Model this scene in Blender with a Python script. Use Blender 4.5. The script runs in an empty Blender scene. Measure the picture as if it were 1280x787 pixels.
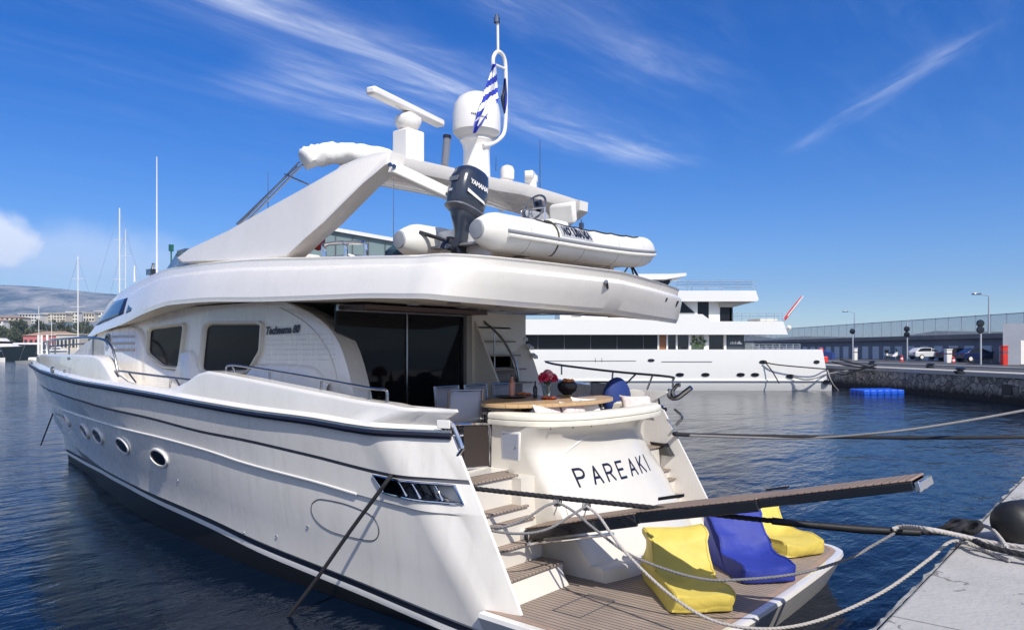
import bpy, bmesh, math, random
from mathutils import Vector, Matrix, Euler
random.seed(7)
scene = bpy.context.scene
COL = scene.collection
R = math.radians

# ---------------------------------------------------------------- camera, sky, sun
CAM = Vector((-5.74, 9.10, 3.55))
YAW = R(50)
FWD = Vector((math.cos(YAW), -math.sin(YAW), 0))      # horizontal view direction
RGT = Vector((-math.sin(YAW), -math.cos(YAW), 0))     # to the right of it
FOC, HZ, CX = 950.0, 436.0, 640.0

cd = bpy.data.cameras.new("camera")
cam = bpy.data.objects.new("camera", cd); COL.objects.link(cam)
cam.location = CAM
cam.rotation_euler = (R(90), 0, math.atan2(-FWD.x, FWD.y))
cd.sensor_width = 36; cd.lens = FOC / 1280 * 36
cd.shift_y = (HZ - 393.5) / 1280
cd.clip_start = .05; cd.clip_end = 30000
scene.camera = cam

SUN_EL, SUN_AZ = R(46), R(24)
SUN = Vector((-math.cos(SUN_EL) * math.cos(SUN_AZ), math.cos(SUN_EL) * math.sin(SUN_AZ), math.sin(SUN_EL)))
sl = bpy.data.lights.new("sun", 'SUN'); sl.energy = 4.7; sl.angle = R(.53); sl.color = (1, .955, .88)
so = bpy.data.objects.new("sun", sl); COL.objects.link(so)
so.rotation_euler = (-SUN).to_track_quat('-Z', 'Y').to_euler(); so.location = (-20, 10, 40)

scene.view_settings.view_transform = 'Standard'
scene.view_settings.look = 'None'
scene.view_settings.exposure = 0.14
scene.view_settings.gamma = 1

w = bpy.data.worlds.new("World"); scene.world = w; w.use_nodes = True
nt = w.node_tree; N = nt.nodes; L = nt.links
for n in list(N): N.remove(n)
def wn(t, **k):
    n = N.new(t)
    for a, b in k.items(): setattr(n, a, b)
    return n
def mth(op, a, b=None, c=None, clamp=False, tree=None):
    t = tree or nt
    n = t.nodes.new('ShaderNodeMath'); n.operation = op; n.use_clamp = clamp
    for i, v in enumerate((a, b, c)):
        if v is None: continue
        if isinstance(v, (int, float)): n.inputs[i].default_value = v
        else: t.links.new(v, n.inputs[i])
    return n.outputs[0]
out = wn('ShaderNodeOutputWorld'); bg = wn('ShaderNodeBackground'); bg.inputs[1].default_value = .125
L.new(bg.outputs[0], out.inputs[0])
sky = wn('ShaderNodeTexSky'); sky.sky_type = 'NISHITA'; sky.sun_disc = False
sky.sun_elevation = SUN_EL; sky.sun_rotation = math.atan2(SUN.x, SUN.y)
sky.altitude = 0; sky.air_density = 1.0; sky.dust_density = .0; sky.ozone_density = 5.0
hs = wn('ShaderNodeHueSaturation'); hs.inputs['Hue'].default_value = .519; hs.inputs['Saturation'].default_value = 1.40; hs.inputs['Value'].default_value = .97
L.new(sky.outputs[0], hs.inputs['Color'])
tc = wn('ShaderNodeTexCoord'); sep = wn('ShaderNodeSeparateXYZ'); L.new(tc.outputs['Generated'], sep.inputs[0])
zz = mth('MAXIMUM', sep.outputs[2], .05)
qx = mth('DIVIDE', sep.outputs[0], zz); qy = mth('DIVIDE', sep.outputs[1], zz)
def wnoise(sx, sy, scale, detail, rough, dist=0., ox=0., rot=0.):
    cb = wn('ShaderNodeCombineXYZ')
    ca, sa = math.cos(rot), math.sin(rot)
    u = mth('ADD', mth('MULTIPLY', qx, ca), mth('MULTIPLY', qy, sa)); v = mth('SUBTRACT', mth('MULTIPLY', qy, ca), mth('MULTIPLY', qx, sa))
    L.new(mth('MULTIPLY_ADD', u, sx, ox), cb.inputs[0]); L.new(mth('MULTIPLY', v, sy), cb.inputs[1])
    n = wn('ShaderNodeTexNoise'); n.inputs['Scale'].default_value = scale; n.inputs['Detail'].default_value = detail
    n.inputs['Roughness'].default_value = rough; n.inputs['Distortion'].default_value = dist
    L.new(cb.outputs[0], n.inputs['Vector']); return n.outputs[0]
def ramp(v, lo, hi):
    m = wn('ShaderNodeMapRange'); m.interpolation_type = 'SMOOTHSTEP'
    m.inputs[1].default_value = lo; m.inputs[2].default_value = hi; L.new(v, m.inputs[0]); return m.outputs[0]
def gauss(u, u0, wd):
    t = mth('DIVIDE', mth('SUBTRACT', u, u0), wd)
    return mth('POWER', 2.718, mth('MULTIPLY', mth('MULTIPLY', t, t), -1))
fib = wnoise(2.6, .55, 1.7, 9, .62, .7)
fin = wnoise(7, 1.6, 1.6, 8, .65, .5, 3.1)
fibr = ramp(fib, .34, .80); finr = ramp(fin, .22, .85)
wisp = mth('MULTIPLY', fibr, mth('MULTIPLY_ADD', finr, .65, .35))
yr = lambda a, b, c, e: mth('MULTIPLY', ramp(mth('MULTIPLY', qy, -1), a, b), mth('SUBTRACT', 1, ramp(mth('MULTIPLY', qy, -1), c, e)))
band1 = mth('MULTIPLY', gauss(qx, 2.02, .17), yr(.6, 1.3, 3.3, 3.9))
band2 = mth('MULTIPLY', gauss(qx, 2.48, .2), yr(1.35, 1.7, 2.0, 2.5))
band3 = mth('MULTIPLY', gauss(qx, 1.36, .14), yr(1.2, 1.7, 2.4, 2.9))
un = mth('ADD', mth('MULTIPLY', qx, .744), mth('MULTIPLY', qy, .668))      # across the lone streak on the right
ut = mth('SUBTRACT', mth('MULTIPLY', qx, .668), mth('MULTIPLY', qy, .744))
fin2 = wnoise(1.0, 6, 1.5, 8, .65, .6, 1.7, -.84)
streak = mth('MULTIPLY', mth('MULTIPLY', gauss(un, -1.55, .055), mth('MULTIPLY', ramp(ut, 2.2, 2.6), mth('SUBTRACT', 1, ramp(ut, 3.5, 3.95)))), ramp(fin2, .3, .7))
cir = mth('MULTIPLY', mth('ADD', mth('MULTIPLY', band1, .74), mth('ADD', mth('MULTIPLY', band2, .8), mth('MULTIPLY', band3, .3))), mth('MULTIPLY_ADD', wisp, 1.0, .10))
cir = mth('ADD', cir, mth('MULTIPLY', streak, .24))
veil = mth('MULTIPLY', mth('MULTIPLY', fibr, finr), .06)
cir = mth('ADD', cir, mth('MULTIPLY', veil, ramp(sep.outputs[2], .1, .3)))
# heaped cloud low on the left
cdv = (FWD + RGT * ((-12 - CX) / FOC) + Vector((0, 0, (HZ - 300) / FOC))).normalized()
dvec = wn('ShaderNodeVectorMath', operation='SUBTRACT'); L.new(tc.outputs['Generated'], dvec.inputs[0]); dvec.inputs[1].default_value = cdv
sc = wn('ShaderNodeVectorMath', operation='MULTIPLY'); L.new(dvec.outputs[0], sc.inputs[0]); sc.inputs[1].default_value = (1, 1, 1.75)
ln = wn('ShaderNodeVectorMath', operation='LENGTH'); L.new(sc.outputs[0], ln.inputs[0])
cn = wn('ShaderNodeTexNoise'); cn.inputs['Scale'].default_value = 24; cn.inputs['Detail'].default_value = 7; cn.inputs['Roughness'].default_value = .58
L.new(tc.outputs['Generated'], cn.inputs['Vector'])
cum = ramp(mth('SUBTRACT', mth('MULTIPLY_ADD', cn.outputs[0], .06, .024), ln.outputs['Value']), -.012, .02)
cdv2 = (FWD + RGT * ((95 - CX) / FOC) + Vector((0, 0, (HZ - 325) / FOC))).normalized()
d2 = wn('ShaderNodeVectorMath', operation='SUBTRACT'); L.new(tc.outputs['Generated'], d2.inputs[0]); d2.inputs[1].default_value = cdv2
s2 = wn('ShaderNodeVectorMath', operation='MULTIPLY'); L.new(d2.outputs[0], s2.inputs[0]); s2.inputs[1].default_value = (1, 1, 3.6)
l2 = wn('ShaderNodeVectorMath', operation='LENGTH'); L.new(s2.outputs[0], l2.inputs[0])
cum2 = mth('MULTIPLY', ramp(mth('SUBTRACT', mth('MULTIPLY_ADD', cn.outputs[0], .12, .07), l2.outputs['Value']), -.06, .09), .42)
# unseen broken cloud added behind the camera as neutral fill light
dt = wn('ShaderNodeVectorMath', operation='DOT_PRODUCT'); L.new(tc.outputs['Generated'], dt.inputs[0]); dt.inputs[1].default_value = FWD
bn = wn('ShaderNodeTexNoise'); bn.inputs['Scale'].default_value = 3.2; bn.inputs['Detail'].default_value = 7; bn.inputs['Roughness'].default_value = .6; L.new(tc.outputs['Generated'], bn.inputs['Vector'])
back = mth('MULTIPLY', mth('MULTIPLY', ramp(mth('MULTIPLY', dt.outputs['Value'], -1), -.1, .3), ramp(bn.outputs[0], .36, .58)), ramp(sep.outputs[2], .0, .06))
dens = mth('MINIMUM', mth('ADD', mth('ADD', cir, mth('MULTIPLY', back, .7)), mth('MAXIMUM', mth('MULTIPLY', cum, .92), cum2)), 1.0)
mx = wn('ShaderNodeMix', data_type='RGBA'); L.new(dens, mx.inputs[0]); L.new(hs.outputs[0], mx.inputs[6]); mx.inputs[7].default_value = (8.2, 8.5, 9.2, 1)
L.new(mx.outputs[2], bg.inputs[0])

# ---------------------------------------------------------------- points
def at(px, py, X=None, Y=None, Z=None, D=None):
    """the place in the harbour seen at a spot of the photograph, on a given plane"""
    v = FWD + RGT * ((px - CX) / FOC); s = -(py - HZ) / FOC
    if Z is not None: t = (Z - CAM.z) / s
    elif Y is not None: t = (Y - CAM.y) / v.y
    elif X is not None: t = (X - CAM.x) / v.x
    else: t = D
    return Vector((CAM.x + v.x * t, CAM.y + v.y * t, CAM.z + s * t))
def W(D, lat, z):
    """far ground frame: metres ahead, metres to the right, height"""
    p = CAM + FWD * D + RGT * lat; return Vector((p.x, p.y, z))
def pchip(pairs):
    pairs = sorted(pairs); xs = [float(a) for a, b in pairs]; ys = [float(b) for a, b in pairs]; n = len(xs)
    h = [xs[i+1]-xs[i] for i in range(n-1)]; d = [(ys[i+1]-ys[i])/h[i] for i in range(n-1)]
    m = [0.]*n; m[0] = d[0]; m[-1] = d[-1]
    for i in range(1, n-1):
        if d[i-1]*d[i] > 0:
            w1 = 2*h[i]+h[i-1]; w2 = h[i]+2*h[i-1]; m[i] = (w1+w2)/(w1/d[i-1]+w2/d[i])
    def f(x):
        x = min(max(x, xs[0]), xs[-1]); i = 0
        while i < n-2 and x > xs[i+1]: i += 1
        t = (x-xs[i])/h[i]
        return (2*t**3-3*t*t+1)*ys[i]+(t**3-2*t*t+t)*h[i]*m[i]+(3*t*t-2*t**3)*ys[i+1]+(t**3-t*t)*h[i]*m[i+1]
    return f
def smooth_path(pts, n=8):
    pts = [Vector(p) for p in pts]; o = []
    for i in range(len(pts)-1):
        p0 = pts[max(i-1, 0)]; p1 = pts[i]; p2 = pts[i+1]; p3 = pts[min(i+2, len(pts)-1)]
        for k in range(n):
            t = k/n
            o.append(.5*((2*p1)+(p2-p0)*t+(2*p0-5*p1+4*p2-p3)*t*t+(3*p1-p0-3*p2+p3)*t**3))
    o.append(pts[-1]); return o

# ---------------------------------------------------------------- materials
def mat(name, col, rough=.5, metal=0., coat=0., spec=None, noise=None, bump=None, alpha=None, trans=0.):
    m = bpy.data.materials.new(name); m.use_nodes = True
    t = m.node_tree; p = t.nodes['Principled BSDF']
    p.inputs['Base Color'].default_value = (*col, 1); p.inputs['Roughness'].default_value = rough
    p.inputs['Metallic'].default_value = metal; p.inputs['Coat Weight'].default_value = coat
    p.inputs['Coat Roughness'].default_value = .05
    if trans: p.inputs['Transmission Weight'].default_value = trans
    if spec is not None: p.inputs['Specular IOR Level'].default_value = spec
    if alpha is not None: p.inputs['Alpha'].default_value = alpha
    if noise or bump:
        c = t.nodes.new('ShaderNodeTexCoord')
    if noise:                                             # (scale, amount)
        n = t.nodes.new('ShaderNodeTexNoise'); n.inputs['Scale'].default_value = noise[0]; n.inputs['Detail'].default_value = 6
        n.inputs['Roughness'].default_value = .65
        t.links.new(c.outputs['Object'], n.inputs['Vector'])
        mr = t.nodes.new('ShaderNodeMapRange'); mr.inputs[1].default_value = .25; mr.inputs[2].default_value = .75
        mr.inputs[3].default_value = 1-noise[1]; mr.inputs[4].default_value = 1+noise[1]*.6
        t.links.new(n.outputs[0], mr.inputs[0])
        vm = t.nodes.new('ShaderNodeVectorMath'); vm.operation = 'SCALE'; vm.inputs[0].default_value = col
        t.links.new(mr.outputs[0], vm.inputs['Scale']); t.links.new(vm.outputs[0], p.inputs['Base Color'])
    if bump:                                              # (scale, strength)
        n = t.nodes.new('ShaderNodeTexNoise'); n.inputs['Scale'].default_value = bump[0]; n.inputs['Detail'].default_value = 4
        t.links.new(c.outputs['Object'], n.inputs['Vector'])
        b = t.nodes.new('ShaderNodeBump'); b.inputs['Strength'].default_value = bump[1]; b.inputs['Distance'].default_value = .02
        t.links.new(n.outputs[0], b.inputs['Height']); t.links.new(b.outputs[0], p.inputs['Normal'])
    return m
M = {}
M['gel'] = mat('gelcoat', (.82, .782, .722), .22, coat=.6, noise=(1.1, .045))
M['hull'] = mat('hull_paint', (.79, .745, .68), .22, coat=.6, noise=(.9, .06))
M['cream'] = mat('cream_gelcoat', (.72, .67, .57), .35, coat=.2, noise=(1.2, .05))
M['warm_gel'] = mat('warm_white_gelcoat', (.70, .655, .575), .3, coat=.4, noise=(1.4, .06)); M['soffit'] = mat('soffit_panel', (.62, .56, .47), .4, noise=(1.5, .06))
M['vinyl'] = mat('cream_vinyl', (.78, .74, .63), .42, noise=(6, .06), bump=(9, .25))
M['white'] = mat('white_paint', (.82, .79, .74), .3, coat=.3, noise=(3, .04))
M['canvas'] = mat('white_canvas', (.78, .77, .74), .75, noise=(6, .08), bump=(7, .5))
M['navy'] = mat('navy_stripe', (.007, .008, .020), .5)
M['black_paint'] = mat('black_paint', (.008, .009, .012), .18, coat=.6)
M['antifoul'] = mat('antifouling', (.008, .009, .011), .55, noise=(3, .3))
M['groove'] = mat('groove', (.10, .10, .115), .5)
M['chrome'] = mat('chrome', (.72, .72, .73), .1, metal=1)
M['steel_dark'] = mat('tarnished_steel', (.30, .30, .31), .22, metal=1)
M['glass_dark'] = mat('dark_glass', (.013, .011, .013), .09, spec=.1)
M['glass_door'] = mat('door_glass', (.006, .006, .008), .04, spec=.25, alpha=.80)
M['glass_blue'] = mat('blue_tinted_glass', (.012, .022, .06), .06, spec=.3)
M['smoke'] = mat('smoked_perspex', (.10, .12, .13), .08, alpha=.72)
M['letter'] = mat('navy_lettering', (.012, .014, .03), .35)
M['rubber'] = mat('black_rubber', (.012, .012, .014), .55, noise=(5, .3), bump=(14, .2))
M['dark_in'] = mat('dark_saloon', (.02, .016, .014), .6)
M['grey_vinyl'] = mat('grey_hypalon', (.28, .29, .31), .55)
M['hypalon'] = mat('pale_hypalon', (.74, .72, .66), .5, noise=(3, .05))
M['hypalon_patch'] = mat('grey_patch', (.42, .43, .45), .6)
M['rope_grey'] = None
M['yellow'] = mat('yellow_nylon', (.66, .52, .10), .6, noise=(3, .12), bump=(5, .9))
M['bagblue'] = mat('blue_nylon', (.022, .04, .30), .65, noise=(3, .15), bump=(5, .9))
M['engine'] = mat('engine_paint', (.025, .032, .05), .22, coat=.7)
M['engine_mid'] = mat('engine_grey', (.14, .15, .17), .3)
M['red'] = mat('red_paint', (.62, .035, .02), .4, noise=(3, .15))
M['sling'] = mat('grey_sling_fabric', (.36, .37, .42), .7, bump=(60, .2))
M['pillow'] = mat('pale_patterned_cloth', (.72, .62, .60), .85, noise=(16, .35), bump=(8, .6))
M['ballblue'] = mat('blue_cover', (.012, .035, .17), .75, bump=(9, .4))
M['flower'] = mat('red_petal', (.68, .03, .11), .6, noise=(30, .3))
M['flower2'] = mat('pink_petal', (.85, .36, .44), .6, noise=(30, .2))
M['leaf'] = mat('green_leaf', (.05, .11, .03), .6)
M['glass'] = mat('clear_glass', (.75, .85, .83), .03, trans=.9)
M['fruit'] = mat('fruit', (.75, .22, .06), .45, noise=(12, .25))
M['tray'] = mat('dark_tray', (.02, .02, .025), .3)
M['rose'] = mat('rose_wine', (.72, .28, .17), .12, coat=.5)
M['wicker'] = mat('brown_mesh', (.03, .02, .017), .7, bump=(50, .5))

def weathered(m, amt=.10, zs=.5, xs=5.0):
    """faint rain streaks and dull blotches in a painted side"""
    t = m.node_tree; p = t.nodes['Principled BSDF']; lk = p.inputs['Base Color'].links[0].from_socket
    c = t.nodes.new('ShaderNodeTexCoord'); mp = t.nodes.new('ShaderNodeMapping'); mp.inputs['Scale'].default_value = (xs, xs, zs); t.links.new(c.outputs['Object'], mp.inputs[0])
    n = t.nodes.new('ShaderNodeTexNoise'); n.inputs['Scale'].default_value = 1.5; n.inputs['Detail'].default_value = 8; n.inputs['Roughness'].default_value = .7; t.links.new(mp.outputs[0], n.inputs['Vector'])
    f = mth('MULTIPLY', mth('MULTIPLY', mth('SUBTRACT', n.outputs[0], .48, tree=t), 4., clamp=True, tree=t), amt, tree=t)
    mx = t.nodes.new('ShaderNodeMix'); mx.data_type = 'RGBA'; t.links.new(f, mx.inputs[0]); t.links.new(lk, mx.inputs[6]); mx.inputs[7].default_value = (.30, .27, .22, 1)
    t.links.new(mx.outputs[2], p.inputs['Base Color'])
    r = mth('MULTIPLY_ADD', n.outputs[0], .25, .14, tree=t); t.links.new(r, p.inputs['Roughness'])
weathered(M['hull'], .2); weathered(M['gel'], .09, .8, 3)
def planks(name, c1, c2, axis, width, rough=.65, weather=.25, gapw=.13):
    """teak laid in strips, dark caulking between; axis = the object axis across the strips"""
    m = bpy.data.materials.new(name); m.use_nodes = True; t = m.node_tree; p = t.nodes['Principled BSDF']
    nd = t.nodes.new; lk = t.links.new
    c = nd('ShaderNodeTexCoord'); s = nd('ShaderNodeSeparateXYZ'); lk(c.outputs['Object'], s.inputs[0])
    u = mth('DIVIDE', s.outputs[axis], width, tree=t)
    fr = mth('FRACT', u, tree=t); fl = mth('FLOOR', u, tree=t)
    gap = mth('LESS_THAN', fr, gapw, tree=t)
    wn_ = nd('ShaderNodeTexWhiteNoise'); wn_.noise_dimensions = '1D'; lk(fl, wn_.inputs['W'])
    mp = nd('ShaderNodeMapping'); lk(c.outputs['Object'], mp.inputs[0])
    scl = [3, 3, 3]; scl[axis] = 40; mp.inputs['Scale'].default_value = scl
    g = nd('ShaderNodeTexNoise'); g.inputs['Scale'].default_value = 1.6; g.inputs['Detail'].default_value = 6; lk(mp.outputs[0], g.inputs['Vector'])
    st = nd('ShaderNodeTexNoise'); st.inputs['Scale'].default_value = 2.2; st.inputs['Detail'].default_value = 5; lk(c.outputs['Object'], st.inputs['Vector'])
    f = mth('ADD', mth('MULTIPLY', wn_.outputs[0], .3, tree=t), mth('MULTIPLY', g.outputs[0], .7, tree=t), tree=t)
    mx = nd('ShaderNodeMix'); mx.data_type = 'RGBA'; lk(f, mx.inputs[0]); mx.inputs[6].default_value = (*c1, 1); mx.inputs[7].default_value = (*c2, 1)
    m2 = nd('ShaderNodeMix'); m2.data_type = 'RGBA'; m2.blend_type = 'MULTIPLY'; m2.inputs[0].default_value = weather
    lk(mx.outputs[2], m2.inputs[6]); lk(st.outputs[0], m2.inputs[7])
    m3 = nd('ShaderNodeMix'); m3.data_type = 'RGBA'; lk(gap, m3.inputs[0]); lk(m2.outputs[2], m3.inputs[6]); m3.inputs[7].default_value = (.025, .02, .018, 1)
    lk(m3.outputs[2], p.inputs['Base Color']); p.inputs['Roughness'].default_value = rough
    b = nd('ShaderNodeBump'); b.inputs['Strength'].default_value = .5; b.inputs['Distance'].default_value = .004
    lk(mth('SUBTRACT', 1, gap, tree=t), b.inputs['Height']); lk(b.outputs[0], p.inputs['Normal'])
    return m
M['teak'] = planks('teak_deck', (.47, .375, .30), (.31, .24, .195), 1, .07, .7, .4, .17)
M['teak_gang'] = planks('gangway_teak', (.40, .28, .20), (.29, .21, .16), 0, .07, .7, .3)
M['teak_table'] = planks('table_teak', (.62, .42, .22), (.52, .34, .17), 1, .11, .4, .15, .03)

def rope_mat(name, c1, c2, sc):
    m = bpy.data.materials.new(name); m.use_nodes = True; t = m.node_tree; p = t.nodes['Principled BSDF']
    c = t.nodes.new('ShaderNodeTexCoord'); v = t.nodes.new('ShaderNodeTexNoise'); v.inputs['Scale'].default_value = sc; v.inputs['Detail'].default_value = 3
    t.links.new(c.outputs['Object'], v.inputs['Vector'])
    mx = t.nodes.new('ShaderNodeMix'); mx.data_type = 'RGBA'; t.links.new(v.outputs[0], mx.inputs[0])
    mx.inputs[6].default_value = (*c1, 1); mx.inputs[7].default_value = (*c2, 1); t.links.new(mx.outputs[2], p.inputs['Base Color'])
    p.inputs['Roughness'].default_value = .85
    b = t.nodes.new('ShaderNodeBump'); b.inputs['Strength'].default_value = .6; b.inputs['Distance'].default_value = .01
    t.links.new(v.outputs[0], b.inputs['Height']); t.links.new(b.outputs[0], p.inputs['Normal'])
    return m
M['rope_grey'] = rope_mat('grey_rope', (.10, .098, .10), (.30, .29, .29), 45)
M['rope_pale'] = rope_mat('pale_rope', (.30, .27, .25), (.56, .52, .48), 45)
M['rope_black'] = rope_mat('black_rope', (.006, .006, .008), (.025, .025, .03), 40)

# ---------------------------------------------------------------- mesh builder
class MB:
    def __init__(s): s.v = []; s.f = []; s.m = []
    def add(s, vs, fs, mi=0):
        o = len(s.v); s.v += [Vector(p) for p in vs]; s.f += [[o+i for i in q] for q in fs]; s.m += [mi]*len(fs); return s
    def box(s, a, b, mi=0):
        x0, y0, z0 = a; x1, y1, z1 = b
        return s.add([(x0,y0,z0),(x1,y0,z0),(x1,y1,z0),(x0,y1,z0),(x0,y0,z1),(x1,y0,z1),(x1,y1,z1),(x0,y1,z1)],
              [(0,3,2,1),(4,5,6,7),(0,1,5,4),(1,2,6,5),(2,3,7,6),(3,0,4,7)], mi)
    def obox(s, c, ux, uy, uz, mi=0):
        c = Vector(c); ux = Vector(ux); uy = Vector(uy); uz = Vector(uz)
        vs = [c+ux*i+uy*j+uz*k for k in (-1, 1) for i, j in ((-1,-1),(1,-1),(1,1),(-1,1))]
        return s.add(vs, [(0,3,2,1),(4,5,6,7),(0,1,5,4),(1,2,6,5),(2,3,7,6),(3,0,4,7)], mi)
    def grid(s, rows, mi=0, closed=False, mif=None):
        n = len(rows[0]); o = len(s.v)
        for r in rows: s.v += [Vector(p) for p in r]
        for i in range(len(rows)-1):
            for j in range(n if closed else n-1):
                k = (j+1) % n
                s.f.append([o+i*n+j, o+i*n+k, o+(i+1)*n+k, o+(i+1)*n+j]); s.m.append(mif(i, j) if mif else mi)
        return s
    def cap(s, ring, mi=0):
        o = len(s.v); s.v += [Vector(p) for p in ring]; s.f.append(list(range(o, o+len(ring)))); s.m.append(mi); return s
    def loft(s, rings, mi=0, caps=True):
        s.grid(rings, mi, True)
        if caps: s.cap(list(reversed(rings[0])), mi); s.cap(rings[-1], mi)
        return s
    def tube(s, pts, r, n=10, mi=0, closed=False):
        pts = [Vector(p) for p in pts]; k = len(pts); rings = []; up = None
        for i, p in enumerate(pts):
            a = pts[i-1] if (i > 0 or closed) else p; b = pts[(i+1) % k] if (i < k-1 or closed) else p
            t = (b-a)
            if t.length < 1e-9: t = Vector((0, 0, 1))
            t.normalize()
            if up is None:
                up = Vector((0, 0, 1)) if abs(t.z) < .9 else Vector((1, 0, 0))
            u = up - t*up.dot(t)
            if u.length < 1e-5: u = t.orthogonal()
            u.normalize(); up = u; v = t.cross(u)
            rr = r(i/(k-1)) if callable(r) else r
            rings.append([p+(u*math.cos(2*math.pi*j/n)+v*math.sin(2*math.pi*j/n))*rr for j in range(n)])
        if closed: rings.append(rings[0]); return s.grid(rings, mi, True)
        return s.loft(rings, mi)
    def lathe(s, prof, c=(0,0,0), n=24, mi=0, ax='z'):
        c = Vector(c); rings = []
        for r, h in prof:
            ring = []
            for j in range(n):
                a = 2*math.pi*j/n; x, y = r*math.cos(a), r*math.sin(a)
                ring.append(c+Vector({'z': (x, y, h), 'x': (h, x, y), 'y': (y, h, x)}[ax]))
            rings.append(ring)
        return s.loft(rings, mi)
    def ball(s, c, rx, ry=None, rz=None, n=14, mi=0):
        ry = ry or rx; rz = rz or rx; c = Vector(c)
        rings = []
        for i in range(n//2+1):
            th = -math.pi/2+math.pi*i/(n//2); q = max(math.cos(th), 1e-3)
            rings.append([c+Vector((rx*q*math.cos(2*math.pi*j/n), ry*q*math.sin(2*math.pi*j/n), rz*math.sin(th))) for j in range(n)])
        return s.loft(rings, mi)
    def prism(s, poly, off, mi=0):
        """closed polygon (3-D points) pushed along the vector off"""
        off = Vector(off); a = [Vector(p) for p in poly]; b = [p+off for p in a]
        s.cap(list(reversed(a)), mi); s.cap(b, mi); s.grid([a, b], mi, True); return s
    def xf(s, mtx): s.v = [mtx @ p for p in s.v]; return s
    def mirror_y(s):
        n = len(s.v); nf = len(s.f)
        s.v += [Vector((p.x, -p.y, p.z)) for p in s.v]
        for i in range(nf): s.f.append([n+k for k in reversed(s.f[i])]); s.m.append(s.m[i])
        return s
    def build2(s, name, mats, parent=None, **k):
        o = s.build(name, mats, parent, **k)
        t = MB(); t.v = [Vector((p.x, -p.y, p.z)) for p in s.v]; t.f = [list(reversed(f)) for f in s.f]; t.m = list(s.m)
        t.build(name, mats, parent, **k); return o
    def build(s, name, mats, parent=None, smooth=35, bevel=0, fix=True, sub=0, solid=0):
        me = bpy.data.meshes.new(name)
        me.from_pydata([tuple(p) for p in s.v], [], s.f)
        if not isinstance(mats, (list, tuple)): mats = [mats]
        for k in mats: me.materials.append(M[k] if isinstance(k, str) else k)
        for p, mi in zip(me.polygons, s.m): p.material_index = mi
        bm = bmesh.new(); bm.from_mesh(me)
        bmesh.ops.remove_doubles(bm, verts=bm.verts, dist=1e-4)
        if fix: bmesh.ops.recalc_face_normals(bm, faces=bm.faces)
        if smooth:
            for f in bm.faces: f.smooth = True
            for e in bm.edges:
                if len(e.link_faces) == 2 and e.calc_face_angle(0) > R(smooth): e.smooth = False
        bm.to_mesh(me); bm.free()
        o = bpy.data.objects.new(name, me); COL.objects.link(o)
        if parent is not None:
            o.parent = parent
            q = parent; L0 = Vector((0, 0, 0)); loc = False
            while q is not None: L0 += Vector(q.location); loc = loc or bool(q.get('local')); q = q.parent
            o.location = (0, 0, 0) if loc else -L0
        if solid:
            b = o.modifiers.new('solid', 'SOLIDIFY'); b.thickness = solid; b.offset = 0
        if bevel:
            b = o.modifiers.new('bevel', 'BEVEL'); b.width = bevel; b.segments = 2; b.limit_method = 'ANGLE'; b.angle_limit = R(40)
        if sub:
            b = o.modifiers.new('sub', 'SUBSURF'); b.levels = sub; b.render_levels = sub
        return o
def tag(o, label=None, cat=None, group=None, kind=None):
    if label: o['label'] = label
    if cat: o['category'] = cat
    if group: o['group'] = group
    if kind: o['kind'] = kind
    return o
def thing(name, loc, label, cat, group=None, local=False, rz=0):
    o = bpy.data.objects.new(name, None); COL.objects.link(o); o.location = loc; o.rotation_euler = (0, 0, rz)
    o.empty_display_size = .3
    if local: o['local'] = 1
    return tag(o, label, cat, group)
def copy_tree(o, parent=None):
    c = o.copy(); COL.objects.link(c)
    if parent: c.parent = parent
    for ch in list(o.children): copy_tree(ch, c)
    return c
def text_mb(body, size, shear=0., bold=0., ext=.002, space=1.):
    cu = bpy.data.curves.new('t', 'FONT'); cu.body = body; cu.size = size; cu.shear = shear; cu.offset = bold; cu.extrude = ext
    cu.space_character = space; cu.align_x = 'CENTER'; cu.align_y = 'CENTER'; cu.resolution_u = 3
    ob = bpy.data.objects.new('t', cu); COL.objects.link(ob); bpy.context.view_layer.update()
    me = bpy.data.meshes.new_from_object(ob.evaluated_get(bpy.context.evaluated_depsgraph_get()))
    b = MB(); b.add([v.co.copy() for v in me.vertices], [list(p.vertices) for p in me.polygons])
    bpy.data.objects.remove(ob); bpy.data.meshes.remove(me); bpy.data.curves.remove(cu); return b
def frame_mtx(o, x, y):
    x = Vector(x).normalized(); z = x.cross(Vector(y)).normalized(); y = z.cross(x)
    m = Matrix.Identity(4)
    for i in range(3): m[i][0] = x[i]; m[i][1] = y[i]; m[i][2] = z[i]; m[i][3] = o[i]
    return m
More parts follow.
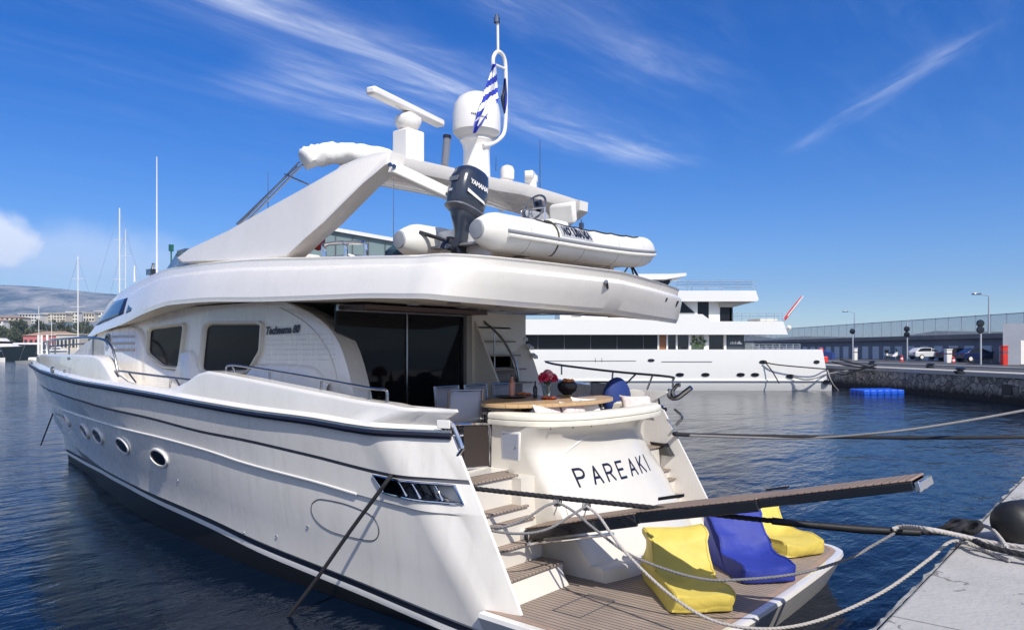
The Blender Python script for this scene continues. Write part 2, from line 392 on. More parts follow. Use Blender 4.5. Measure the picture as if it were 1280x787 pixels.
# ================================================================ water and quays
def water():
    m = bpy.data.materials.new('sea_water'); m.use_nodes = True; t = m.node_tree; p = t.nodes['Principled BSDF']
    p.inputs['Base Color'].default_value = (.0015, .0055, .015, 1); p.inputs['Roughness'].default_value = .06; p.inputs['IOR'].default_value = 1.21; p.inputs['Specular IOR Level'].default_value = .5
    c = t.nodes.new('ShaderNodeTexCoord')
    def nz(sc, det, rot, sx, sy):
        mp = t.nodes.new('ShaderNodeMapping'); mp.inputs['Rotation'].default_value = (0, 0, rot); mp.inputs['Scale'].default_value = (sx, sy, 1)
        t.links.new(c.outputs['Object'], mp.inputs[0])
        n = t.nodes.new('ShaderNodeTexNoise'); n.inputs['Scale'].default_value = sc; n.inputs['Detail'].default_value = det; n.inputs['Roughness'].default_value = .55
        n.inputs['Distortion'].default_value = .4
        t.links.new(mp.outputs[0], n.inputs['Vector']); return n.outputs[0]
    a = nz(.7, 2, R(40), 1, .5); b = nz(2.9, 3, R(52), 1, .42); d = nz(9, 3, R(30), 1, .5)
    hgt = mth('ADD', mth('MULTIPLY', a, .30, tree=t), mth('ADD', mth('MULTIPLY', b, .125, tree=t), mth('MULTIPLY', d, .036, tree=t), tree=t), tree=t)
    patch = nz(.07, 3, R(20), 1, .4)
    hgt = mth('MULTIPLY', hgt, mth('MULTIPLY_ADD', patch, 1.7, .12, tree=t), tree=t)
    bp = t.nodes.new('ShaderNodeBump'); bp.inputs['Strength'].default_value = 1; bp.inputs['Distance'].default_value = .27
    t.links.new(hgt, bp.inputs['Height']); t.links.new(bp.outputs[0], p.inputs['Normal'])
    b = MB(); s = 9000
    b.add([(-s, -s, .14), (s, -s, .14), (s, s, .14), (-s, s, .14)], [(0, 1, 2, 3)])
    tag(b.build('water', m), kind='structure')
water()

M['concrete'] = mat('quay_concrete', (.42, .405, .385), .85, noise=(1.7, .16), bump=(22, .45))
def cracked(m):
    t = m.node_tree; p = t.nodes['Principled BSDF']; lk = p.inputs['Base Color'].links[0].from_socket
    c = t.nodes.new('ShaderNodeTexCoord'); n = t.nodes.new('ShaderNodeTexNoise'); n.inputs['Scale'].default_value = 2.2; n.inputs['Detail'].default_value = 5; t.links.new(c.outputs['Object'], n.inputs['Vector'])
    vm = t.nodes.new('ShaderNodeVectorMath'); vm.operation = 'SCALE'; t.links.new(n.outputs['Color'], vm.inputs[0]); vm.inputs['Scale'].default_value = .45
    va = t.nodes.new('ShaderNodeVectorMath'); t.links.new(vm.outputs[0], va.inputs[0]); t.links.new(c.outputs['Object'], va.inputs[1])
    v = t.nodes.new('ShaderNodeTexVoronoi'); v.feature = 'DISTANCE_TO_EDGE'; v.inputs['Scale'].default_value = .55; t.links.new(va.outputs[0], v.inputs['Vector'])
    s = t.nodes.new('ShaderNodeSeparateXYZ'); t.links.new(c.outputs['Object'], s.inputs[0])
    jo = mth('LESS_THAN', mth('ABSOLUTE', mth('SUBTRACT', mth('FRACT', mth('DIVIDE', mth('ADD', s.outputs[1], 40.6, tree=t), 3.0, tree=t), tree=t), .5, tree=t), tree=t), .004, tree=t)
    cr = mth('MULTIPLY', mth('LESS_THAN', v.outputs['Distance'], .006, tree=t), mth('GREATER_THAN', n.outputs[0], .5, tree=t), tree=t)
    st = t.nodes.new('ShaderNodeTexNoise'); st.inputs['Scale'].default_value = .9; st.inputs['Detail'].default_value = 9; st.inputs['Roughness'].default_value = .7; t.links.new(c.outputs['Object'], st.inputs['Vector'])
    sf = mth('MULTIPLY', mth('MULTIPLY', mth('SUBTRACT', st.outputs[0], .52, tree=t), 5, clamp=True, tree=t), .3, tree=t)
    f = mth('MAXIMUM', mth('MULTIPLY', mth('MAXIMUM', jo, cr, tree=t), .7, tree=t), sf, tree=t)
    mx = t.nodes.new('ShaderNodeMix'); mx.data_type = 'RGBA'; t.links.new(f, mx.inputs[0]); t.links.new(lk, mx.inputs[6]); mx.inputs[7].default_value = (.12, .11, .10, 1)
    t.links.new(mx.outputs[2], p.inputs['Base Color'])
cracked(M['concrete'])
M['concrete_edge'] = mat('worn_concrete_edge', (.36, .355, .33), .9, noise=(7, .3), bump=(16, .9))
M['asphalt'] = mat('asphalt', (.075, .075, .08), .9, noise=(.4, .2))
M['pave'] = mat('pale_pavement', (.42, .40, .37), .9, noise=(.6, .2))
QX = -4.18; QZ = 1.55
b = MB(); b.box((-40, -60, -4), (QX-.06, 22, QZ)); tag(b.build('quay', 'concrete', bevel=.03), kind='structure')
# broken cope along the quay edge
b = MB(); rows = []
rng = random.Random(3)
ys = [22 - i*.11 for i in range(746)]
for k, (dx, z) in enumerate(((-.058, QZ-.012), (-.03, QZ-.02), (.0, QZ-.06), (.012, QZ-.3), (0, -4))):
    rows.append([(QX+dx+rng.uniform(-1, 1)*(.022 if k in (1, 2) else .006), y, z+rng.uniform(-1, 1)*(.012 if k in (1, 2, 3) else .002)) for y in ys])
b.grid(rows); tag(b.build('quay_edge', 'concrete_edge', fix=False), kind='structure')
# rust stain soaked into the concrete below the fender
def stain():
    m = bpy.data.materials.new('rust_stain'); m.use_nodes = True; t = m.node_tree; p = t.nodes['Principled BSDF']
    p.inputs['Base Color'].default_value = (.42, .20, .09, 1); p.inputs['Roughness'].default_value = .9
    c = t.nodes.new('ShaderNodeTexCoord'); n = t.nodes.new('ShaderNodeTexNoise'); n.inputs['Scale'].default_value = 7; n.inputs['Detail'].default_value = 8
    t.links.new(c.outputs['Object'], n.inputs['Vector'])
    g = t.nodes.new('ShaderNodeVectorMath'); g.operation = 'LENGTH'
    mp = t.nodes.new('ShaderNodeMapping'); mp.inputs['Scale'].default_value = (4.6, 1.5, 0); t.links.new(c.outputs['Object'], mp.inputs[0]); t.links.new(mp.outputs[0], g.inputs[0])
    a = mth('MULTIPLY', mth('SUBTRACT', mth('ADD', n.outputs[0], .35, tree=t), g.outputs['Value'], tree=t), 1.4, clamp=True, tree=t)
    t.links.new(a, p.inputs['Alpha'])
    b = MB(); b.add([(-.3, -.9, 0), (.3, -.9, 0), (.3, .9, 0), (-.3, .9, 0)], [(0, 1, 2, 3)])
    o = b.build('rust_patch', m); o.location = (-4.62, -.75, QZ+.004); tag(o, kind='structure')
stain()

# far quay on the right, a road behind it
def stone_mat():
    m = bpy.data.materials.new('rubble_wall'); m.use_nodes = True; t = m.node_tree; p = t.nodes['Principled BSDF']
    c = t.nodes.new('ShaderNodeTexCoord')
    v = t.nodes.new('ShaderNodeTexVoronoi'); v.inputs['Scale'].default_value = 1.9; t.links.new(c.outputs['Object'], v.inputs['Vector'])
    e = t.nodes.new('ShaderNodeTexVoronoi'); e.feature = 'DISTANCE_TO_EDGE'; e.inputs['Scale'].default_value = 1.9; t.links.new(c.outputs['Object'], e.inputs['Vector'])
    n = t.nodes.new('ShaderNodeTexNoise'); n.inputs['Scale'].default_value = 3.5; n.inputs['Detail'].default_value = 7; t.links.new(c.outputs['Object'], n.inputs['Vector'])
    s = t.nodes.new('ShaderNodeSeparateColor'); t.links.new(v.outputs['Color'], s.inputs[0])
    f = mth('MULTIPLY', mth('MULTIPLY_ADD', s.outputs[0], .7, .3, tree=t), mth('MULTIPLY', n.outputs[0], mth('GREATER_THAN', e.outputs['Distance'], .035, tree=t), tree=t), tree=t)
    mx = t.nodes.new('ShaderNodeMix'); mx.data_type = 'RGBA'; t.links.new(mth('MULTIPLY', f, 1.5, clamp=True, tree=t), mx.inputs[0])
    mx.inputs[6].default_value = (.03, .028, .027, 1); mx.inputs[7].default_value = (.55, .49, .42, 1)
    sz = t.nodes.new('ShaderNodeSeparateXYZ'); t.links.new(c.outputs['Object'], sz.inputs[0])
    wet = mth('MULTIPLY', mth('SUBTRACT', mth('MULTIPLY_ADD', n.outputs[0], .9, .45, tree=t), sz.outputs[2], tree=t), 2.2, clamp=True, tree=t)
    mw = t.nodes.new('ShaderNodeMix'); mw.data_type = 'RGBA'; t.links.new(wet, mw.inputs[0]); t.links.new(mx.outputs[2], mw.inputs[6]); mw.inputs[7].default_value = (.022, .017, .012, 1)
    t.links.new(mw.outputs[2], p.inputs['Base Color']); p.inputs['Roughness'].default_value = .9
    bp = t.nodes.new('ShaderNodeBump'); bp.inputs['Strength'].default_value = .9; bp.inputs['Distance'].default_value = .15
    t.links.new(f, bp.inputs['Height']); t.links.new(bp.outputs[0], p.inputs['Normal'])
    return m
M['rubble'] = stone_mat()
def wprism(poly, z0, z1):
    b = MB(); b.prism([W(D, l, z0) for D, l in poly], (0, 0, z1-z0)); return b
FQ = [(20, 32.6), (46, 31.55), (66, 30.5), (330, 22), (330, 60), (20, 60)]
b = wprism(FQ, -4, 1.72); tag(b.build('far_quay', 'rubble'), kind='structure')
def wsheet(name, poly, z, m, z1=None):
    b = MB()
    if z1 is None: b.cap([W(D, l, z) for D, l in poly])
    else: b.prism([W(D, l, z) for D, l in poly], (0, 0, z1-z))
    return tag(b.build(name, m), kind='structure')
wsheet('quay_cope', [(20, 32.5), (46, 31.45), (66, 30.4), (330, 21.9), (330, 25), (66, 33), (46, 34), (20, 35)], 1.723, 'pave', 2.0)
wsheet('quay_road', [(20, 35.0), (46, 34.0), (66, 33.0), (330, 25.0), (330, 60), (20, 60)], 1.723, 'asphalt', 2.03)
wsheet('kerb', [(20, 39.0), (46, 38.0), (80, 36.4), (330, 26.4), (330, 27.2), (80, 37.2), (46, 38.8), (20, 39.8)], 2.03, 'pave', 2.17)
wsheet('pavement', [(20, 39.8), (46, 38.8), (80, 37.2), (330, 27.2), (330, 60), (20, 60)], 2.03, 'asphalt', 2.15)

# rolling shore on the left, hills and the mountain far behind
M['shore'] = mat('dry_hillside', (.16, .15, .09), .95, noise=(.02, .4))
def shore_z(lat): return 0
b = MB()
rows = []
prof = [(395, -2), (400, 1.6), (430, 2.4), (470, 6), (520, 12), (600, 18), (720, 22), (900, 10), (1200, -5)]
for lat in range(-700, 420, 20):
    rows.append([W(D + 14*math.sin(lat*.031), lat, (z if z < 3 else z*(.85+.25*math.sin(lat*.013+1)+.12*math.sin(lat*.05)))) for D, z in prof])
b.grid(rows); tag(b.build('shore', 'shore'), kind='structure')
def mountain():
    m = bpy.data.materials.new('scrub_mountain'); m.use_nodes = True; t = m.node_tree; p = t.nodes['Principled BSDF']
    c = t.nodes.new('ShaderNodeTexCoord'); mp = t.nodes.new('ShaderNodeMapping'); mp.inputs['Scale'].default_value = (1, 1, 3); t.links.new(c.outputs['Object'], mp.inputs[0])
    n = t.nodes.new('ShaderNodeTexNoise'); n.inputs['Scale'].default_value = .0042; n.inputs['Detail'].default_value = 9; n.inputs['Roughness'].default_value = .68; t.links.new(mp.outputs[0], n.inputs['Vector'])
    r = t.nodes.new('ShaderNodeValToRGB'); r.color_ramp.elements[0].position = .40; r.color_ramp.elements[0].color = (.05, .065, .04, 1)
    r.color_ramp.elements[1].position = .66; r.color_ramp.elements[1].color = (.42, .37, .30, 1)
    t.links.new(n.outputs[0], r.inputs[0]); t.links.new(r.outputs[0], p.inputs['Base Color']); p.inputs['Roughness'].default_value = 1
    from mathutils import noise as mn
    b = MB(); rows = []
    for i in range(150):
        a = -1.15 + i*.0125            # tan of bearing
        top = 335 + 60*math.sin(a*5.2+4.9) + 26*math.sin(a*17+.6)
        if a > -.25: top *= max(0, 1-(a+.25)/.55)
        row = []
        for k in range(26):
            u = k/25; D = 3600 + 1500*u
            z = -20 + (top*1.03+20)*(u**.85) + (mn.fractal(Vector((a*14, u*6, 3)), .7, 2, 6))*46*math.sin(math.pi*min(u*1.02, 1))
            row.append(W(D, a*D, z))
        row.append(W(5400, a*5400, -30)); rows.append(row)
    b.grid(rows); tag(b.build('mountain', m), kind='structure')
mountain()

# the air between here and the mountain
hm = bpy.data.materials.new('haze_air'); hm.use_nodes = True; t_ = hm.node_tree
for n in list(t_.nodes): t_.nodes.remove(n)
o_ = t_.nodes.new('ShaderNodeOutputMaterial'); pv = t_.nodes.new('ShaderNodeVolumePrincipled')
pv.inputs['Color'].default_value = (.34, .58, 1, 1); pv.inputs['Density'].default_value = .00013; pv.inputs['Anisotropy'].default_value = 0
t_.links.new(pv.outputs[0], o_.inputs['Volume'])
b = MB(); b.box((-6200, -6200, -60), (6200, 6200, 560)); hz_ = b.build('haze', hm, smooth=0); hz_.location = (0, 0, 0); tag(hz_, kind='stuff')
# ================================================================ the motor yacht
yacht = thing('motor_yacht', (10, 0, 0), 'large white motor yacht moored stern to the quay, filling the foreground', 'yacht')
bt_z = pchip([(-.5, .26), (.42, .30), (2.3, .43), (4.57, .56), (6.2, .66), (8.4, .71), (10.7, .73), (13.5, .64), (17.6, .44), (20, .42)])
bt_y = pchip([(0, 2.72), (4, 2.74), (8, 2.45), (11, 2.0), (14, 1.3), (17, .55), (19.6, .02)])
ch_dz = pchip([(0, .10), (5, .11), (8, .14), (10.5, .20), (14.5, .36), (19.5, .52)])
ch_y = pchip([(0, 2.74), (4, 2.78), (8, 2.58), (11, 2.26), (14, 1.60), (17, .78), (19.9, .03)])
wl_y = pchip([(0, 2.82), (1.55, 2.86), (4, 2.95), (8, 2.92), (11, 2.65), (14, 2.08), (17, 1.28), (19.5, .55), (21.0, .02)])
wl_z = pchip([(0, 1.60), (.9, 1.63), (1.9, 1.68), (3, 1.77), (4.7, 1.86), (5.8, 1.95), (8, 2.05), (10.1, 2.09), (11.7, 2.11), (14.1, 2.09), (17, 2.0), (21, 1.84)])
kn_y = pchip([(0, 2.85), (1.55, 2.89), (4, 2.99), (8, 3.01), (11, 2.84), (14, 2.34), (17, 1.58), (19.5, .82), (21.6, .02)])
kn_z = pchip([(0, 1.98), (1.5, 2.0), (1.85, 2.02), (3, 2.11), (4.65, 2.2), (5.7, 2.23), (7.85, 2.36), (10.1, 2.44), (11.1, 2.49), (14, 2.55), (17.5, 2.55), (21.6, 2.5)])
rl_y = pchip([(0, 2.87), (1.55, 2.93), (4, 3.05), (8, 3.08), (11, 2.95), (14, 2.5), (17, 1.75), (19.5, 1.05), (21.5, .42), (22.6, .02)])
rl_z = pchip([(0, 2.49), (1.85, 2.51), (3, 2.57), (4.2, 2.60), (5.65, 2.66), (7.74, 2.76), (9, 2.81), (10.7, 2.86), (11.8, 2.91), (13.3, 2.96), (15.9, 3.02), (22.6, 3.08)])

def stern_x(z):                      # the raked stern: side corner and inner edge of the quarter at a height
    t = (z-.6)/1.9; t = max(-.25, min(1.02, t))
    return .12+1.5*t, -.42+1.08*t
NSIDE = 64
def side_line(yf, zf, xs, inset=0, lift=0, xa=None):
    """port line from the quarter's inner edge round the soft corner to the stem"""
    z0 = zf(.2 if xa is None else 1.0); Xc, Xi = stern_x(z0) if xa is None else xa
    z0 = zf(Xc); Yc = yf(Xc+.3)-inset
    P = [Vector((Xi+(Xc-Xi)*u*.97, 2.6+(Yc-.02-2.6)*u**.92, z0+lift)) for u in (0, .12, .24, .36, .48, .6)]
    A = Vector((Xi+(Xc-Xi)*.74, 2.6+(Yc-.0-2.6)*.76, z0)); C = Vector((Xc+.02, Yc+.015, z0)); Bv = Vector((Xc+.26, yf(Xc+.26)-inset, zf(Xc+.26)))
    for k in range(9):
        u = k/8; q = A*(1-u)**2+C*2*u*(1-u)+Bv*u*u; P.append(q+Vector((0, 0, lift)))
    for k in range(1, NSIDE+1):
        u = k/NSIDE; X = Xc+.26+(xs-Xc-.26)*u
        P.append(Vector((X, max(yf(X)-inset*min(1, (xs-X)/1.2), .012 if k < NSIDE else 0), zf(X)+lift)))
    return P
K = lambda c: (lambda X: c)
scaled = lambda f, k, dx=0: (lambda X: f(X)*k)
HL = [  # y, z, stem x, inset
 (scaled(bt_y, .45), K(-.9), 18.6), (scaled(bt_y, .93), K(-.12), 19.3),
 (bt_y, lambda X: bt_z(X)-.10, 19.65), (bt_y, lambda X: bt_z(X)-.02, 19.72), (bt_y, lambda X: bt_z(X)+.055, 19.8),
 (ch_y, lambda X: bt_z(X)+ch_dz(X)-.01, 20.0), (ch_y, lambda X: bt_z(X)+ch_dz(X), 20.02),
 (lambda X: ch_y(X)+(wl_y(X)-ch_y(X))*.33, lambda X: bt_z(X)+ch_dz(X)+(wl_z(X)-.03-bt_z(X)-ch_dz(X))*.36, 20.4),
 (lambda X: ch_y(X)+(wl_y(X)-ch_y(X))*.68, lambda X: bt_z(X)+ch_dz(X)+(wl_z(X)-.03-bt_z(X)-ch_dz(X))*.7, 20.72),
 (lambda X: wl_y(X)-.035, lambda X: wl_z(X)-.035, 20.96), (wl_y, lambda X: wl_z(X)-.012, 21.0), (wl_y, lambda X: wl_z(X)+.012, 21.03),
 (lambda X: kn_y(X)-.012, lambda X: kn_z(X)-.03, 21.6), (lambda X: kn_y(X)-.035, lambda X: kn_z(X)-.012, 21.62), (lambda X: kn_y(X)-.035, lambda X: kn_z(X)+.006, 21.64), (lambda X: kn_y(X)+.006, lambda X: kn_z(X)+.02, 21.66),
 (rl_y, rl_z, 22.6)]
hull_lines = [side_line(*h) for h in HL]
HM = {0: 4, 1: 4, 2: 3, 3: 2, 4: 0}
fair = lambda i, j: (i == 11 and 2 <= j <= 14)           # the fairlead recess in the quarter
b = MB()
nl = len(hull_lines); npt = len(hull_lines[0])
o = 0
for L_ in hull_lines: b.v += L_
for i in range(nl-1):
    for j in range(npt-1):
        if fair(i, j):
            continue
        b.f.append([i*npt+j, i*npt+j+1, (i+1)*npt+j+1, (i+1)*npt+j]); b.m.append(HM.get(i, 1 if 12 <= i <= 14 else 0))
# recess: cut strip between lines 11 and 12, leave a lip above and below
r0 = hull_lines[11]; r1 = hull_lines[12]
def rec_pt(j, v, dpt):
    p = r0[j].lerp(r1[j], v)
    t = (r0[min(j+1, npt-1)]-r0[max(j-1, 0)]).normalized(); nrm = Vector((t.y, -t.x, 0)).normalized()
    if nrm.dot(Vector((-.3, 1, 0))) < 0: nrm = -nrm
    return p - nrm*dpt
V0, V1 = .30, .94
rows = [[rec_pt(j, v, d_) for j in range(2, 16)] for v, d_ in ((0, 0), (V0, 0))]
b.grid(rows); rows = [[rec_pt(j, v, d_) for j in range(2, 16)] for v, d_ in ((V1, 0), (1, 0))]; b.grid(rows)
rb = MB(); rb.grid([[rec_pt(j, v, d_) for j in range(2, 16)] for v, d_ in ((V0, 0), (V0, .22), (V1, .22), (V1, 0))])
for j in (2, 15): rb.cap([rec_pt(j, V0, 0), rec_pt(j, V0, .22), rec_pt(j, V1, .22), rec_pt(j, V1, 0)])
b.mirror_y()
hull = b.build('hull', ['hull', 'groove', 'navy', 'white', 'antifoul'], yacht, smooth=28)
rb.build2('fairlead_recess', 'black_paint', hull, smooth=0)
# polished rim and rollers of the port and starboard fairleads
cb_ = MB()
rim = [rec_pt(j, V0, -.012) for j in range(2, 16)] + [rec_pt(j, V1, -.012) for j in range(15, 1, -1)]
cb_.tube(rim, .016, 8, closed=True)
for j in (5, 9, 13):
    a = rec_pt(j, V0+.02, .05); c = rec_pt(j, V1-.02, .05); cb_.tube([a, a.lerp(c, .3), a.lerp(c, .5), a.lerp(c, .7), c], lambda u: .026-.012*math.sin(math.pi*u), 12)
cb_.build2('fairlead_rollers', 'chrome', hull)

# rubbing strake
b = MB(); rp = [p+Vector((0, 0, .005)) for p in hull_lines[-1]]
def offs(pts, dd):
    o = []
    for j, p in enumerate(pts):
        t = pts[min(j+1, len(pts)-1)]-pts[max(j-1, 0)]; n_ = Vector((t.y, -t.x, 0)); n_.normalize()
        if n_.dot(Vector((-.3, 1, 0))) < 0: n_ = -n_
        o.append(p+n_*dd)
    return o
rp = offs(rp, .02); b.tube(rp[:-1]+[Vector((22.63, .0, 3.085))], .042, 8); b.mirror_y()
b.build('rubbing_strake', 'navy', hull)
b = MB(); b.tube([p+Vector((0, 0, .048)) for p in rp[:-1]]+[Vector((22.63, .0, 3.133))], .02, 6); b.mirror_y(); b.build('strake_trim', 'chrome', hull)

b = MB(); b.tube([p for p in hull_lines[10][17:]], .016, 6); b.build2('spray_ridge', 'white', hull)
# bulwark above the strake with its stepped top
bw_z = pchip([(.9, 2.83), (1.26, 2.83), (1.63, 2.86), (1.9, 2.87), (2.97, 2.96), (4.08, 3.06), (4.9, 3.13), (5.95, 3.20), (6.28, 3.08), (6.75, 2.93), (7.1, 2.87), (8.1, 2.88), (9.0, 2.90), (9.35, 2.95), (9.95, 3.32), (10.4, 3.42), (12.9, 3.43), (18, 3.41), (19.6, 3.36), (20.8, 3.2), (22.4, 3.13)])
def bw_line(inset, lift, xc, k=1, drop=None):
    P = []
    base = side_line(rl_y, rl_z, 22.6, inset, 0, xa=xc)
    for p in base:
        if k: p = Vector((p.x, p.y, bw_z(p.x)+lift))
        elif drop is not None: p = Vector((p.x, p.y, drop(p.x)))
        else: p = p+Vector((0, 0, lift))
        P.append(p)
    return P
deck_z = pchip([(0, 1.9), (2.4, 1.95), (3.4, 2.3), (8.6, 2.35), (10, 2.95), (14, 3.0), (22.5, 3.0)])
BL = [bw_line(.045, .03, (1.62, .72), 0), bw_line(.13, .11, (1.78, .92), 0),
      bw_line(.14, -.05, (1.26, .60)), bw_line(.145, -.03, (1.24, .58)), bw_line(.17, 0, (1.27, .60)),
      bw_line(.40, 0, (1.5, .75)), bw_line(.43, -.03, (1.52, .77)), bw_line(.44, 0, (1.55, .8), 0, lambda X: min(deck_z(X), bw_z(X)-.05))]
b = MB(); b.grid(BL)
b.cap([L_[0] for L_ in BL])
b.mirror_y(); bul = b.build('bulwark', 'gel', yacht, smooth=40)
b = MB(); b.obox(at(554.5, 530, Y=2.66), (.08, .03, 0), (-.004, .012, 0), (0, 0, .05)); b.build('shore_power_box', 'white', bul, bevel=.006)
# bow detail: emblem and round vents
for px, py in ((65.5, 462), (86, 448), (81, 464)):
    b = MB(); c = at(px, py, Y=2.82 if px > 70 else 2.7); b.lathe([(.001, -.02), (.07 if px < 70 else .03, -.02), (.07 if px < 70 else .03, .02), (.001, .02)], c, 14, ax='y')
    b.build('bow_emblem' if px < 70 else 'vent', 'steel_dark', bul)
# decks
b = MB()
xs_ = [1.0+i*.45 for i in range(48)]
b.grid([[(x, s*max(rl_y(x)-.42, .02), deck_z(x)-.02) for s in (1, .5, 0, -.5, -1)] for x in xs_])
b.build('deck', 'gel', yacht)

# ---- stern: quarters' inner walls, stairs, seat block with the name
b = MB()
inner = [hull_lines[i][0] for i in range(5, nl)] + [BL[i][0] for i in range(0, 5)]
poly = [Vector((p.x, 2.6, p.z)) for p in inner] + [Vector((2.6, 2.6, 2.85)), Vector((2.6, 2.6, .4))]
b.prism(poly, (0, -.04, 0)); b.build2('quarter_lining', 'gel', yacht, smooth=0)

def nameX(y, z):                    # face of the transom seat block
    p = nameX.f(z); u = abs(y+.30)/1.45
    return p+(.20+.28*max(0, min(1, (z-1.6)/.6))*.45)*u**2.6
nameX.f = pchip([(.58, -.56), (.70, -.52), (1.1, -.25), (1.7, .09), (2.0, .235), (2.2, .30), (2.33, .28), (2.44, .20), (2.5, .13)])
pe = pchip([(.58, 1.02), (1.2, 1.10), (1.7, 1.14), (2.2, 1.13), (2.5, 1.12)])       # port edge of the face
zs = [.58, .66, .74, .9, 1.1, 1.3, 1.5, 1.7, 1.85, 2.0, 2.1, 2.2, 2.28, 2.35, 2.41, 2.46, 2.5]
b = MB(); rows = []
for z in zs:
    yp = pe(z); ym = -.72-pe(z)-.24*max(0, min(1, (2.3-z)/1.0)); r = []
    for k in range(25):
        y = yp+(ym-yp)*k/24; r.append((nameX(y, z), y, z))
    pr = [(1.32, yp, z), (nameX(yp, z)+.14, yp, z), (nameX(yp, z)+.03, yp-.025, z)]
    sr = [(nameX(ym, z)+.03, ym+.025, z), (nameX(ym, z)+.14, ym, z), (1.32, ym, z)]
    rows.append(pr+r[1:-1]+sr)
b.grid(rows); b.grid([rows[-1], [(1.0, p[1]*.9, 2.5) for p in rows[-1]]])
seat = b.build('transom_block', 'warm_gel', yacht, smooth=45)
# raised arched moulding line on the block
b = MB()
pts = [at(x, y, Y=Y_) for x, y, Y_ in ((671, 640, 1.03), (676, 600, .98), (684, 578, .9), (700, 556, .75), (722, 536, .52))]
def on_face(y, z, o=.004): return Vector((nameX(y, z)-o, y, z))
b.tube(smooth_path([on_face(1.03, 1.25, 0), on_face(.99, 1.6, 0), on_face(.90, 1.85, 0), on_face(.72, 2.08, 0), on_face(.42, 2.25, 0), on_face(.2, 2.34, 0)], 6), .012, 6)
b.build('moulding', 'gel', seat)
# hatch on the block's port face
b = MB(); b.box((.80, 1.10, 2.02), (1.14, 1.138, 2.42)); h_ = b.build('locker_door', 'white', seat, bevel=.012)
b = MB(); b.box((.83, 1.138, 2.05), (1.11, 1.144, 2.39)); b.build('panel', mat('grey_panel', (.33, .35, .42), .4), h_)
b = MB(); b.ball((.87, 1.146, 2.22), .014); b.build('handle', 'steel_dark', h_)
# pushpins under the cushion
for k in range(9):
    y = 1.0-k*.33; b = MB(); b.ball((nameX(y, 2.49)-.004, y, 2.485), .011, n=8); b.build('snap_fastener', 'steel_dark', seat)
# the name in strokes
def strokes(defs, y0, z0, hgt, wd, pitch, tw, name, m, oz=.005):
    holder = bpy.data.objects.new(name, None); COL.objects.link(holder); holder.parent = yacht; holder.location = Vector((.1, -.3, 1.7))-Vector(yacht.location)
    for k, ch in enumerate(defs):
        b = MB()
        for pl in ch:
            for (u0, v0), (u1, v1) in zip(pl[:-1], pl[1:]):
                d_ = Vector((u1-u0, v1-v0)); d_.x *= wd; d_.y *= hgt
                if d_.length < 1e-6: continue
                d_.normalize(); n_ = Vector((-d_.y, d_.x))*tw/2; e_ = d_*tw*.32
                a = Vector((u0*wd, v0*hgt))-e_; c = Vector((u1*wd, v1*hgt))+e_
                q = [a+n_, a-n_, c-n_, c+n_]
                def mp(p, o): return on_face(y0-k*pitch-p.x, z0+p.y, o)
                b.prism([mp(p, .002) for p in q], mp(q[0], oz)-mp(q[0], .002))
        b.build('letter', m, holder, smooth=0)
    return holder
arc = lambda cx, cy, rx, ry, a0, a1, n=9: [(cx+rx*math.cos(R(a0+(a1-a0)*i/n)), cy+ry*math.sin(R(a0+(a1-a0)*i/n))) for i in range(n+1)]
LP = [[(0, 0), (0, 1)], [(0, 1), (.5, 1)]+arc(.5, .74, .46, .26, 90, -90)+[(0, .48)]]
LA = [[(0, 0), (.5, 1), (1, 0)], [(.19, .34), (.81, .34)]]
LR = LP+[[(.5, .48), (.95, 0)]]
LE = [[(.85, 0), (0, 0), (0, 1), (.85, 1)], [(0, .52), (.75, .52)]]
LK = [[(0, 0), (0, 1)], [(.9, 1), (.05, .45)], [(.25, .58), (.92, 0)]]
LI = [[(0, 0), (0, 1)]]
strokes([LP, LA, LR, LE, LA, LK, LI], .645, 1.695, .215, .178, .312, .033, 'name_lettering', 'letter')
# cushion on the block
b = MB(); rings = []
def cush_ring(s_):
    pass
plan = smooth_path([(1.35, 1.36), (.95, 1.42), (.55, 1.38), (.26, 1.18), (.12, .85), (.04, .2), (.04, -.5), (.10, -1.1), (.24, -1.55), (.5, -1.86), (.9, -1.9), (1.35, -1.86)], 5)
plan = [(p[0], p[1]) if isinstance(p, tuple) else (p.x, p.y) for p in [Vector((q[0], q[1], 0)) if not isinstance(q, Vector) else q for q in plan]] if False else None
base = [(1.35, 1.14), (1.0, 1.17), (.66, 1.08), (.38, .88), (.19, .55), (.09, .1), (.07, -.5), (.11, -1.15), (.24, -1.66), (.48, -1.92), (.9, -1.98), (1.35, -1.94)]
path = smooth_path([(x, y, 0) for x, y in base], 6)
sect = [(-.0, .0), (-.03, .015), (-.036, .06), (-.032, .10), (-.01, .112), (-.032, .124), (-.034, .18), (-.02, .215), (.03, .238), (.12, .245), (.24, .235), (.29, .2), (.30, .1), (.29, 0)]
for k, p in enumerate(path):
    t = (path[min(k+1, len(path)-1)]-path[max(k-1, 0)]).normalized(); inn = Vector((-t.y, t.x, 0))
    if inn.dot(Vector((1.0, -.2, 0))-p) < 0: inn = -inn
    rings.append([p+inn*u+Vector((0, 0, 2.495+v*.76)) for u, v in sect])
b.loft(rings); b.build('aft_cushion', 'vinyl', yacht, smooth=50)
# seat behind the cushion
b = MB(); b.box((.62, -1.55, 1.9), (1.1, .95, 2.3)); b.build('aft_bench', 'vinyl', yacht, bevel=.05)

# plinth along the foot of the block
b = MB(); pr = []
for k in range(31):
    y = 1.03-2.68*k/30; x = nameX(y, .62); pr.append([(x+.06, y, .60), (x-.12, y, .60), (x-.085, y, .755), (x-.06, y, .775), (x+.2, y, .80)])
b.grid(pr); b.cap(pr[0]); b.cap(pr[-1]); b.build('plinth', 'warm_gel', seat, smooth=40)
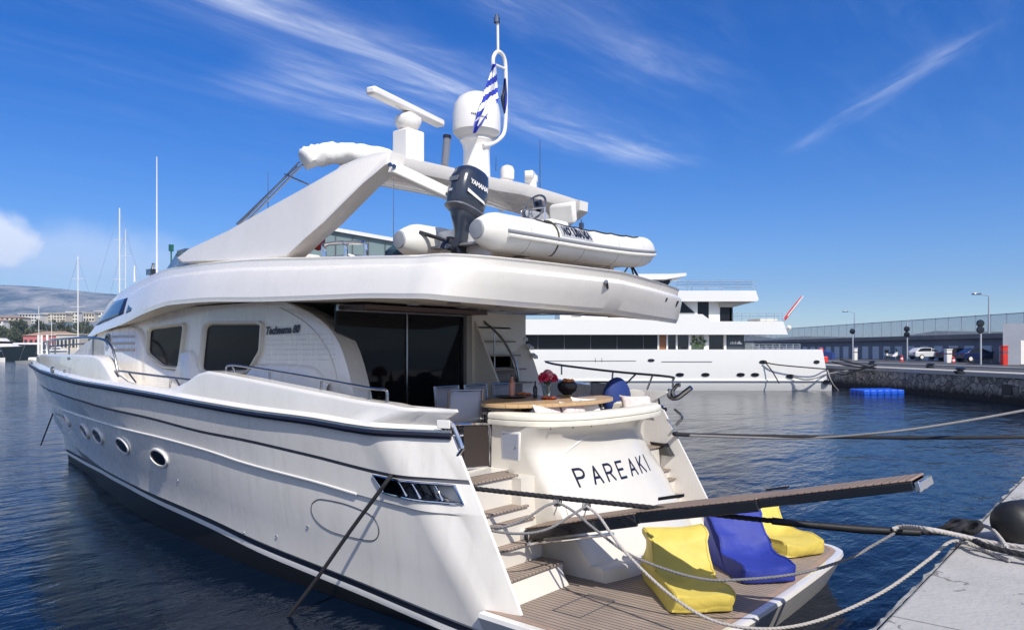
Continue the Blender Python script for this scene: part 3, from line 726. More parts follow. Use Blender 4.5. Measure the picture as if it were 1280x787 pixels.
# stairs each side
def stairs(sy):
    b = MB(); tk = []
    for x0, z0, x1 in ((-.07, .86, .34), (.26, 1.10, .5), (.40, 1.36, .62), (.50, 1.50, .85), (.68, 1.88, 1.3)):
        y0, y1 = (1.30, 2.56) if sy > 0 else (1.98, 2.56)
        b.box((x0+.03, min(sy*y0, sy*y1), .3), (x1+1.0, max(sy*y0, sy*y1), z0-.02)); tk.append((x0, x1, z0, y0, y1))
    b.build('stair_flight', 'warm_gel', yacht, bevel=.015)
    for x0, x1, z0, y0, y1 in tk:
        b = MB(); b.box((x0, min(sy*(y0+.01), sy*(y1-.02)), z0-.018), (x1, max(sy*(y0+.01), sy*(y1-.02)), z0+.01)); b.build('teak_tread', 'teak', yacht, bevel=.006)
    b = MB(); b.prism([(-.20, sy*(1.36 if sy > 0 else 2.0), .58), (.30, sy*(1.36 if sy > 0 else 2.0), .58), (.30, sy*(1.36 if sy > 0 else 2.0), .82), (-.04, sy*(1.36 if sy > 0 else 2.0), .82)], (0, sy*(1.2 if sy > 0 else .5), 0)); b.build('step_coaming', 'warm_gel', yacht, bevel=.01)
stairs(1); stairs(-1)
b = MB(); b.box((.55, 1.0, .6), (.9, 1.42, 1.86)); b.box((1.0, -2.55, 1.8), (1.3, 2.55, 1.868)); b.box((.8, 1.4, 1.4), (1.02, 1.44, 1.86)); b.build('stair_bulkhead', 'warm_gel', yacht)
b = MB(); b.box((1.0, -2.5, 1.82), (3.7, 2.5, 1.89)); b.build('cockpit_sole', 'teak', yacht)

# swimming platform
b = MB()
pl = [(0.0, 2.85), (-1.2, 2.87), (-1.95, 2.80), (-2.24, 2.62), (-2.36, 2.3), (-2.42, 1.2), (-2.44, 0)]
full = [Vector((x, y, 0)) for x, y in smooth_path([(x, y, 0) for x, y in pl], 6) ] if False else [Vector((p.x, p.y, 0)) for p in smooth_path([(x, y, 0) for x, y in pl], 6)]
full = full+[Vector((p.x, -p.y, 0)) for p in reversed(full[:-1])]
def inset(pts, dd):
    o = []
    for k, p in enumerate(pts):
        t = (pts[min(k+1, len(pts)-1)]-pts[max(k-1, 0)]).normalized(); n_ = Vector((-t.y, t.x, 0))
        if n_.dot(Vector((-.2, 0, 0))-p) < 0: n_ = -n_
        o.append(p+n_*dd)
    return o
up = Vector((0, 0, 1))
rows = [[p+up*z for p in inset(full, i_)] for i_, z in ((.40, .08), (.22, .14), (.02, .52), (0, .56), (.012, .605), (.10, .612), (.115, .604))]
b.grid(rows)
swim = b.build('swim_platform', 'gel', yacht, smooth=40)
b = MB(); ins = inset(full, .112); n_ = len(ins)//2
b.grid([[ins[k]+up*.606, ins[len(ins)-1-k]+up*.606] for k in range(n_+1)]); b.grid([[ (.0, 2.72, .606), (.0, -2.72, .606)], [(1.0, 2.2, .606), (1.0, -2.2, .606)]])
b.build('teak_planking', 'teak', swim)
# margin board and a hatch cut line on the planking
b = MB(); ins2 = inset(full, .19); b.grid([[p+up*.611 for p in ins], [p+up*.611 for p in ins2]]); b.build('margin_board', mat('margin_teak', (.36, .25, .19), .7, noise=(9, .2)), swim)
b = MB(); c = at(708, 762, Z=.612)
b.tube([c+Vector((-.25, .1, 0)), c+Vector((-.25, -.62, 0)), c+Vector((.12, -.62, 0)), c+Vector((.12, .1, 0))], .006, 5, closed=True); b.build('hatch_outline', 'groove', swim)

# ---- passerelle, run out over the quay edge
pas = MB
def pbeam(name, x0, z0, x1, z1, yc, hw, dz, tz, parent, tip=False):
    """one telescoping length: black sides, teak walkway"""
    b = MB(); t = Vector((x1-x0, 0, z1-z0)); n_ = Vector((-t.z, 0, t.x)).normalized()
    if n_.z < 0: n_ = -n_
    a = Vector((x0, yc, z0)); c = Vector((x1, yc, z1)); w_ = Vector((0, hw, 0))
    for s in (1, -1):
        y_ = Vector((0, s*hw, 0)); th = Vector((0, -s*.045, 0))
        b.prism([a+y_, c+y_, c+y_+n_*dz, a+y_+n_*dz], th)
    b.prism([a+w_*.9+n_*.02, c+w_*.9+n_*.02, c+w_*.9+n_*.05, a+w_*.9+n_*.05], (0, -hw*1.8, 0))
    o = b.build(name, 'black_paint', parent, bevel=.008)
    b = MB(); e_ = t.normalized()*.03
    b.prism([a+w_*.98+n_*(dz+.002), c+w_*.98+n_*(dz+.002), c+w_*.98+n_*(dz+tz), a+w_*.98+n_*(dz+tz)], (0, -hw*1.96, 0))
    b.build('teak_walkway', 'teak_gang', o, bevel=.008)
    return o
gang = thing_p = bpy.data.objects.new('passerelle', None); COL.objects.link(gang); gang.parent = yacht; gang.location = Vector((.25, 1.3, 1.15))-Vector(yacht.location)
pbeam('inner_length', .30, 1.13, -1.30, 1.545, 1.30, .32, .135, .02, gang)
pbeam('middle_length', -1.26, 1.565, -2.70, 1.90, 1.30, .285, .115, .02, gang)
e3 = pbeam('outer_length', -2.66, 1.92, -4.12, 2.275, 1.30, .25, .085, .02, gang)
b = MB(); b.prism([(-4.12, 1.55, 2.27), (-4.17, 1.51, 2.285), (-4.17, 1.51, 2.375), (-4.12, 1.55, 2.365)], (0, 0, 0)) if False else b.obox((-4.15, 1.3, 2.315), (.022, 0, -.006), (0, .25, 0), (.012, 0, .045)); b.build('end_cap', 'chrome', gang, bevel=.01)
b = MB(); b.obox((-1.40, 1.0, 1.80), (.16, 0, -.04), (0, .03, 0), (0, 0, .02)); b.build('catch', 'black_paint', gang, bevel=.006)
b = MB(); b.obox((-2.68, 1.03, 2.06), (.12, 0, -.03), (0, .03, 0), (0, 0, .012)); b.build('catch', 'black_paint', gang, bevel=.006)
b = MB(); b.obox((.42, 1.45, 1.17), (.16, 0, -.02), (0, .13, 0), (.01, 0, .06)); b.build('hinge_plate', 'white', gang, bevel=.01)
b = MB()
for dx in (-.06, .02): b.tube([(.32+dx, 1.60, 1.10), (.32+dx, 1.60, 1.25)], .022, 10)
b.tube([(.62, 1.7, 1.06), (.5, 1.66, 1.04), (.2, 1.63, 1.11), (-1.0, 1.63, 1.42)], .02, 8); b.build('hinge_pins', 'chrome', gang)

# ---- deckhouse
cab_y = pchip([(2, 2.2), (9, 2.2), (11, 2.1), (13, 1.8), (15, 1.3), (16.5, .7)])
fb_y = pchip([(.5, 2.9), (1, 2.95), (3, 2.95), (6, 2.9), (8, 2.72), (10, 2.45), (12, 2.1), (13.52, 1.8)])
fb_z = pchip([(.4, 4.15), (1.0, 4.18), (1.8, 4.22), (2.8, 4.24), (4.14, 4.27), (6.1, 4.34), (7.3, 4.345), (8.34, 4.27), (10.1, 4.07), (11.6, 3.97), (13.52, 3.83)])
ft_y = pchip([(.5, 2.65), (1, 2.7), (3, 2.7), (6, 2.65), (8, 2.45), (10, 2.15), (12, 1.72), (12.8, 1.54), (13.45, 1.66)])
ft_z = pchip([(.3, 4.63), (1.46, 4.71), (3.13, 4.82), (5.26, 4.95), (7, 5.0), (8.3, 5.03), (9.2, 4.97), (10.5, 4.88), (12.0, 4.76), (12.73, 4.68), (13.45, 4.0)])
wing_x = pchip([(1.9, 2.85), (2.6, 2.93), (3.1, 3.08), (3.5, 3.26), (3.73, 3.43), (4.0, 3.82), (4.2, 4.35), (4.4, 5)])
b = MB()
zs = [1.9, 2.4, 2.7, 2.9, 3.1, 3.3, 3.5, 3.65, 3.8, 3.9, 4.0, 4.1, 4.2, 4.32]
rows = []
for z in zs:
    x0 = wing_x(z); r = []
    r.append((x0+.18, 1.74, z)); r.append((x0+.06, 2.1, z)); r.append((x0+.02, 2.19, z)); r.append((x0+.09, 2.215, z))
    for k in range(1, 30): 
        x = x0+.09+(15.2-x0-.09)*k/29; r.append((x, cab_y(x)+(.012 if x < 9 else 0), z if x < 11.5 else min(z, 4.32-(x-11.5)*.35)))
    rows.append(r)
b.grid(rows); b.mirror_y(); b.grid([[r[-1] for r in rows], [(r[-1][0], -r[-1][1], r[-1][2]) for r in rows]])
house = b.build('deckhouse', 'gel', yacht, smooth=45)
# grooved edge of the aft wings
b = MB(); wp = [Vector((wing_x(z)+.30+.25*max(0, z-3.4), 2.225, z)) for z in [2.4+.1*k for k in range(19)]]
b.tube(wp, .012, 6); b.build2('wing_moulding', 'gel', house)
# wave-edged lower panel standing proud of the side
def side_pt(px, py, o=0):
    X = 8
    for _ in range(30):
        p = at(px, py, Y=cab_y(X)+o); X = p.x
    return p
wave = [(136, 414), (150, 409), (166, 407), (174, 409), (180, 416), (184, 428), (188, 444), (195, 452), (204, 459), (224, 462), (228, 450), (231, 437.5), (241, 437), (246, 443), (250, 456), (255, 467), (311, 466), (317, 460), (323, 454), (355, 454), (389, 456.5), (397, 460), (404, 468), (414, 479)]
tw_ = [side_pt(*q) for q in wave]
bmb = MB(); bmb.grid([[Vector((p.x, cab_y(p.x), p.z)) for p in tw_], [Vector((p.x, cab_y(p.x)+.05, p.z-.012)) for p in tw_], [Vector((p.x, cab_y(p.x)+.085, p.z-.06)) for p in tw_], [Vector((p.x, cab_y(p.x)+.09, 2.2)) for p in tw_]])
bmb.build2('wave_panel', 'gel', house, smooth=50)
# louvres, grooves
b = MB()
for py in (420.5, 429, 437):
    a = side_pt(146, py); c = side_pt(174, py-.3 if py < 430 else py+.4)
    b.prism([a+Vector((0, .085, -.025)), c+Vector((0, .085, -.025)), c+Vector((0, .10, .025)), a+Vector((0, .10, .025))], (0, .012, 0))
b.build2('louvres', mat('louvre_grey', (.40, .40, .41), .5), house, smooth=0)
b = MB()
for k in range(6):
    a = side_pt(333, 419+k*6.0); c = side_pt(416+k*1.0, 417.5+k*6.3)
    b.tube([a+Vector((0, .012, 0)), c+Vector((0, .012, 0))], .011, 6)
b.build2('side_flutes', 'gel', house)
c = side_pt(141, 424); b = MB(); b.lathe([(.085, -.02), (.085, .02), (.12, .02), (.12, -.02)], c+Vector((0, .1, 0)), 20, ax='y'); b.lathe([(.001, .0), (.05, .0), (.05, .02), (.001, .02)], c+Vector((0, .1, 0)), 12, ax='y')
b.build('round_emblem', 'steel_dark', house)
# side windows
def window(pts, nm='side_window'):
    poly = [side_pt(*p) for p in pts]; cen = sum(poly, Vector())/len(poly)
    def ringo(s, o): return [Vector((cen.x+(p.x-cen.x)*s[0], cab_y(p.x)+o, cen.z+(p.z-cen.z)*s[1])) for p in poly]
    for sgn in (1, -1):
        fl = lambda ring: [Vector((p.x, p.y*sgn, p.z)) for p in ring]
        b = MB(); b.cap(fl(ringo((1, 1), .017))); g = b.build(nm, 'glass_dark', house, smooth=0)
        b = MB(); b.grid([fl(ringo((1.0, 1.0), .016)), fl(ringo((1.0, 1.0), .03)), fl(ringo((1.05, 1.09), .085)), fl(ringo((1.085, 1.15), .08)), fl(ringo((1.10, 1.18), .01))], closed=True)
        b.build('frame', 'cream', g, smooth=60)
def rnd_poly(pts, r=.18, n=4):
    o = []
    k = len(pts)
    for i in range(k):
        p0 = Vector(pts[i-1]); p1 = Vector(pts[i]); p2 = Vector(pts[(i+1) % k])
        a = p1+(p0-p1)*r; c = p1+(p2-p1)*r
        for j in range(n+1):
            u = j/n; q = a*(1-u)**2+p1*2*u*(1-u)+c*u*u; o.append((q.x, q.y))
    return o
window(rnd_poly([(261, 406), (329, 406), (327, 438), (312, 462), (255, 463)], .12))
window(rnd_poly([(190, 412), (233, 407), (226, 458), (207, 456), (188, 440)], .14))
# model name on the side
b = text_mb('Technema 80', .17, shear=.35, bold=.006); a = side_pt(354, 412.5)
b.xf(frame_mtx(Vector((a.x, cab_y(a.x)+.03, a.z)), (-1, 0, .02), (0, 0, 1))); b.build('model_lettering', 'letter', house, smooth=0)

# saloon doors and what can be seen of the inside
b = MB(); b.box((3.56, -.62, 1.9), (3.60, 2.1, 4.2)); door = b.build('saloon_door', 'glass_door', yacht)
b = MB(); b.box((3.535, .69, 1.9), (3.558, .72, 4.12)); b.box((3.53, -.70, 1.9), (3.60, -.62, 4.2)); b.box((3.50, -.66, 4.12), (3.558, 2.1, 4.22)); b.build('door_frame', 'steel_dark', door)
b = MB(); b.box((3.0, -.66, 4.135), (3.53, 2.0, 4.2)); b.build('door_header', mat('brown_header', (.10, .06, .05), .4), door)
b = MB(); b.box((3.4, -2.2, 1.9), (3.62, -.70, 4.2)); b.build('aft_bulkhead', 'cream', yacht)
# what shows of the saloon through the tinted door
b = MB(); b.box((3.65, -2.1, 1.90), (9.0, 2.1, 1.93)); sal = b.build('saloon_floor', mat('saloon_carpet', (.30, .24, .18), .9), yacht)
b = MB(); b.box((4.6, 1.2, 1.93), (7.4, 2.05, 2.35)); b.box((4.6, 1.85, 2.35), (7.4, 2.1, 2.8)); b.build('sofa', 'vinyl', sal, bevel=.06)
b = MB(); b.box((5.2, -.1, 2.36), (6.4, .8, 2.41)); b.box((5.7, .25, 1.93), (5.9, .45, 2.36)); b.build('coffee_table', 'teak_table', sal)
b = MB(); b.box((4.4, -2.0, 1.93), (6.6, -1.4, 2.75)); b.build('sideboard', mat('cherry_wood', (.22, .09, .04), .3), sal)
b = MB(); b.lathe([(.18, 2.95), (.10, 3.25), (.10, 3.26)], (5.0, -1.7, 0), 16); b.lathe([(.06, 2.75), (.02, 2.8), (.02, 2.95)], (5.0, -1.7, 0), 10); b.build('table_lamp', 'canvas', sal)
# stair up to the flybridge
b = MB()
for k, (x0, z) in enumerate(((2.72, 2.72), (2.86, 2.96), (3.02, 3.2), (3.15, 3.45), (3.27, 3.7), (3.40, 3.95))):
    b.box((x0, -1.75, z-.03), (x0+.28, -.82, z))
    b.box((x0+.25, -1.75, z-.24), (x0+.28, -.82, z-.03))
fs = b.build('flybridge_stair', mat('stair_tread', (.30, .25, .2), .6), yacht)
b = MB(); b.prism([(2.55, -.80, 1.9), (2.65, -.80, 2.6), (3.42, -.80, 4.1), (3.62, -.80, 4.1), (3.62, -.80, 1.9)], (0, .04, 0)); b.build('stringer', 'cream', fs)
b = MB(); hp = smooth_path([at(597, 378, Y=-.9), at(598, 390, Y=-.92), at(603, 400, Y=-1.0), at(616, 411, Y=-1.1), at(628, 424, Y=-1.2), at(640, 444, Y=-1.3), at(646, 458, Y=-1.35), at(649, 477, Y=-1.38)], 6)
b.tube(hp, .022, 8); a = at(618, 413, Y=-1.12); b.tube([a, Vector((a.x, a.y, 3.2))], .016, 8); b.build('handrail', 'steel_dark', fs)
# step lights on the starboard wing edge are scalloped vents
for k in range(3):
    z = 3.42+k*.17; b = MB(); b.obox((wing_x(z)-.03, -2.19, z), (.05, 0, .03), (0, .06, 0), (0, 0, .03)); b.build('wing_vent', 'cream', house, bevel=.01)

# ---- flybridge overhang
def fly_path(yf, zf, x_front, xa, corner, z_aft):
    """front port -> round the stern -> front starboard"""
    P = []
    n = 44; x0 = corner[0][0]
    for k in range(n): 
        x = x_front+(x0-x_front)*k/n; P.append(Vector((x, yf(x), zf(x))))
    half = smooth_path([(x, y, z) for x, y, z in corner], 7)
    P += half
    Q = [Vector((p.x, -p.y, p.z)) for p in reversed(P[:-1])]
    P = P+Q
    for p in P:
        if p.y < 0: p.z += .045*max(p.y, -2.6)*max(0, min(1, (3.0-p.x)/2.5))
    return P
PB = fly_path(fb_y, fb_z, 13.52, 0, [(1.15, 2.95, fb_z(1.15)), (.78, 2.92, 4.17), (.52, 2.78, 4.14), (.36, 2.4, 4.12), (.24, 1.7, 4.10), (.14, .7, 4.085), (.11, 0, 4.085)], 0)
PT = fly_path(ft_y, ft_z, 13.45, 0, [(1.15, 2.70, ft_z(1.15)), (.78, 2.71, 4.68), (.46, 2.64, 4.655), (.25, 2.36, 4.64), (.08, 1.7, 4.63), (-.07, .7, 4.62), (-.12, 0, 4.62)], 0)
def mixp(u, out_=0, dz=0, fade=True):
    o = []
    for a, c in zip(PB, PT):
        p = a.lerp(c, u)
        k = max(0., min(1., (11.5-p.x)/3)) if fade else 1
        if out_: 
            n_ = Vector((0, 1 if p.y > 0 else -1, 0)) if p.x > 1.15 else Vector((p.x-1.6, p.y*.55, 0)).normalized()
            p = p+n_*out_*k
        p.z += dz*k; o.append(p)
    return o
PTin = [Vector((p.x+(.16 if p.x < .9 else 0)*(1), p.y*(1-.14/max(abs(p.y), .5)), p.z)) for p in PT]
rows = [[p+Vector((.12 if p.x < .9 else 0, -.10*(1 if p.y > .3 else -1 if p.y < -.3 else 0), .0)) for p in PB],
        [p+Vector((.02, 0, -.03)) for p in PB], PB, mixp(.06, .02), mixp(.35, .045), mixp(.62, .06), mixp(.70, .055), mixp(.765, .02), mixp(.80, -.02), mixp(.95, -.015), PT,
        [p+Vector((0, 0, .02)) for p in mixp(1, -.05)], [p+Vector((0, 0, .0)) for p in PTin], [p-Vector((0, 0, .02 if p.x > 8 else .30)) for p in PTin]]
b = MB(); b.grid(rows)
fly = b.build('flybridge_shell', 'gel', yacht, smooth=16)
def span(path, dz, x_lo, x_hi, crown=0):
    n = len(path)//2; rr = []
    for k in range(n+1):
        a, c = path[k], path[len(path)-1-k]
        if not (x_lo <= a.x <= x_hi): continue
        rr.append([a.lerp(c, u)+Vector((0, 0, dz+crown*math.sin(math.pi*u))) for u in [i/8 for i in range(9)]])
    return rr
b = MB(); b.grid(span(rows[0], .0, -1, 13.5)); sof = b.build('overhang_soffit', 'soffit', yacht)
b = MB(); b.grid(span(rows[-1], 0, -1, 7.9)); b.build('flybridge_deck', 'teak', yacht)
b = MB(); b.grid(span(rows[-1], 0, 7.8, 13.5, .12)); b.build('wheelhouse_roof', 'gel', yacht)
# recessed lamps in the soffit
for x in (.8, 1.5, 2.3):
    for y in (-2.3, -1.3, -.3, .7, 1.7):
        b = MB(); b.lathe([(.001, 0), (.10, 0), (.10, -.012), (.001, -.012)], (x, y, 4.16+.045*min(y, 0)*max(0, min(1, (3-x)/2.5))+(.02 if x > 1 else -.003)), 14)
        b.build('recessed_lamp', 'steel_dark', sof)
# rubber scuffs and a drain on the overhang's aft face
for pxy, nm in (((757, 353), 'scuff_mark'),):
    b = MB(); a = at(757, 352, X=-.10); c = at(751, 371, X=.2)
    b.tube([a+Vector((-.02, .02, 0)), a.lerp(c, .4)+Vector((-.06, .01, 0))], .03, 6); b.tube([a.lerp(c, .4)+Vector((-.045, 0, 0)), c+Vector((-.06, 0, 0))], .012, 6); b.build('drain_spout', 'steel_dark', fly)
def px_of(p):
    v = p-CAM; return CX+FOC*v.dot(RGT)/v.dot(FWD)
band_ = [p for p in mixp(.52, .055) if p.x < 1.2 and p.y < .5]
pts_ = [min(band_, key=lambda p: abs(px_of(p)-(829+k*1.2))) for k in range(16)]
fine = smooth_path(band_, 20)
b = MB()
for k in range(7):
    p = min(fine, key=lambda p: abs(px_of(p)-(829.5+k*2.7))); q_ = fine[min(fine.index(p)+4, len(fine)-1)]; t_ = (q_-p).normalized()
    n_ = Vector((t_.y, -t_.x, 0)); n_ = n_ if n_.x < 0 else -n_
    b.obox(p+n_*.004+Vector((0, 0, .02*(k % 2))), t_*.026, Vector((0.16, 0, -.3)).normalized()*(.05-.018*(k % 2)), n_*.012)
b.build('builder_badge', 'letter', fly)

# wheelhouse glass on the flank
def flank_pt(px, py, o=.015):
    X = 11
    for _ in range(25):
        zb, zt = fb_z(X), ft_z(X); p = at(px, py, X=X); u = max(0, min(1, (p.z-zb)/(zt-zb))); y = fb_y(X)+(ft_y(X)-fb_y(X))*u
        X = .5*X+.5*at(px, py, Y=y).x
    p = at(px, py, Y=y+o); return p
for quad in (((119, 407), (139.5, 378.5), (161, 372), (155, 392)), ((158, 391.5), (163.5, 372.5), (172, 369.5), (164.5, 389))):
    c = [flank_pt(*q) for q in quad]
    b = MB(); r_ = []
    for i in range(7):
        a = c[0].lerp(c[3], i/6); d_ = c[1].lerp(c[2], i/6); r_.append([])
        for j in range(7):
            p = a.lerp(d_, j/6); u = (p.z-fb_z(p.x))/(ft_z(p.x)-fb_z(p.x)); u = max(0, min(1, u)); p.y = fb_y(p.x)+(ft_y(p.x)-fb_y(p.x))*u+.02; r_[-1].append(p)
    b.grid(r_); b.build2('wheelhouse_window', 'glass_blue', fly, smooth=60, solid=.01)
b = MB(); n2 = [1, .6, .2, -.2, -.6, -1]
b.grid([[(13.50+.55*(1-k*k), 1.70*k, 3.86) for k in n2], [(12.78+.35*(1-k*k), 1.50*k, 4.70) for k in n2]]); b.build('windscreen', 'glass_blue', fly)
b = MB(); b.grid([[(12.9+.4*(1-k*k)-.3, 1.5*k, 4.72) for k in n2], [(13.0+.55*(1-k*k), 1.55*k, 4.70) for k in n2]]); b.build('windscreen_brow', 'gel', fly)
# coachroof ahead of the windscreen
b = MB(); rr = []
for k in range(16):
    x = 13.3+k*.42; hgt = 3.86-.85*(k/15)**1.4; wd = max(.1, 1.85-.11*k)
    rr.append([(x, wd*s, 2.95 if abs(s) == 1 else hgt-.06*s*s) for s in (1, .92, .6, 0, -.6, -.92, -1)])
b.grid(rr); b.cap(rr[-1]); b.build('coachroof', 'gel', yacht, smooth=50)
# flybridge windscreen of smoked perspex
b = MB(); bp, tp = [], []
for px, py, Y_ in ((237, 330.5, 2.38), (222, 333.5, 2.34), (208, 336.5, 2.2)):
    bp.append(at(px, py, Y=Y_))
for px, py, Y_ in ((240, 311.5, 2.25), (231, 311.5, 2.2), (222, 314, 2.05)):
    tp.append(at(px, py, Y=Y_))
ext = [(8.9, 1.6), (9.3, .8), (9.4, 0)]
bp += [Vector((x, y, 5.06)) for x, y in ext]; tp += [Vector((x-.4, y, 5.50)) for x, y in ext]
bp = [Vector((6.3, 2.45, 4.99))]+bp; tp = [Vector((6.2, 2.3, 5.42))]+tp
bp += [Vector((p.x, -p.y, p.z)) for p in reversed(bp[:-1])]; tp += [Vector((p.x, -p.y, p.z)) for p in reversed(tp[:-1])]
b.grid([bp, tp]); fw = b.build('flybridge_windscreen', 'smoke', yacht, smooth=60)
b = MB(); b.tube(tp, .018, 6); b.build('frame', 'steel_dark', fw)
# flybridge helm seats behind the screen
for y in (1.1, .2):
    b = MB(); b.box((6.9, y-.28, 4.7), (7.1, y+.28, 5.42)); b.box((7.1, y-.28, 4.7), (7.6, y+.28, 5.05)); b.build('helm_seat', 'vinyl', yacht, bevel=.06)

# ---- radar arch
leg = [(7.66, 5.16), (7.3, 5.29), (5.97, 5.51), (4.9, 5.76), (3.89, 5.98), (3.3, 6.12), (2.94, 6.19), (2.4, 6.24), (2.05, 6.2), (2.08, 6.04), (2.26, 5.95), (2.5, 5.84), (2.9, 5.6), (3.29, 5.36), (3.7, 5.16), (3.95, 5.02), (4.15, 4.92), (5.2, 4.94), (6.6, 5.03), (7.4, 5.07)]
legb = lambda x, z: 2.52-.16*(z-5.0)
b = MB(); th = .26
out_ = [Vector((x, legb(x, z), z)) for x, z in leg]
cx_ = sum((p.x for p in out_))/len(out_); cz_ = sum((p.z for p in out_))/len(out_)
shr = [Vector((p.x+(cx_-p.x)*.02, p.y+.035, p.z+(5.55-p.z)*.05)) for p in out_]
inn = [p-Vector((0, th, 0)) for p in out_]
b.grid([shr, out_, inn], closed=True); b.cap(shr); b.cap(list(reversed(inn)))
arch = b.build2('radar_arch', 'gel', yacht, smooth=40)
b = MB(); rings = []
for y in (2.22, 2.0, 1.5, .6, 0, -.6, -1.5, -2.0, -2.2, -2.3):
    zc = 6.10+.06*(1-(y/2.4)**2)+(.04 if y < 0 else 0); xf_, xa_ = 3.45, 2.15
    rings.append([Vector((2.75+(x-2.75)*(.8 if y < -2.25 else 1), y, zc+z*(.35 if y < -2.25 else 1))) for x, z in ((xa_, -.02), (xa_+.05, -.10), (2.6, -.13), (3.2, -.12), (xf_, -.05), (xf_+.05, .02), (3.3, .11), (2.8, .16), (2.3, .13), (xa_-.02, .07))])
b.loft(rings); b.build('arch_wing', 'gel', arch, smooth=50)
b = MB(); a = at(489, 209, X=2.06); c = at(578, 251, X=1.75); dd = (c-a)
b.obox((a+c)/2, dd/2, Vector((.06, 0, 0)), dd.normalized().cross(Vector((1, 0, 0)))*.085); b.build('davit_arm', 'gel', arch, bevel=.02)
b = MB()
for px in (484, 489): b.lathe([(.001, -.02), (.03, -.02), (.03, .0), (.001, .0)], at(px+3, 206+(px-484)*.4, X=2.0), 10, ax='x')
b.build('bolts', 'steel_dark', arch)
# radar scanner
b = MB(); b.box((2.68, 1.12, 6.2), (3.02, 1.48, 6.84)); rad = b.build('radar_scanner', 'white', arch, bevel=.03)
b = MB(); b.lathe([(.09, 6.84), (.17, 6.89), (.21, 6.97), (.20, 7.04), (.11, 7.10), (.06, 7.13)], (2.86, 1.3, 0), 10); b.build('turning_unit', 'white', rad)
b = MB(); dr = Vector((.22, -.975, 0)).normalized(); b.obox((2.86, 1.3, 7.19), dr*.92, Vector((-dr.y, dr.x, 0))*.085, Vector((0, 0, .06))); b.build('scanner_bar', 'white', rad, bevel=.035)
# satellite dome on its pillar
b = MB(); b.lathe([(.25, 6.15), (.225, 6.35), (.215, 6.75), (.23, 6.86), (.27, 6.92), (.26, 6.97)], (2.65, 0, 0), 28); pil = b.build('dome_pillar', 'white', arch)
b = MB(); b.lathe([(.22, 6.95), (.32, 6.99), (.385, 7.06)], (2.65, 0, 0), 32); b.build('dome_base', mat('pale_grey_plastic', (.55, .55, .54), .4), pil)
b = MB(); b.lathe([(.385, 7.062), (.39, 7.12), (.39, 7.35), (.365, 7.5), (.30, 7.61), (.2, 7.68), (.1, 7.705), (.001, 7.71)], (2.65, 0, 0), 36); dome = b.build('satellite_dome', 'white', arch, smooth=60)
b = MB(); vd = Vector((-.86, .50, 0)); 
for k, (s_, u) in enumerate(((.06, .10), (.045, .0), (.03, -.08))):
    pass
tm = text_mb('Tracphone', .085, shear=.3, bold=.003) if False else None
b = MB()
for k in range(9):
    ang = math.atan2(.74, -.67)+(.42-k*.075); rr = .3925
    b.obox(Vector((2.65+rr*math.cos(ang), rr*math.sin(ang), 7.20+.008*k)), Vector((-math.sin(ang), math.cos(ang), 0))*.011, Vector((math.cos(ang), math.sin(ang), 0))*.002, Vector((0, 0, .012+.008*(k % 3 == 0))))
b.build('dome_lettering', 'steel_dark', dome, smooth=0)
# mast hoop with all-round light
b = MB(); HX = 2.42
hp = smooth_path([at(x, y, X=HX) for x, y in ((604, 182), (614, 180), (624, 174), (630, 166), (632, 150), (632.5, 120), (632, 85), (630, 72), (625, 65.5), (620, 66), (616.5, 73), (616.5, 82))], 5)
b.tube(hp, .032, 10); mh = b.build('mast_hoop', 'white', arch)
b = MB(); b.tube([at(622.5, 66, X=HX), at(622, 28, X=HX)], .022, 8); b.tube([at(619, 81, X=HX), at(631, 86, X=HX)], .02, 8); b.build('light_staff', 'white', mh)
b = MB(); c = at(621, 24, X=HX); b.lathe([(.05, -.06), (.05, .02), (.03, .03), (.03, .07), (.001, .075)], c, 12); b.build('masthead_light', 'steel_dark', mh)
# small aerials on the wing
def staff(nm, p, h_, r, m='white', lean=(0, 0)):
    b = MB(); b.tube([p, p+Vector((lean[0], lean[1], h_))], lambda u: r*(1-.5*u), 8); return b.build(nm, m, arch)
p = at(634, 226, X=2.8); b = MB(); b.lathe([(.05, 0), (.05, .06), (.02, .07), (.02, .14), (.12, .15), (.125, .30), (.10, .36), (.04, .39), (.001, .395)], (p.x, p.y, p.z-.12), 18); b.build('gps_dome', 'white', arch)
p = at(664, 243, X=2.75); b = MB(); b.lathe([(.12, 0), (.10, .3), (.12, .33), (.12, .42), (.001, .44)], (p.x, p.y, p.z-.1), 14); b.build('searchlight_post', 'white', arch)
p = at(664, 220, X=2.75); b = MB(); b.obox(p, (.10, -.20, 0), (.07, .035, 0), (0, 0, .055)); b.build('horn_box', 'white', arch, bevel=.02)
staff('whip_aerial', at(675, 244, X=2.75), 1.0, .012, 'steel_dark'); staff('whip_aerial', at(620, 214, X=2.8), .25, .01, 'steel_dark')
p = at(556, 206, X=2.75); b = MB(); b.tube([p, p+Vector((0, -.05, .42))], .06, 12); lt = b.build('light_tube', mat('smoked_tube', (.16, .17, .2), .15), arch)
b = MB(); b.tube([p+Vector((0, -.05, .42)), p+Vector((0, -.056, .47))], .068, 12); b.build('lamp_cap', 'black_paint', lt)
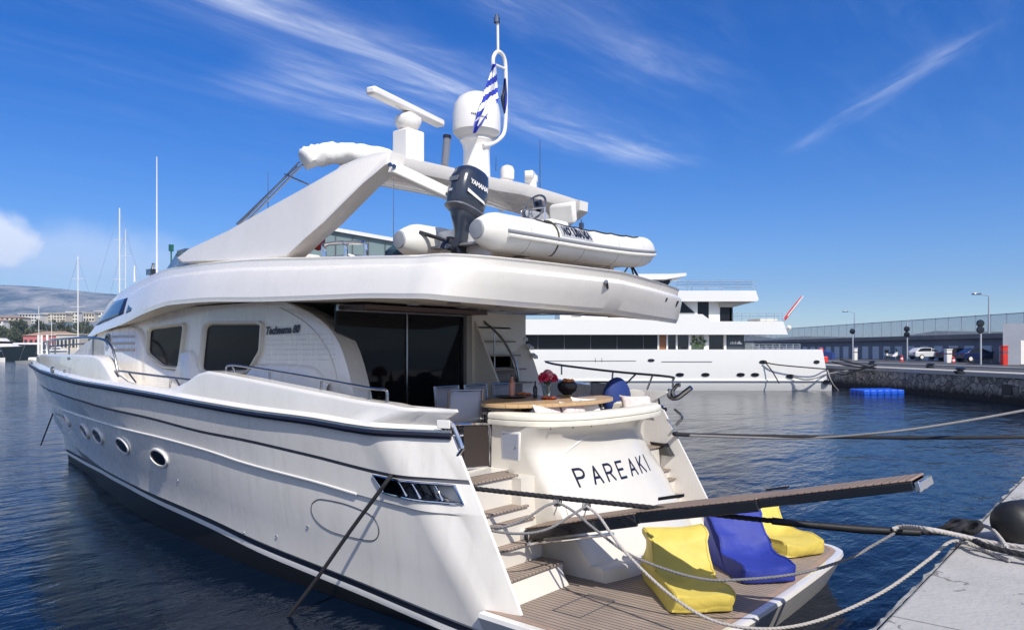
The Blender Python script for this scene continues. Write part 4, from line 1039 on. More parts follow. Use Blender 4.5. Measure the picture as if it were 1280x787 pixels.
# folded bimini and its steel bows
b = MB(); a = at(386, 192, X=4.15)
pts = [Vector((4.12, 2.30, 6.42)), Vector((4.05, 2.05, 6.53)), Vector((3.95, 1.75, 6.60)), Vector((3.85, 1.3, 6.63)), Vector((3.8, .9, 6.64)), Vector((3.8, .2, 6.60)), Vector((3.8, -.9, 6.56)), Vector((3.85, -1.7, 6.50)), Vector((3.95, -2.2, 6.4))]
sp = smooth_path(pts, 7); rngb = random.Random(5)
rings = []
for k, p in enumerate(sp):
    t = (sp[min(k+1, len(sp)-1)]-sp[max(k-1, 0)]).normalized(); u = Vector((0, 0, 1)); v = t.cross(u).normalized(); u = v.cross(t)
    e_ = .55 if k == 0 else .9 if k == 1 else 1
    rings.append([p+(u*math.sin(q)*.165+v*math.cos(q)*.185)*(e_*(1+rngb.uniform(-.09, .09)+.07*math.sin(3*q+k*.9))) for q in [2*math.pi*j/16 for j in range(16)]])
b.loft(rings); bim = b.build('bimini_roll', 'canvas', yacht, smooth=60)
b = MB()
for e0, e1 in (((294, 286), (374, 203)), ((301, 284), (378, 206)), ((296, 280), (371, 208))):
    b.tube(smooth_path([at(*e0, Y=2.42), at((e0[0]*.75+e1[0]*.25), (e0[1]*.78+e1[1]*.22)-2, Y=2.42), at(*e1, Y=2.35)], 5), .016, 6)
b.tube([at(356, 218, Y=2.38), at(386, 231, Y=2.32)], .014, 6); b.build('bimini_bow', 'steel_dark', bim)
# tall aerials forward and small lights
def whip(px, py0, py1, Y_, r, nm='radio_whip', m='white'):
    a = at(px, py1, Y=Y_); b = MB(); t = CAM.z-(py0-HZ)/FOC*((a-CAM).dot(FWD)); b.tube([a, Vector((a.x, a.y, t))], lambda u: r*(1-.55*u), 8); return b.build(nm, m, yacht)
whip(196, 196, 344, 2.0, .019); whip(335, 215, 262, 2.3, .008, m='steel_dark'); whip(492, 224, 305, 2.6, .006, m='steel_dark'); whip(168, 332, 352, 1.9, .02)
b = MB(); p = at(214, 333, Y=1.95); b.tube([p, p+Vector((0, 0, .30))], .015, 8); b.box((p.x-.035, p.y-.035, p.z+.30), (p.x+.035, p.y+.035, p.z+.43)); b.build('side_light', mat('green_lamp', (.02, .12, .09), .3), yacht)
b = MB(); p = at(189, 345, Y=1.95); b.obox(p+Vector((0, 0, .08)), (.10, 0, 0), (0, .06, 0), (0, 0, .06)); b.tube([p, p+Vector((-.1, 0, .25))], .03, 8); b.build('horn', 'steel_dark', yacht)

# ---- rails
def railing(nm, pts, posts, r=.021, parent=yacht, m='steel_dark'):
    b = MB(); b.tube(smooth_path(pts, 5), r, 8)
    for a, c in posts: b.tube([a, c], r*.8, 8)
    return b.build(nm, m, parent)
Yr = 2.66
railing('side_rail', [at(286, 466, Y=Yr), at(283, 460, Y=Yr), at(290, 456, Y=Yr), at(320, 460, Y=Yr), at(400, 473.5, Y=Yr), at(460, 484.5, Y=Yr), at(480, 486.5, Y=Yr), at(484, 491, Y=Yr), at(484, 503, Y=Yr)],
        [(at(337, 463, Y=Yr), at(337, 478, Y=Yr)), (at(402, 474, Y=Yr), at(401, 489, Y=Yr)), (at(461, 485, Y=Yr), at(461, 499, Y=Yr)), (at(290, 456, Y=Yr), at(294, 466, Y=Yr))])
railing('side_rail', [at(151, 476, Y=Yr+.1), at(145, 466, Y=Yr+.1), at(147, 463.5, Y=Yr+.1), at(180, 467.5, Y=Yr+.1), at(240, 475, Y=Yr+.1)], [(at(161, 466, Y=Yr+.1), at(170, 478, Y=Yr+.1)), (at(214, 472, Y=Yr+.1), at(212, 486, Y=Yr+.1)), (at(219, 472.5, Y=Yr+.1), at(226, 484, Y=Yr+.1))])
railing('side_rail', [at(682, 452, Y=-2.72), at(700, 456, Y=-2.72), at(766, 464, Y=-2.72), at(836, 470.5, Y=-2.72), at(841, 475, Y=-2.72), at(841, 484, Y=-2.72)], [(at(702, 456, Y=-2.72), at(702, 468, Y=-2.72)), (at(766, 464, Y=-2.72), at(765, 478, Y=-2.72)), (at(816, 468, Y=-2.72), at(806, 494, Y=-2.72)), (at(795, 467, Y=-2.72), at(780, 482, Y=-2.72))])
b_pts = []
for X in (9.6, 10.0, 11, 13, 15, 17, 19, 20.5, 21.6):
    b_pts.append(Vector((X, max(rl_y(X)-.32, .1), (bw_z(X)+.02 if X == 9.6 else bw_z(X)+.30 if X == 10 else bw_z(X)+.36+(.1 if X > 19 else 0)))))
b_pts.append(Vector((22.2, 0, 3.62)))
bowposts = [(Vector((X, max(rl_y(X)-.32, .1), bw_z(X)+.36)), Vector((X, max(rl_y(X)-.32, .1), bw_z(X)-.02))) for X in (11, 13, 15, 17, 19)]
for sg in (1, -1):
    F = lambda p: Vector((p.x, p.y*sg, p.z)); railing('bow_rail', [F(p) for p in b_pts], [(F(a), F(c)) for a, c in bowposts], .024)
for px in (48, 52, 59):
    b = MB(); a = at(px, 443, Y=1.2); b.tube([a, a+Vector((0, 0, .55))], .032, 8); b.build('bow_stanchion', 'white', yacht)
# cockpit gate, corner grab rail, starboard cleat
gz = lambda px, py: at(px, py, X=1.36)
b = MB(); b.tube(smooth_path([gz(613, 590), gz(612, 540), gz(610, 531), gz(600, 529.5), gz(572, 530)], 4), .02, 8); b.tube([gz(613, 583), gz(580, 585)], .02, 8); gate = b.build('cockpit_gate', 'chrome', yacht)
b = MB(); b.prism([gz(580, 531), gz(610, 531), gz(611.5, 583), gz(580, 585)], (.012, 0, 0)); b.build('mesh_panel', 'wicker', gate)
b = MB(); b.tube(smooth_path([at(563, 528, Y=2.59), at(566, 530, Y=2.59), at(577, 557, Y=2.59), at(576, 563, Y=2.59), at(570, 572, Y=2.59)], 5), .026, 10); b.tube([at(570, 529.5, Y=2.5), at(563, 528.5, Y=2.59)], .02, 8)
b.build('grab_rail', 'chrome', yacht)
b = MB(); q = lambda x, y: at(x, y, Y=-2.62); b.tube(smooth_path([q(864, 484), q(856, 490), q(848, 496), q(841, 497), q(837, 494), q(838, 486)], 4), .045, 8); b.tube([q(843, 498), q(841, 488), q(846, 481), q(850, 481)], .035, 8); b.build('mooring_cleat', 'steel_dark', yacht)
b = MB(); b.tube(smooth_path([at(843, 511, Y=-2.5), at(852, 519, Y=-2.5), at(852, 523, Y=-2.5), at(845, 531, Y=-2.5)], 4), .022, 8); b.build('grab_rail', 'steel_dark', yacht)

# ---- hull fittings: portholes, outlets, door outline
def hull_pt(px, py, o=.0):
    """the port hull side under a spot of the photograph"""
    best = None
    v = FWD+RGT*((px-CX)/FOC); s = -(py-HZ)/FOC
    for i in range(5, nl-1):
        for j in range(2, npt-1):
            A, B_, C_, D_ = hull_lines[i][j], hull_lines[i][j+1], hull_lines[i+1][j+1], hull_lines[i+1][j]
            dr_ = Vector((v.x, v.y, s))
            for tri in ((A, B_, C_), (A, C_, D_)):
                e1 = tri[1]-tri[0]; e2 = tri[2]-tri[0]; h__ = dr_.cross(e2); a_ = e1.dot(h__)
                if abs(a_) < 1e-9: continue
                q_ = CAM-tri[0]; u_ = q_.dot(h__)/a_
                if u_ < -.01 or u_ > 1.01: continue
                r_ = q_.cross(e1); w_ = dr_.dot(r_)/a_
                if w_ < -.01 or u_+w_ > 1.01: continue
                t_ = e2.dot(r_)/a_
                if t_ > 0 and (best is None or t_ < best[0]):
                    n_ = e1.cross(e2).normalized()
                    if n_.y < 0: n_ = -n_
                    best = (t_, CAM+dr_*t_+n_*o, n_)
    return (best[1], best[2]) if best else (None, None)
for px, py in ((83.5, 525), (106, 538.5), (122.5, 544.5), (153.5, 556.5), (199, 571.5)):
    p, n_ = hull_pt(px, py, .012)
    if p is None: continue
    x_ = Vector((1, 0, 0)); x_ = (x_-n_*x_.dot(n_)).normalized(); y_ = n_.cross(x_)
    oval = lambda a_, c_, o_: [p+x_*a_*math.cos(q)*(1)+y_*c_*math.sin(q)+n_*o_ for q in [2*math.pi*k/22 for k in range(22)]]
    b = MB(); b.cap(oval(.31, .14, .004)); g = b.build('porthole', 'glass_dark', hull, smooth=0)
    b = MB(); b.grid([oval(.305, .135, .0), oval(.31, .14, .022), oval(.355, .172, .02), oval(.365, .18, -.02)], closed=True); b.build('rim', 'chrome' if False else 'white', g, smooth=60)
door_px = [(394, 625.5), (402, 623.5), (430, 629), (458, 640), (470, 650), (474, 662), (471, 672), (462, 675), (440, 671), (415, 664), (398, 653), (390, 640), (390, 630)]
dp = [hull_pt(x, y, .002)[0] for x, y in door_px]; dp = [p for p in dp if p]
b = MB(); b.tube(smooth_path(dp+[dp[0]], 4)[:-1], .008, 5, closed=True); b.build('hull_hatch_outline', 'groove', hull)
for px, py, r_ in ((556, 770, .05), (385, 658, .022), (222, 600, .02), (346, 670, .02), (305, 665, .02)):
    p, n_ = hull_pt(px, py, 0)
    if p is None: continue
    q_ = n_.to_track_quat('Z', 'Y').to_matrix().to_4x4(); q_.translation = p
    b = MB(); b.lathe([(r_*.6, -.01), (r_*.6, .008), (r_, .015), (r_*1.05, -.01)], n=14); b.lathe([(.001, .003), (r_*.62, .003)], n=14, mi=1) if False else None
    b.xf(q_); ou = b.build('overboard_outlet', 'chrome', hull)
    b = MB(); b.cap([Vector((r_*.62*math.cos(k*.449), r_*.62*math.sin(k*.449), .004)) for k in range(14)]); b.xf(q_); b.build('opening', 'black_paint', ou, smooth=0)
# ================================================================ things aboard
# ---- tender on the flybridge, bow to starboard
ten = thing('tender', (1.22, 0, 4.66), 'pale inflatable tender lying crosswise on the flybridge overhang', 'dinghy', local=True, rz=R(-90))
def tube_path(s):
    return smooth_path([(-2.0, s*.70, .345), (-1.3, s*.71, .35), (-.2, s*.71, .36), (.8, s*.70, .39), (1.55, s*.60, .45), (2.1, s*.38, .53), (2.40, s*.15, .58), (2.46, 0, .59)], 7)
port = tube_path(1); full = port+[Vector((p.x, -p.y, p.z)) for p in reversed(port[:-1])]
rad_ = lambda u: .255
b = MB(); b.tube(full, .245, 22); col_ = b.build('buoyancy_collar', 'hypalon', ten, smooth=60)
for s in (1, -1):
    b = MB(); b.lathe([(.245, 0), (.228, -.10), (.175, -.22), (.125, -.31), (.118, -.315)], (-1.99, s*.70, .345), 22, ax='x'); b.build('tube_cone', 'hypalon', col_)
    b = MB(); b.lathe([(.122, -.313), (.11, -.335), (.05, -.345), (.001, -.347)], (-1.99, s*.70, .345), 20, ax='x'); b.build('cone_cap', 'grey_vinyl', col_)
def off_path(out_, dz):
    o = []
    for k, p in enumerate(full):
        t = (full[min(k+1, len(full)-1)]-full[max(k-1, 0)]).normalized(); n_ = Vector((-t.y, t.x, 0)).normalized()
        if n_.dot(Vector((p.x+1, p.y, 0))) < 0: n_ = -n_
        o.append(p+n_*out_+Vector((0, 0, dz)))
    return o
b = MB(); b.tube(off_path(.252, -.005), .022, 8); b.build('rub_strake', 'grey_vinyl', col_)
b = MB(); b.tube(off_path(.245, -.06), .028, 8); b.build('rub_band', 'hypalon', col_)
b = MB(); rows = []
for k in range(14):
    x = -1.75+k*.30; f = k/13; wd = .62*(1-f**3.5)+.01; kz = .0+.34*f**3
    rows.append([(x, wd*s, (.30+.22*f*f) if abs(s) == 1 else kz+.03+abs(s)*(.16+.1*f)) for s in (1, .8, .45, 0, -.45, -.8, -1)])
b.grid(rows); b.cap(rows[0]); b.build('hull', 'cream', ten, smooth=50)
b = MB(); b.prism([(-1.78, -.45, .05), (-1.78, .45, .05), (-1.78, .5, .48), (-1.78, .2, .50), (-1.78, .2, .42), (-1.78, -.2, .42), (-1.78, -.2, .50), (-1.78, -.5, .48)], (.06, 0, 0)); b.build('transom', 'white', ten)
b = MB(); b.box((-1.95, -.48, .24), (1.3, .48, .27)); b.build('floor', 'grey_vinyl', ten)
for x in (-1.55, -.35, .55, 1.35):
    for sg in (1, -1):
        q0 = min(full, key=lambda p: abs(p.x-x)+(0 if p.y*sg > 0 else 9)); b = MB(); b.tube([q0+Vector((0, .2465*math.cos(a), .2465*math.sin(a))) for a in [6.2832*k/26 for k in range(26)]], .0035, 5, closed=True); b.build('tube_seam', 'hypalon_patch', col_)
for sg in (1, -1):
    gl = []
    for k in range(31):
        x = -1.3+k*.09; q0 = min(full, key=lambda p: abs(p.x-x)+(0 if p.y*sg > 0 else 9)); a = R(64)-.16*abs(math.sin(k*math.pi/5)); gl.append(Vector((x, q0.y+sg*.255*math.cos(a), q0.z+.255*math.sin(a))))
    b = MB(); b.tube(gl, .009, 6); b.build('grab_line', 'rope_black', col_)
# helm: seat, console, wheel
b = MB(); b.box((-.15, -.22, .27), (.30, .24, .82)); con = b.build('console', 'white', ten, bevel=.05)
b = MB(); b.obox((.42, 0, .98), (.05, 0, .03), (0, .24, 0), (-.02, 0, .16)); b.build('console_screen', 'hypalon', con, bevel=.04)
b = MB(); b.tube([Vector((-.28+.19*math.cos(a)*.45, .19*math.sin(a), .98+.19*math.cos(a))) for a in [2*math.pi*k/20 for k in range(20)]], .017, 7, closed=True)
for k in range(3):
    a = 2.1*k+.5; b.tube([(-.28, 0, .98), (-.28+.19*math.cos(a)*.45, .19*math.sin(a), .98+.19*math.cos(a))], .012, 6)
b.build('steering_wheel', 'steel_dark', con)
b = MB(); b.obox((-.30, .3, .78), (.10, 0, 0), (0, .16, 0), (0, 0, .06)); b.obox((.0, .25, .88), (.22, 0, 0), (0, .05, 0), (.0, 0, .12)); b.build('grey_cushion', 'grey_vinyl', ten, bevel=.05)
b = MB(); b.ball((.30, .28, .86), .13, .09, .17); b.ball((.12, .33, .74), .12, .08, .1); b.build('seat_backrest', 'grey_vinyl', ten)
b = MB(); b.obox((.22, .30, 1.06), (.04, 0, .02), (0, .05, 0), (-.05, 0, .13)); b.build('throttle', 'black_paint', con, bevel=.015)
b = MB(); b.tube([(-.36, .2, .5), (-.36, .2, .95), (-.30, -.2, .95), (-.30, -.2, .5)], .014, 7); b.build('grab_rail', 'chrome', con)
b = MB(); b.box((1.25, -.4, .5), (1.75, .4, .66)); b.build('bow_locker', 'hypalon', ten, bevel=.05)
for k, x in enumerate((1.1, 1.4, 1.7)):
    b = MB(); b.tube([(x-.07, .5-.12*k, .74+.03*k), (x, .5-.12*k, .80+.03*k), (x+.07, .5-.12*k, .75+.03*k)], .018, 7); b.build('lifting_handle', 'grey_vinyl', col_)
b = MB(); b.tube([(1.35, .3, .66), (1.35, .3, 1.05)], .012, 6); b.box((1.32, .27, .9), (1.38, .33, .99)); b.build('bow_light', 'steel_dark', ten)
# patch with bars and the maker's lettering on the aft tube
c0 = Vector((-.12, .71, .362))
def on_tube(x, a, o=.0):
    yc = .71-.012*max(0, x); zc = .36+max(0, (x+.2))*.03
    r_ = .245+o; return Vector((x, yc+r_*math.cos(a), zc+r_*math.sin(a)))
# world -Y is local +x; aft is world -X = local -y, so the lettering lies on the local -y tube
ot = lambda x, a, o=.0: (lambda p: Vector((p.x, -p.y, p.z)))(on_tube(x, a, o))
b = MB(); rows = [[ot(x, R(8+a*8.5), .003) for a in range(9)] for x in [-.90+.062*k for k in range(13)]]
b.grid(rows); b.build('name_patch', 'hypalon_patch', col_, smooth=60)
b = MB()
for k in range(3):
    x0 = -.72+k*.19
    b.grid([[ot(x0-.055+.017*i+.05*(1-j/6), R(51+j*4.2), .006) for j in range(7)] for i in range(5)])
b.build('bars_emblem', 'letter', col_, smooth=60)
tm = text_mb('NOVURANIA', .185, bold=.008, ext=.001)
b = MB(); b.add([ot(-.53+p.x*.60, R(28)+p.y/.26, .013+p.z*.5) for p in tm.v], tm.f); b.build('lettering', 'letter', col_, smooth=0)
# straps and mooring ring
b = MB(); b.tube([ot(-.98+.0*a, R(-60+a*15), .008) for a in range(11)], .013, 6); b.tube([ot(-.98, R(-60), .008), Vector((-1.3, -.50, .12)), Vector((-1.5, -.5, .06))], .012, 6)
b.build('lashing', mat('strap_webbing', (.07, .065, .045), .8), ten); b = MB()
b.tube([Vector((2.2, -.50, .35)), Vector((2.27, -.52, .52)), Vector((2.22, -.42, .72)), Vector((2.15, -.28, .77))], .013, 6)
b.build('lashing', mat('olive_strap', (.07, .065, .045), .8), ten)
b = MB(); b.tube([(1.75, -.4, .3), (1.55, -.6, .02)], .014, 6); b.tube([(1.75, -.4, .3), (1.2, -.55, .0)], .012, 6); b.tube([(1.72, -.42, .30), (1.72, -.62, -.02)], .02, 6); b.build('tie_down', 'black_paint', ten)
# chocks
for x in (-1.2, .9):
    b = MB(); b.prism([(x, -.6, -.30), (x, .6, -.30), (x, .55, .20), (x, .3, .12), (x, 0, .02), (x, -.3, .12), (x, -.55, .20)], (.10, 0, 0)); b.build('chock', 'white', ten)
# outboard
eng = bpy.data.objects.new('outboard_motor', None); COL.objects.link(eng); eng.parent = ten; eng.location = (-1.74, 0, .60); eng.rotation_euler = (0, R(15), 0); eng.scale = (.93, .93, .93); eng['local'] = 1
sec = lambda z, xa, xf, w_, k=2.6, n=20: [Vector(((xa+xf)/2+(xf-xa)/2*(abs(math.cos(q))**(2/k))*(1 if math.cos(q) > 0 else -1), w_*(abs(math.sin(q))**(2/k))*(1 if math.sin(q) > 0 else -1), z)) for q in [2*math.pi*j/n for j in range(n)]]
b = MB(); b.loft([sec(.10, -.34, .19, .17), sec(.16, -.38, .22, .20), (sec(.35, -.40, .23, .215)), sec(.55, -.385, .22, .21), sec(.68, -.34, .20, .19), sec(.73, -.27, .16, .15), sec(.745, -.2, .1, .09)]); cow = b.build('cowling', 'engine', eng, smooth=50)
b = MB(); b.loft([sec(.06, -.33, .18, .165), sec(.105, -.40, .235, .215), sec(.125, -.40, .235, .215), sec(.14, -.37, .2, .19)]); b.build('cowl_band', 'engine_mid', cow)
b = MB(); b.loft([sec(-.34, -.15, .09, .06), sec(-.2, -.19, .12, .08), sec(-.06, -.26, .15, .11), sec(.05, -.31, .18, .15), sec(.09, -.32, .18, .155)]); legm = b.build('midsection', 'engine', eng, smooth=50)
b = MB(); b.loft([sec(-.39, -.28, .10, .10), sec(-.365, -.30, .11, .11)]); b.build('cavitation_plate', 'engine', legm)
b = MB(); b.lathe([(.001, .22), (.04, .18), (.06, .05), (.06, -.16), (.045, -.28), (.001, -.30)], (0, 0, -.50), 14, ax='x'); b.loft([sec(-.50, -.12, .10, .03), sec(-.34, -.16, .10, .045)]); b.prism([(-.10, 0, -.52), (.12, 0, -.52), (.02, 0, -.70), (-.08, 0, -.70)], (0, .015, 0)); b.build('gearcase', 'engine', eng, smooth=50)
b = MB()
for k in range(3):
    a = 2.09*k+.3; b.prism([Vector((-.24, 0, -.50))+Vector((u*.3, v*math.cos(a)-u*math.sin(a), v*math.sin(a)+u*math.cos(a))) for u, v in ((-.05, .05), (.05, .05), (.09, .12), (.05, .19), (-.04, .17))], (.012, 0, 0))
b.build('propeller', 'black_paint', eng)
b = MB(); b.box((.10, -.16, -.35), (.20, .16, .02)); b.tube([(.02, -.17, -.06), (.1, .17, -.06)], .05, 8); b.tube([(-.05, .12, -.36), (-.35, .55, -.26)], .03, 7); b.tube([(.1, 0, -.3), (.3, .1, -.42), (.45, .05, -.46)], .045, 8); b.build('clamp_bracket', 'black_paint', eng)
for sg in (1, -1):
    tm = text_mb('YAMAHA', .088, bold=.004, ext=.001)
    b = MB()
    tm.xf(frame_mtx(Vector((-.09, sg*.219, .46)), (-sg*1.0 if sg > 0 else 1.0, 0, 0), (0, 0, 1))); b.v = tm.v; b.f = tm.f; b.m = tm.m
    b.build('lettering', 'white', cow, smooth=0)
    b = MB(); b.prism([(-.30, sg*.2165, .34), (.05, sg*.2165, .28), (.10, sg*.2165, .24), (-.30, sg*.2165, .29)], (0, sg*.004, 0)); b.build('swoosh', 'white', cow, smooth=0)
tm = text_mb('60', .1, bold=.004, ext=.001) if False else None
b = MB(); b.obox((-.402, 0, .47), (.004, 0, 0), (0, .085, 0), (0, 0, .035)); b.build('badge', 'engine_mid', cow, bevel=.003); b = MB(); b.obox((-.402, .02, .3), (.004, 0, 0), (0, .03, 0), (0, 0, .02)); b.build('badge', mat('badge_grey', (.42, .46, .52), .3), cow, bevel=.003)

# ---- bean bag loungers on the swimming platform
from mathutils import noise as mnoise
PROF = [(-.62, .0), (-.2, -.0), (.25, 0), (.62, .0), (.69, .05), (.705, .15), (.67, .215), (.45, .235), (.2, .225), (.04, .235), (-.08, .285), (-.20, .41), (-.31, .56), (-.41, .675), (-.50, .705), (-.57, .67), (-.63, .52), (-.68, .33), (-.71, .15), (-.69, .04)]
def bean_bag(seed, back=1.0):
    b = MB(); rings = []
    prof = [(p.x, p.z) for p in smooth_path([(x, 0, z) for x, z in PROF+PROF[:1]], 4)[:-1]]
    n = 33; ctr = Vector((-.08, 0, .2))
    for i in range(n):
        u = -1+2*i/(n-1); y = .355*u
        e_ = 1-.055*abs(u)**8-.012*u*u
        r = []
        for x, z in prof:
            z = max(z, 0); zb = z*(back if z > .3 else 1)
            q = Vector((ctr.x+(x-ctr.x)*e_, y+.02*math.sin(z*4), max(0, ctr.z+(zb-ctr.z)*(e_ if zb > .03 else 1))))
            if .2 < z < .36 and x > -.15: q.z -= .055*(1-u*u)
            up_ = 1 if q.z > .03 else .25
            q += Vector((mnoise.noise(q*3.1+Vector((seed, 0, 0))), mnoise.noise(q*3.1+Vector((0, seed, 0))), mnoise.noise(q*3.1+Vector((0, 0, seed)))))*.045*up_
            rdg = 1-abs(mnoise.noise(Vector((q.x*6.5+q.y*3, q.y*5-q.z*5, seed))))*2.2
            rdg2 = 1-abs(mnoise.noise(Vector((q.x*13-q.y*6, q.y*9+q.z*11, seed+4))))*2.2
            fold = max(0, rdg)**3*.013+max(0, rdg2)**3*.006
            crease = math.exp(-((x+.12)/.22)**2)*(1 if z > .2 else .3)
            q += (q-ctr).normalized()*(fold*(.45+.9*crease))*up_
            if z > .6: q += Vector((-.02, .035*u, .04*abs(u)**3))
            q.z = max(q.z, 0); r.append(q)
        rings.append(r)
    b.loft(rings); b.side_rings = (rings[1], rings[n-2]); return b
BG = 'bean bags on the swim platform'
for seed, mt, loc, ang, back, lab in (
  (2.3, 'yellow', (-1.48, .80), 134, .98, 'yellow bean bag lounger nearest the stair, half shaded by the gangway'),
  (5.1, 'bagblue', (-1.60, -.72), 139, 1.0, 'blue bean bag lounger between the two yellow ones'),
  (9.7, 'yellow', (-1.42, -2.12), 152, .82, 'yellow bean bag lounger at the far rim of the swim platform, beyond the blue one')):
    bb = bean_bag(seed, back); o = bb.build('bean_bag', mt, smooth=70); o.location = (*loc, .614); o.rotation_euler = (0, 0, R(ang)); tag(o, lab, 'bean bag', BG)
    sm = MB(); sm.tube(smooth_path([(-.60, -.10, .60*back), (-.70, -.08, .64*back), (-.70, .08, .64*back), (-.60, .10, .60*back)], 5), .012, 6); q = sm.build('carry_handle', mt); q.parent = o
    for rg in bb.side_rings: sm = MB(); sm.tube([p+Vector((0, .003*(1 if p.y > 0 else -1), .004)) for p in rg], .0075, 6, closed=True); q = sm.build('piping', mt); q.parent = o

# ---- table, chairs and what is on the table
TZ = 2.78
tb = thing('dining_table', (1.3, -.1, 1.89), 'oval teak dining table laid with flowers and drinks in the cockpit', 'table')
b = MB(); ell = lambda a, c, z: [Vector((1.32+a*math.cos(q), -.2+c*math.sin(q), z)) for q in [2*math.pi*k/48 for k in range(48)]]
b.loft([ell(.70, 1.30, TZ-.06), ell(.76, 1.37, TZ-.045), ell(.76, 1.37, TZ-.008), ell(.75, 1.36, TZ)]); b.build('tabletop', 'teak_table', tb)
for y in (.45, -.75):
    b = MB(); b.lathe([(.26, 1.89), (.25, 1.92), (.07, 1.95), (.06, 2.6), (.2, TZ-.06)], (1.3, y, 0), 18); b.build('pedestal', 'steel_dark', tb)
def make_chair(label):
    t = thing('deck_chair', (0, 0, 0), label, 'chair', 'chairs round the cockpit table', local=True)
    b = MB()
    b.add([], []); rr = []
    for k in range(9):
        y = -.25+.0625*k; sag = -.03*(1-(y/.25)**2); rr.append([(-.24+sag-.05*v, y, .62+.46*v-.02*(v == 1)*(1-(y/.25)**2)) for v in (0, .33, .66, 1)])
    b.grid(rr); b.build('backrest', 'sling', t, solid=.012)
    b = MB(); b.grid([[(x, y, .46-.03*(1-(y/.25)**2)) for y in (-.25, -.12, 0, .12, .25)] for x in (-.22, 0, .24)]); b.build('seat', 'sling', t, solid=.012)
    for s in (1, -1):
        b = MB(); b.tube([(-.20, s*.26, .4), (-.24, s*.26, .60), (-.30, s*.26, 1.09)], .018, 7); b.build('back_post', 'steel_dark', t)
        b = MB(); b.tube([(.24, s*.27, 0), (.24, s*.27, .66)], .017, 7); b.build('leg', 'steel_dark', t)
        b = MB(); b.tube([(-.22, s*.27, 0), (-.22, s*.27, .66)], .017, 7); b.build('leg', 'steel_dark', t)
        b = MB(); b.box((-.28, s*.27-.03, .66), (.30, s*.27+.03, .685)); b.build('armrest', 'white', t, bevel=.008)
    b = MB(); b.tube([(-.30, -.26, 1.08), (-.30, .26, 1.08)], .015, 7); b.build('top_bar', 'steel_dark', t)
    return t
ch = make_chair('grey sling chair on the far side of the table, nearest the saloon door')
ch.location = (2.30, .74, 1.89); ch.rotation_euler = (0, 0, R(180))
for (x, y, a, lab) in ((2.32, .06, 180, 'grey sling chair behind the wine bottle, middle of the far side'),
                       (2.30, -.58, 183, 'grey sling chair on the far side of the table behind the flower vase'),
                       (1.90, 1.22, -22, 'grey sling chair at the near end of the table beside the cockpit gate'),
                       (1.55, -1.78, 92, 'pale sling chair at the far end of the table beside the blue round cushion')):
    c = copy_tree(ch); c.location = (x, y, 1.89); c.rotation_euler = (0, 0, R(a)); c['label'] = lab
def tt(px, py): p = at(px, py, Z=TZ); return Vector((p.x, p.y, TZ))
p = tt(638, 497); b = MB(); b.lathe([(.001, 0), (.20, .004), (.26, .02), (.27, .03), (.25, .026), (.001, .012)], p, 26); tag(b.build('tray', 'tray'), 'round dark tray under the wine bottle on the teak table', 'tray')
def bottle(p, m, r, hh, name, lab, cap='black_paint'):
    b = MB(); b.lathe([(.001, 0), (r, .004), (r, hh*.58), (r*.85, hh*.66), (r*.36, hh*.76), (r*.34, hh), (.001, hh)], p, 16); o = b.build(name, m); tag(o, lab, 'bottle')
    b = MB(); b.lathe([(r*.38, hh*.93), (r*.42, hh*.94), (r*.42, hh*1.01), (.001, hh*1.015)], p, 12); q = b.build('cap', cap, o)
bottle(tt(640, 496)+Vector((0, 0, .014)), 'rose', .05, .34, 'wine_bottle', 'clear bottle of rose wine standing on the dark tray')
bottle(tt(669, 497), mat('dark_bottle_glass', (.02, .015, .01), .1), .035, .26, 'oil_bottle', 'slim dark bottle beside the flower vase')
for px, py, lab in ((655, 494.5, 'small red snack dish behind the tray'), (686, 499, 'small snack dish in front of the flower vase')):
    b = MB(); p = tt(px, py); b.lathe([(.001, 0), (.10, .003), (.14, .03), (.13, .028), (.001, .012)], p, 20); o = b.build('snack_dish', mat('dish_red', (.30, .03, .03), .35)); tag(o, lab, 'dish')
    b = MB(); rn = random.Random(px)
    for k in range(9): b.ball(p+Vector((rn.uniform(-.08, .08), rn.uniform(-.08, .08), .03)), .03, n=8)
    b.build('snacks', 'fruit', o)
p = tt(684, 497); vs = thing('flower_vase', p, 'glass vase of red and pink flowers on the teak table', 'vase')
b = MB(); b.lathe([(.001, .003), (.055, .003), (.06, .02), (.055, .17), (.065, .20), (.058, .20), (.048, .17), (.05, .025), (.001, .02)], p, 20); b.build('glass_jar', 'glass', vs)
b = MB(); rn = random.Random(4)
for k in range(6): b.tube([p+Vector((0, 0, .03)), p+Vector((rn.uniform(-.05, .05), rn.uniform(-.05, .05), .26))], .006, 5)
for k in range(8):
    a = rn.uniform(0, 6.3); c = p+Vector((.07*math.cos(a), .07*math.sin(a), .21+rn.uniform(0, .03))); b.add([c, c+Vector((.05*math.cos(a+.5), .05*math.sin(a+.5), .03)), c+Vector((.09*math.cos(a), .09*math.sin(a), 0)), c+Vector((.05*math.cos(a-.5), .05*math.sin(a-.5), .03))], [(0, 1, 2, 3)])
b.build('stems', 'leaf', vs)
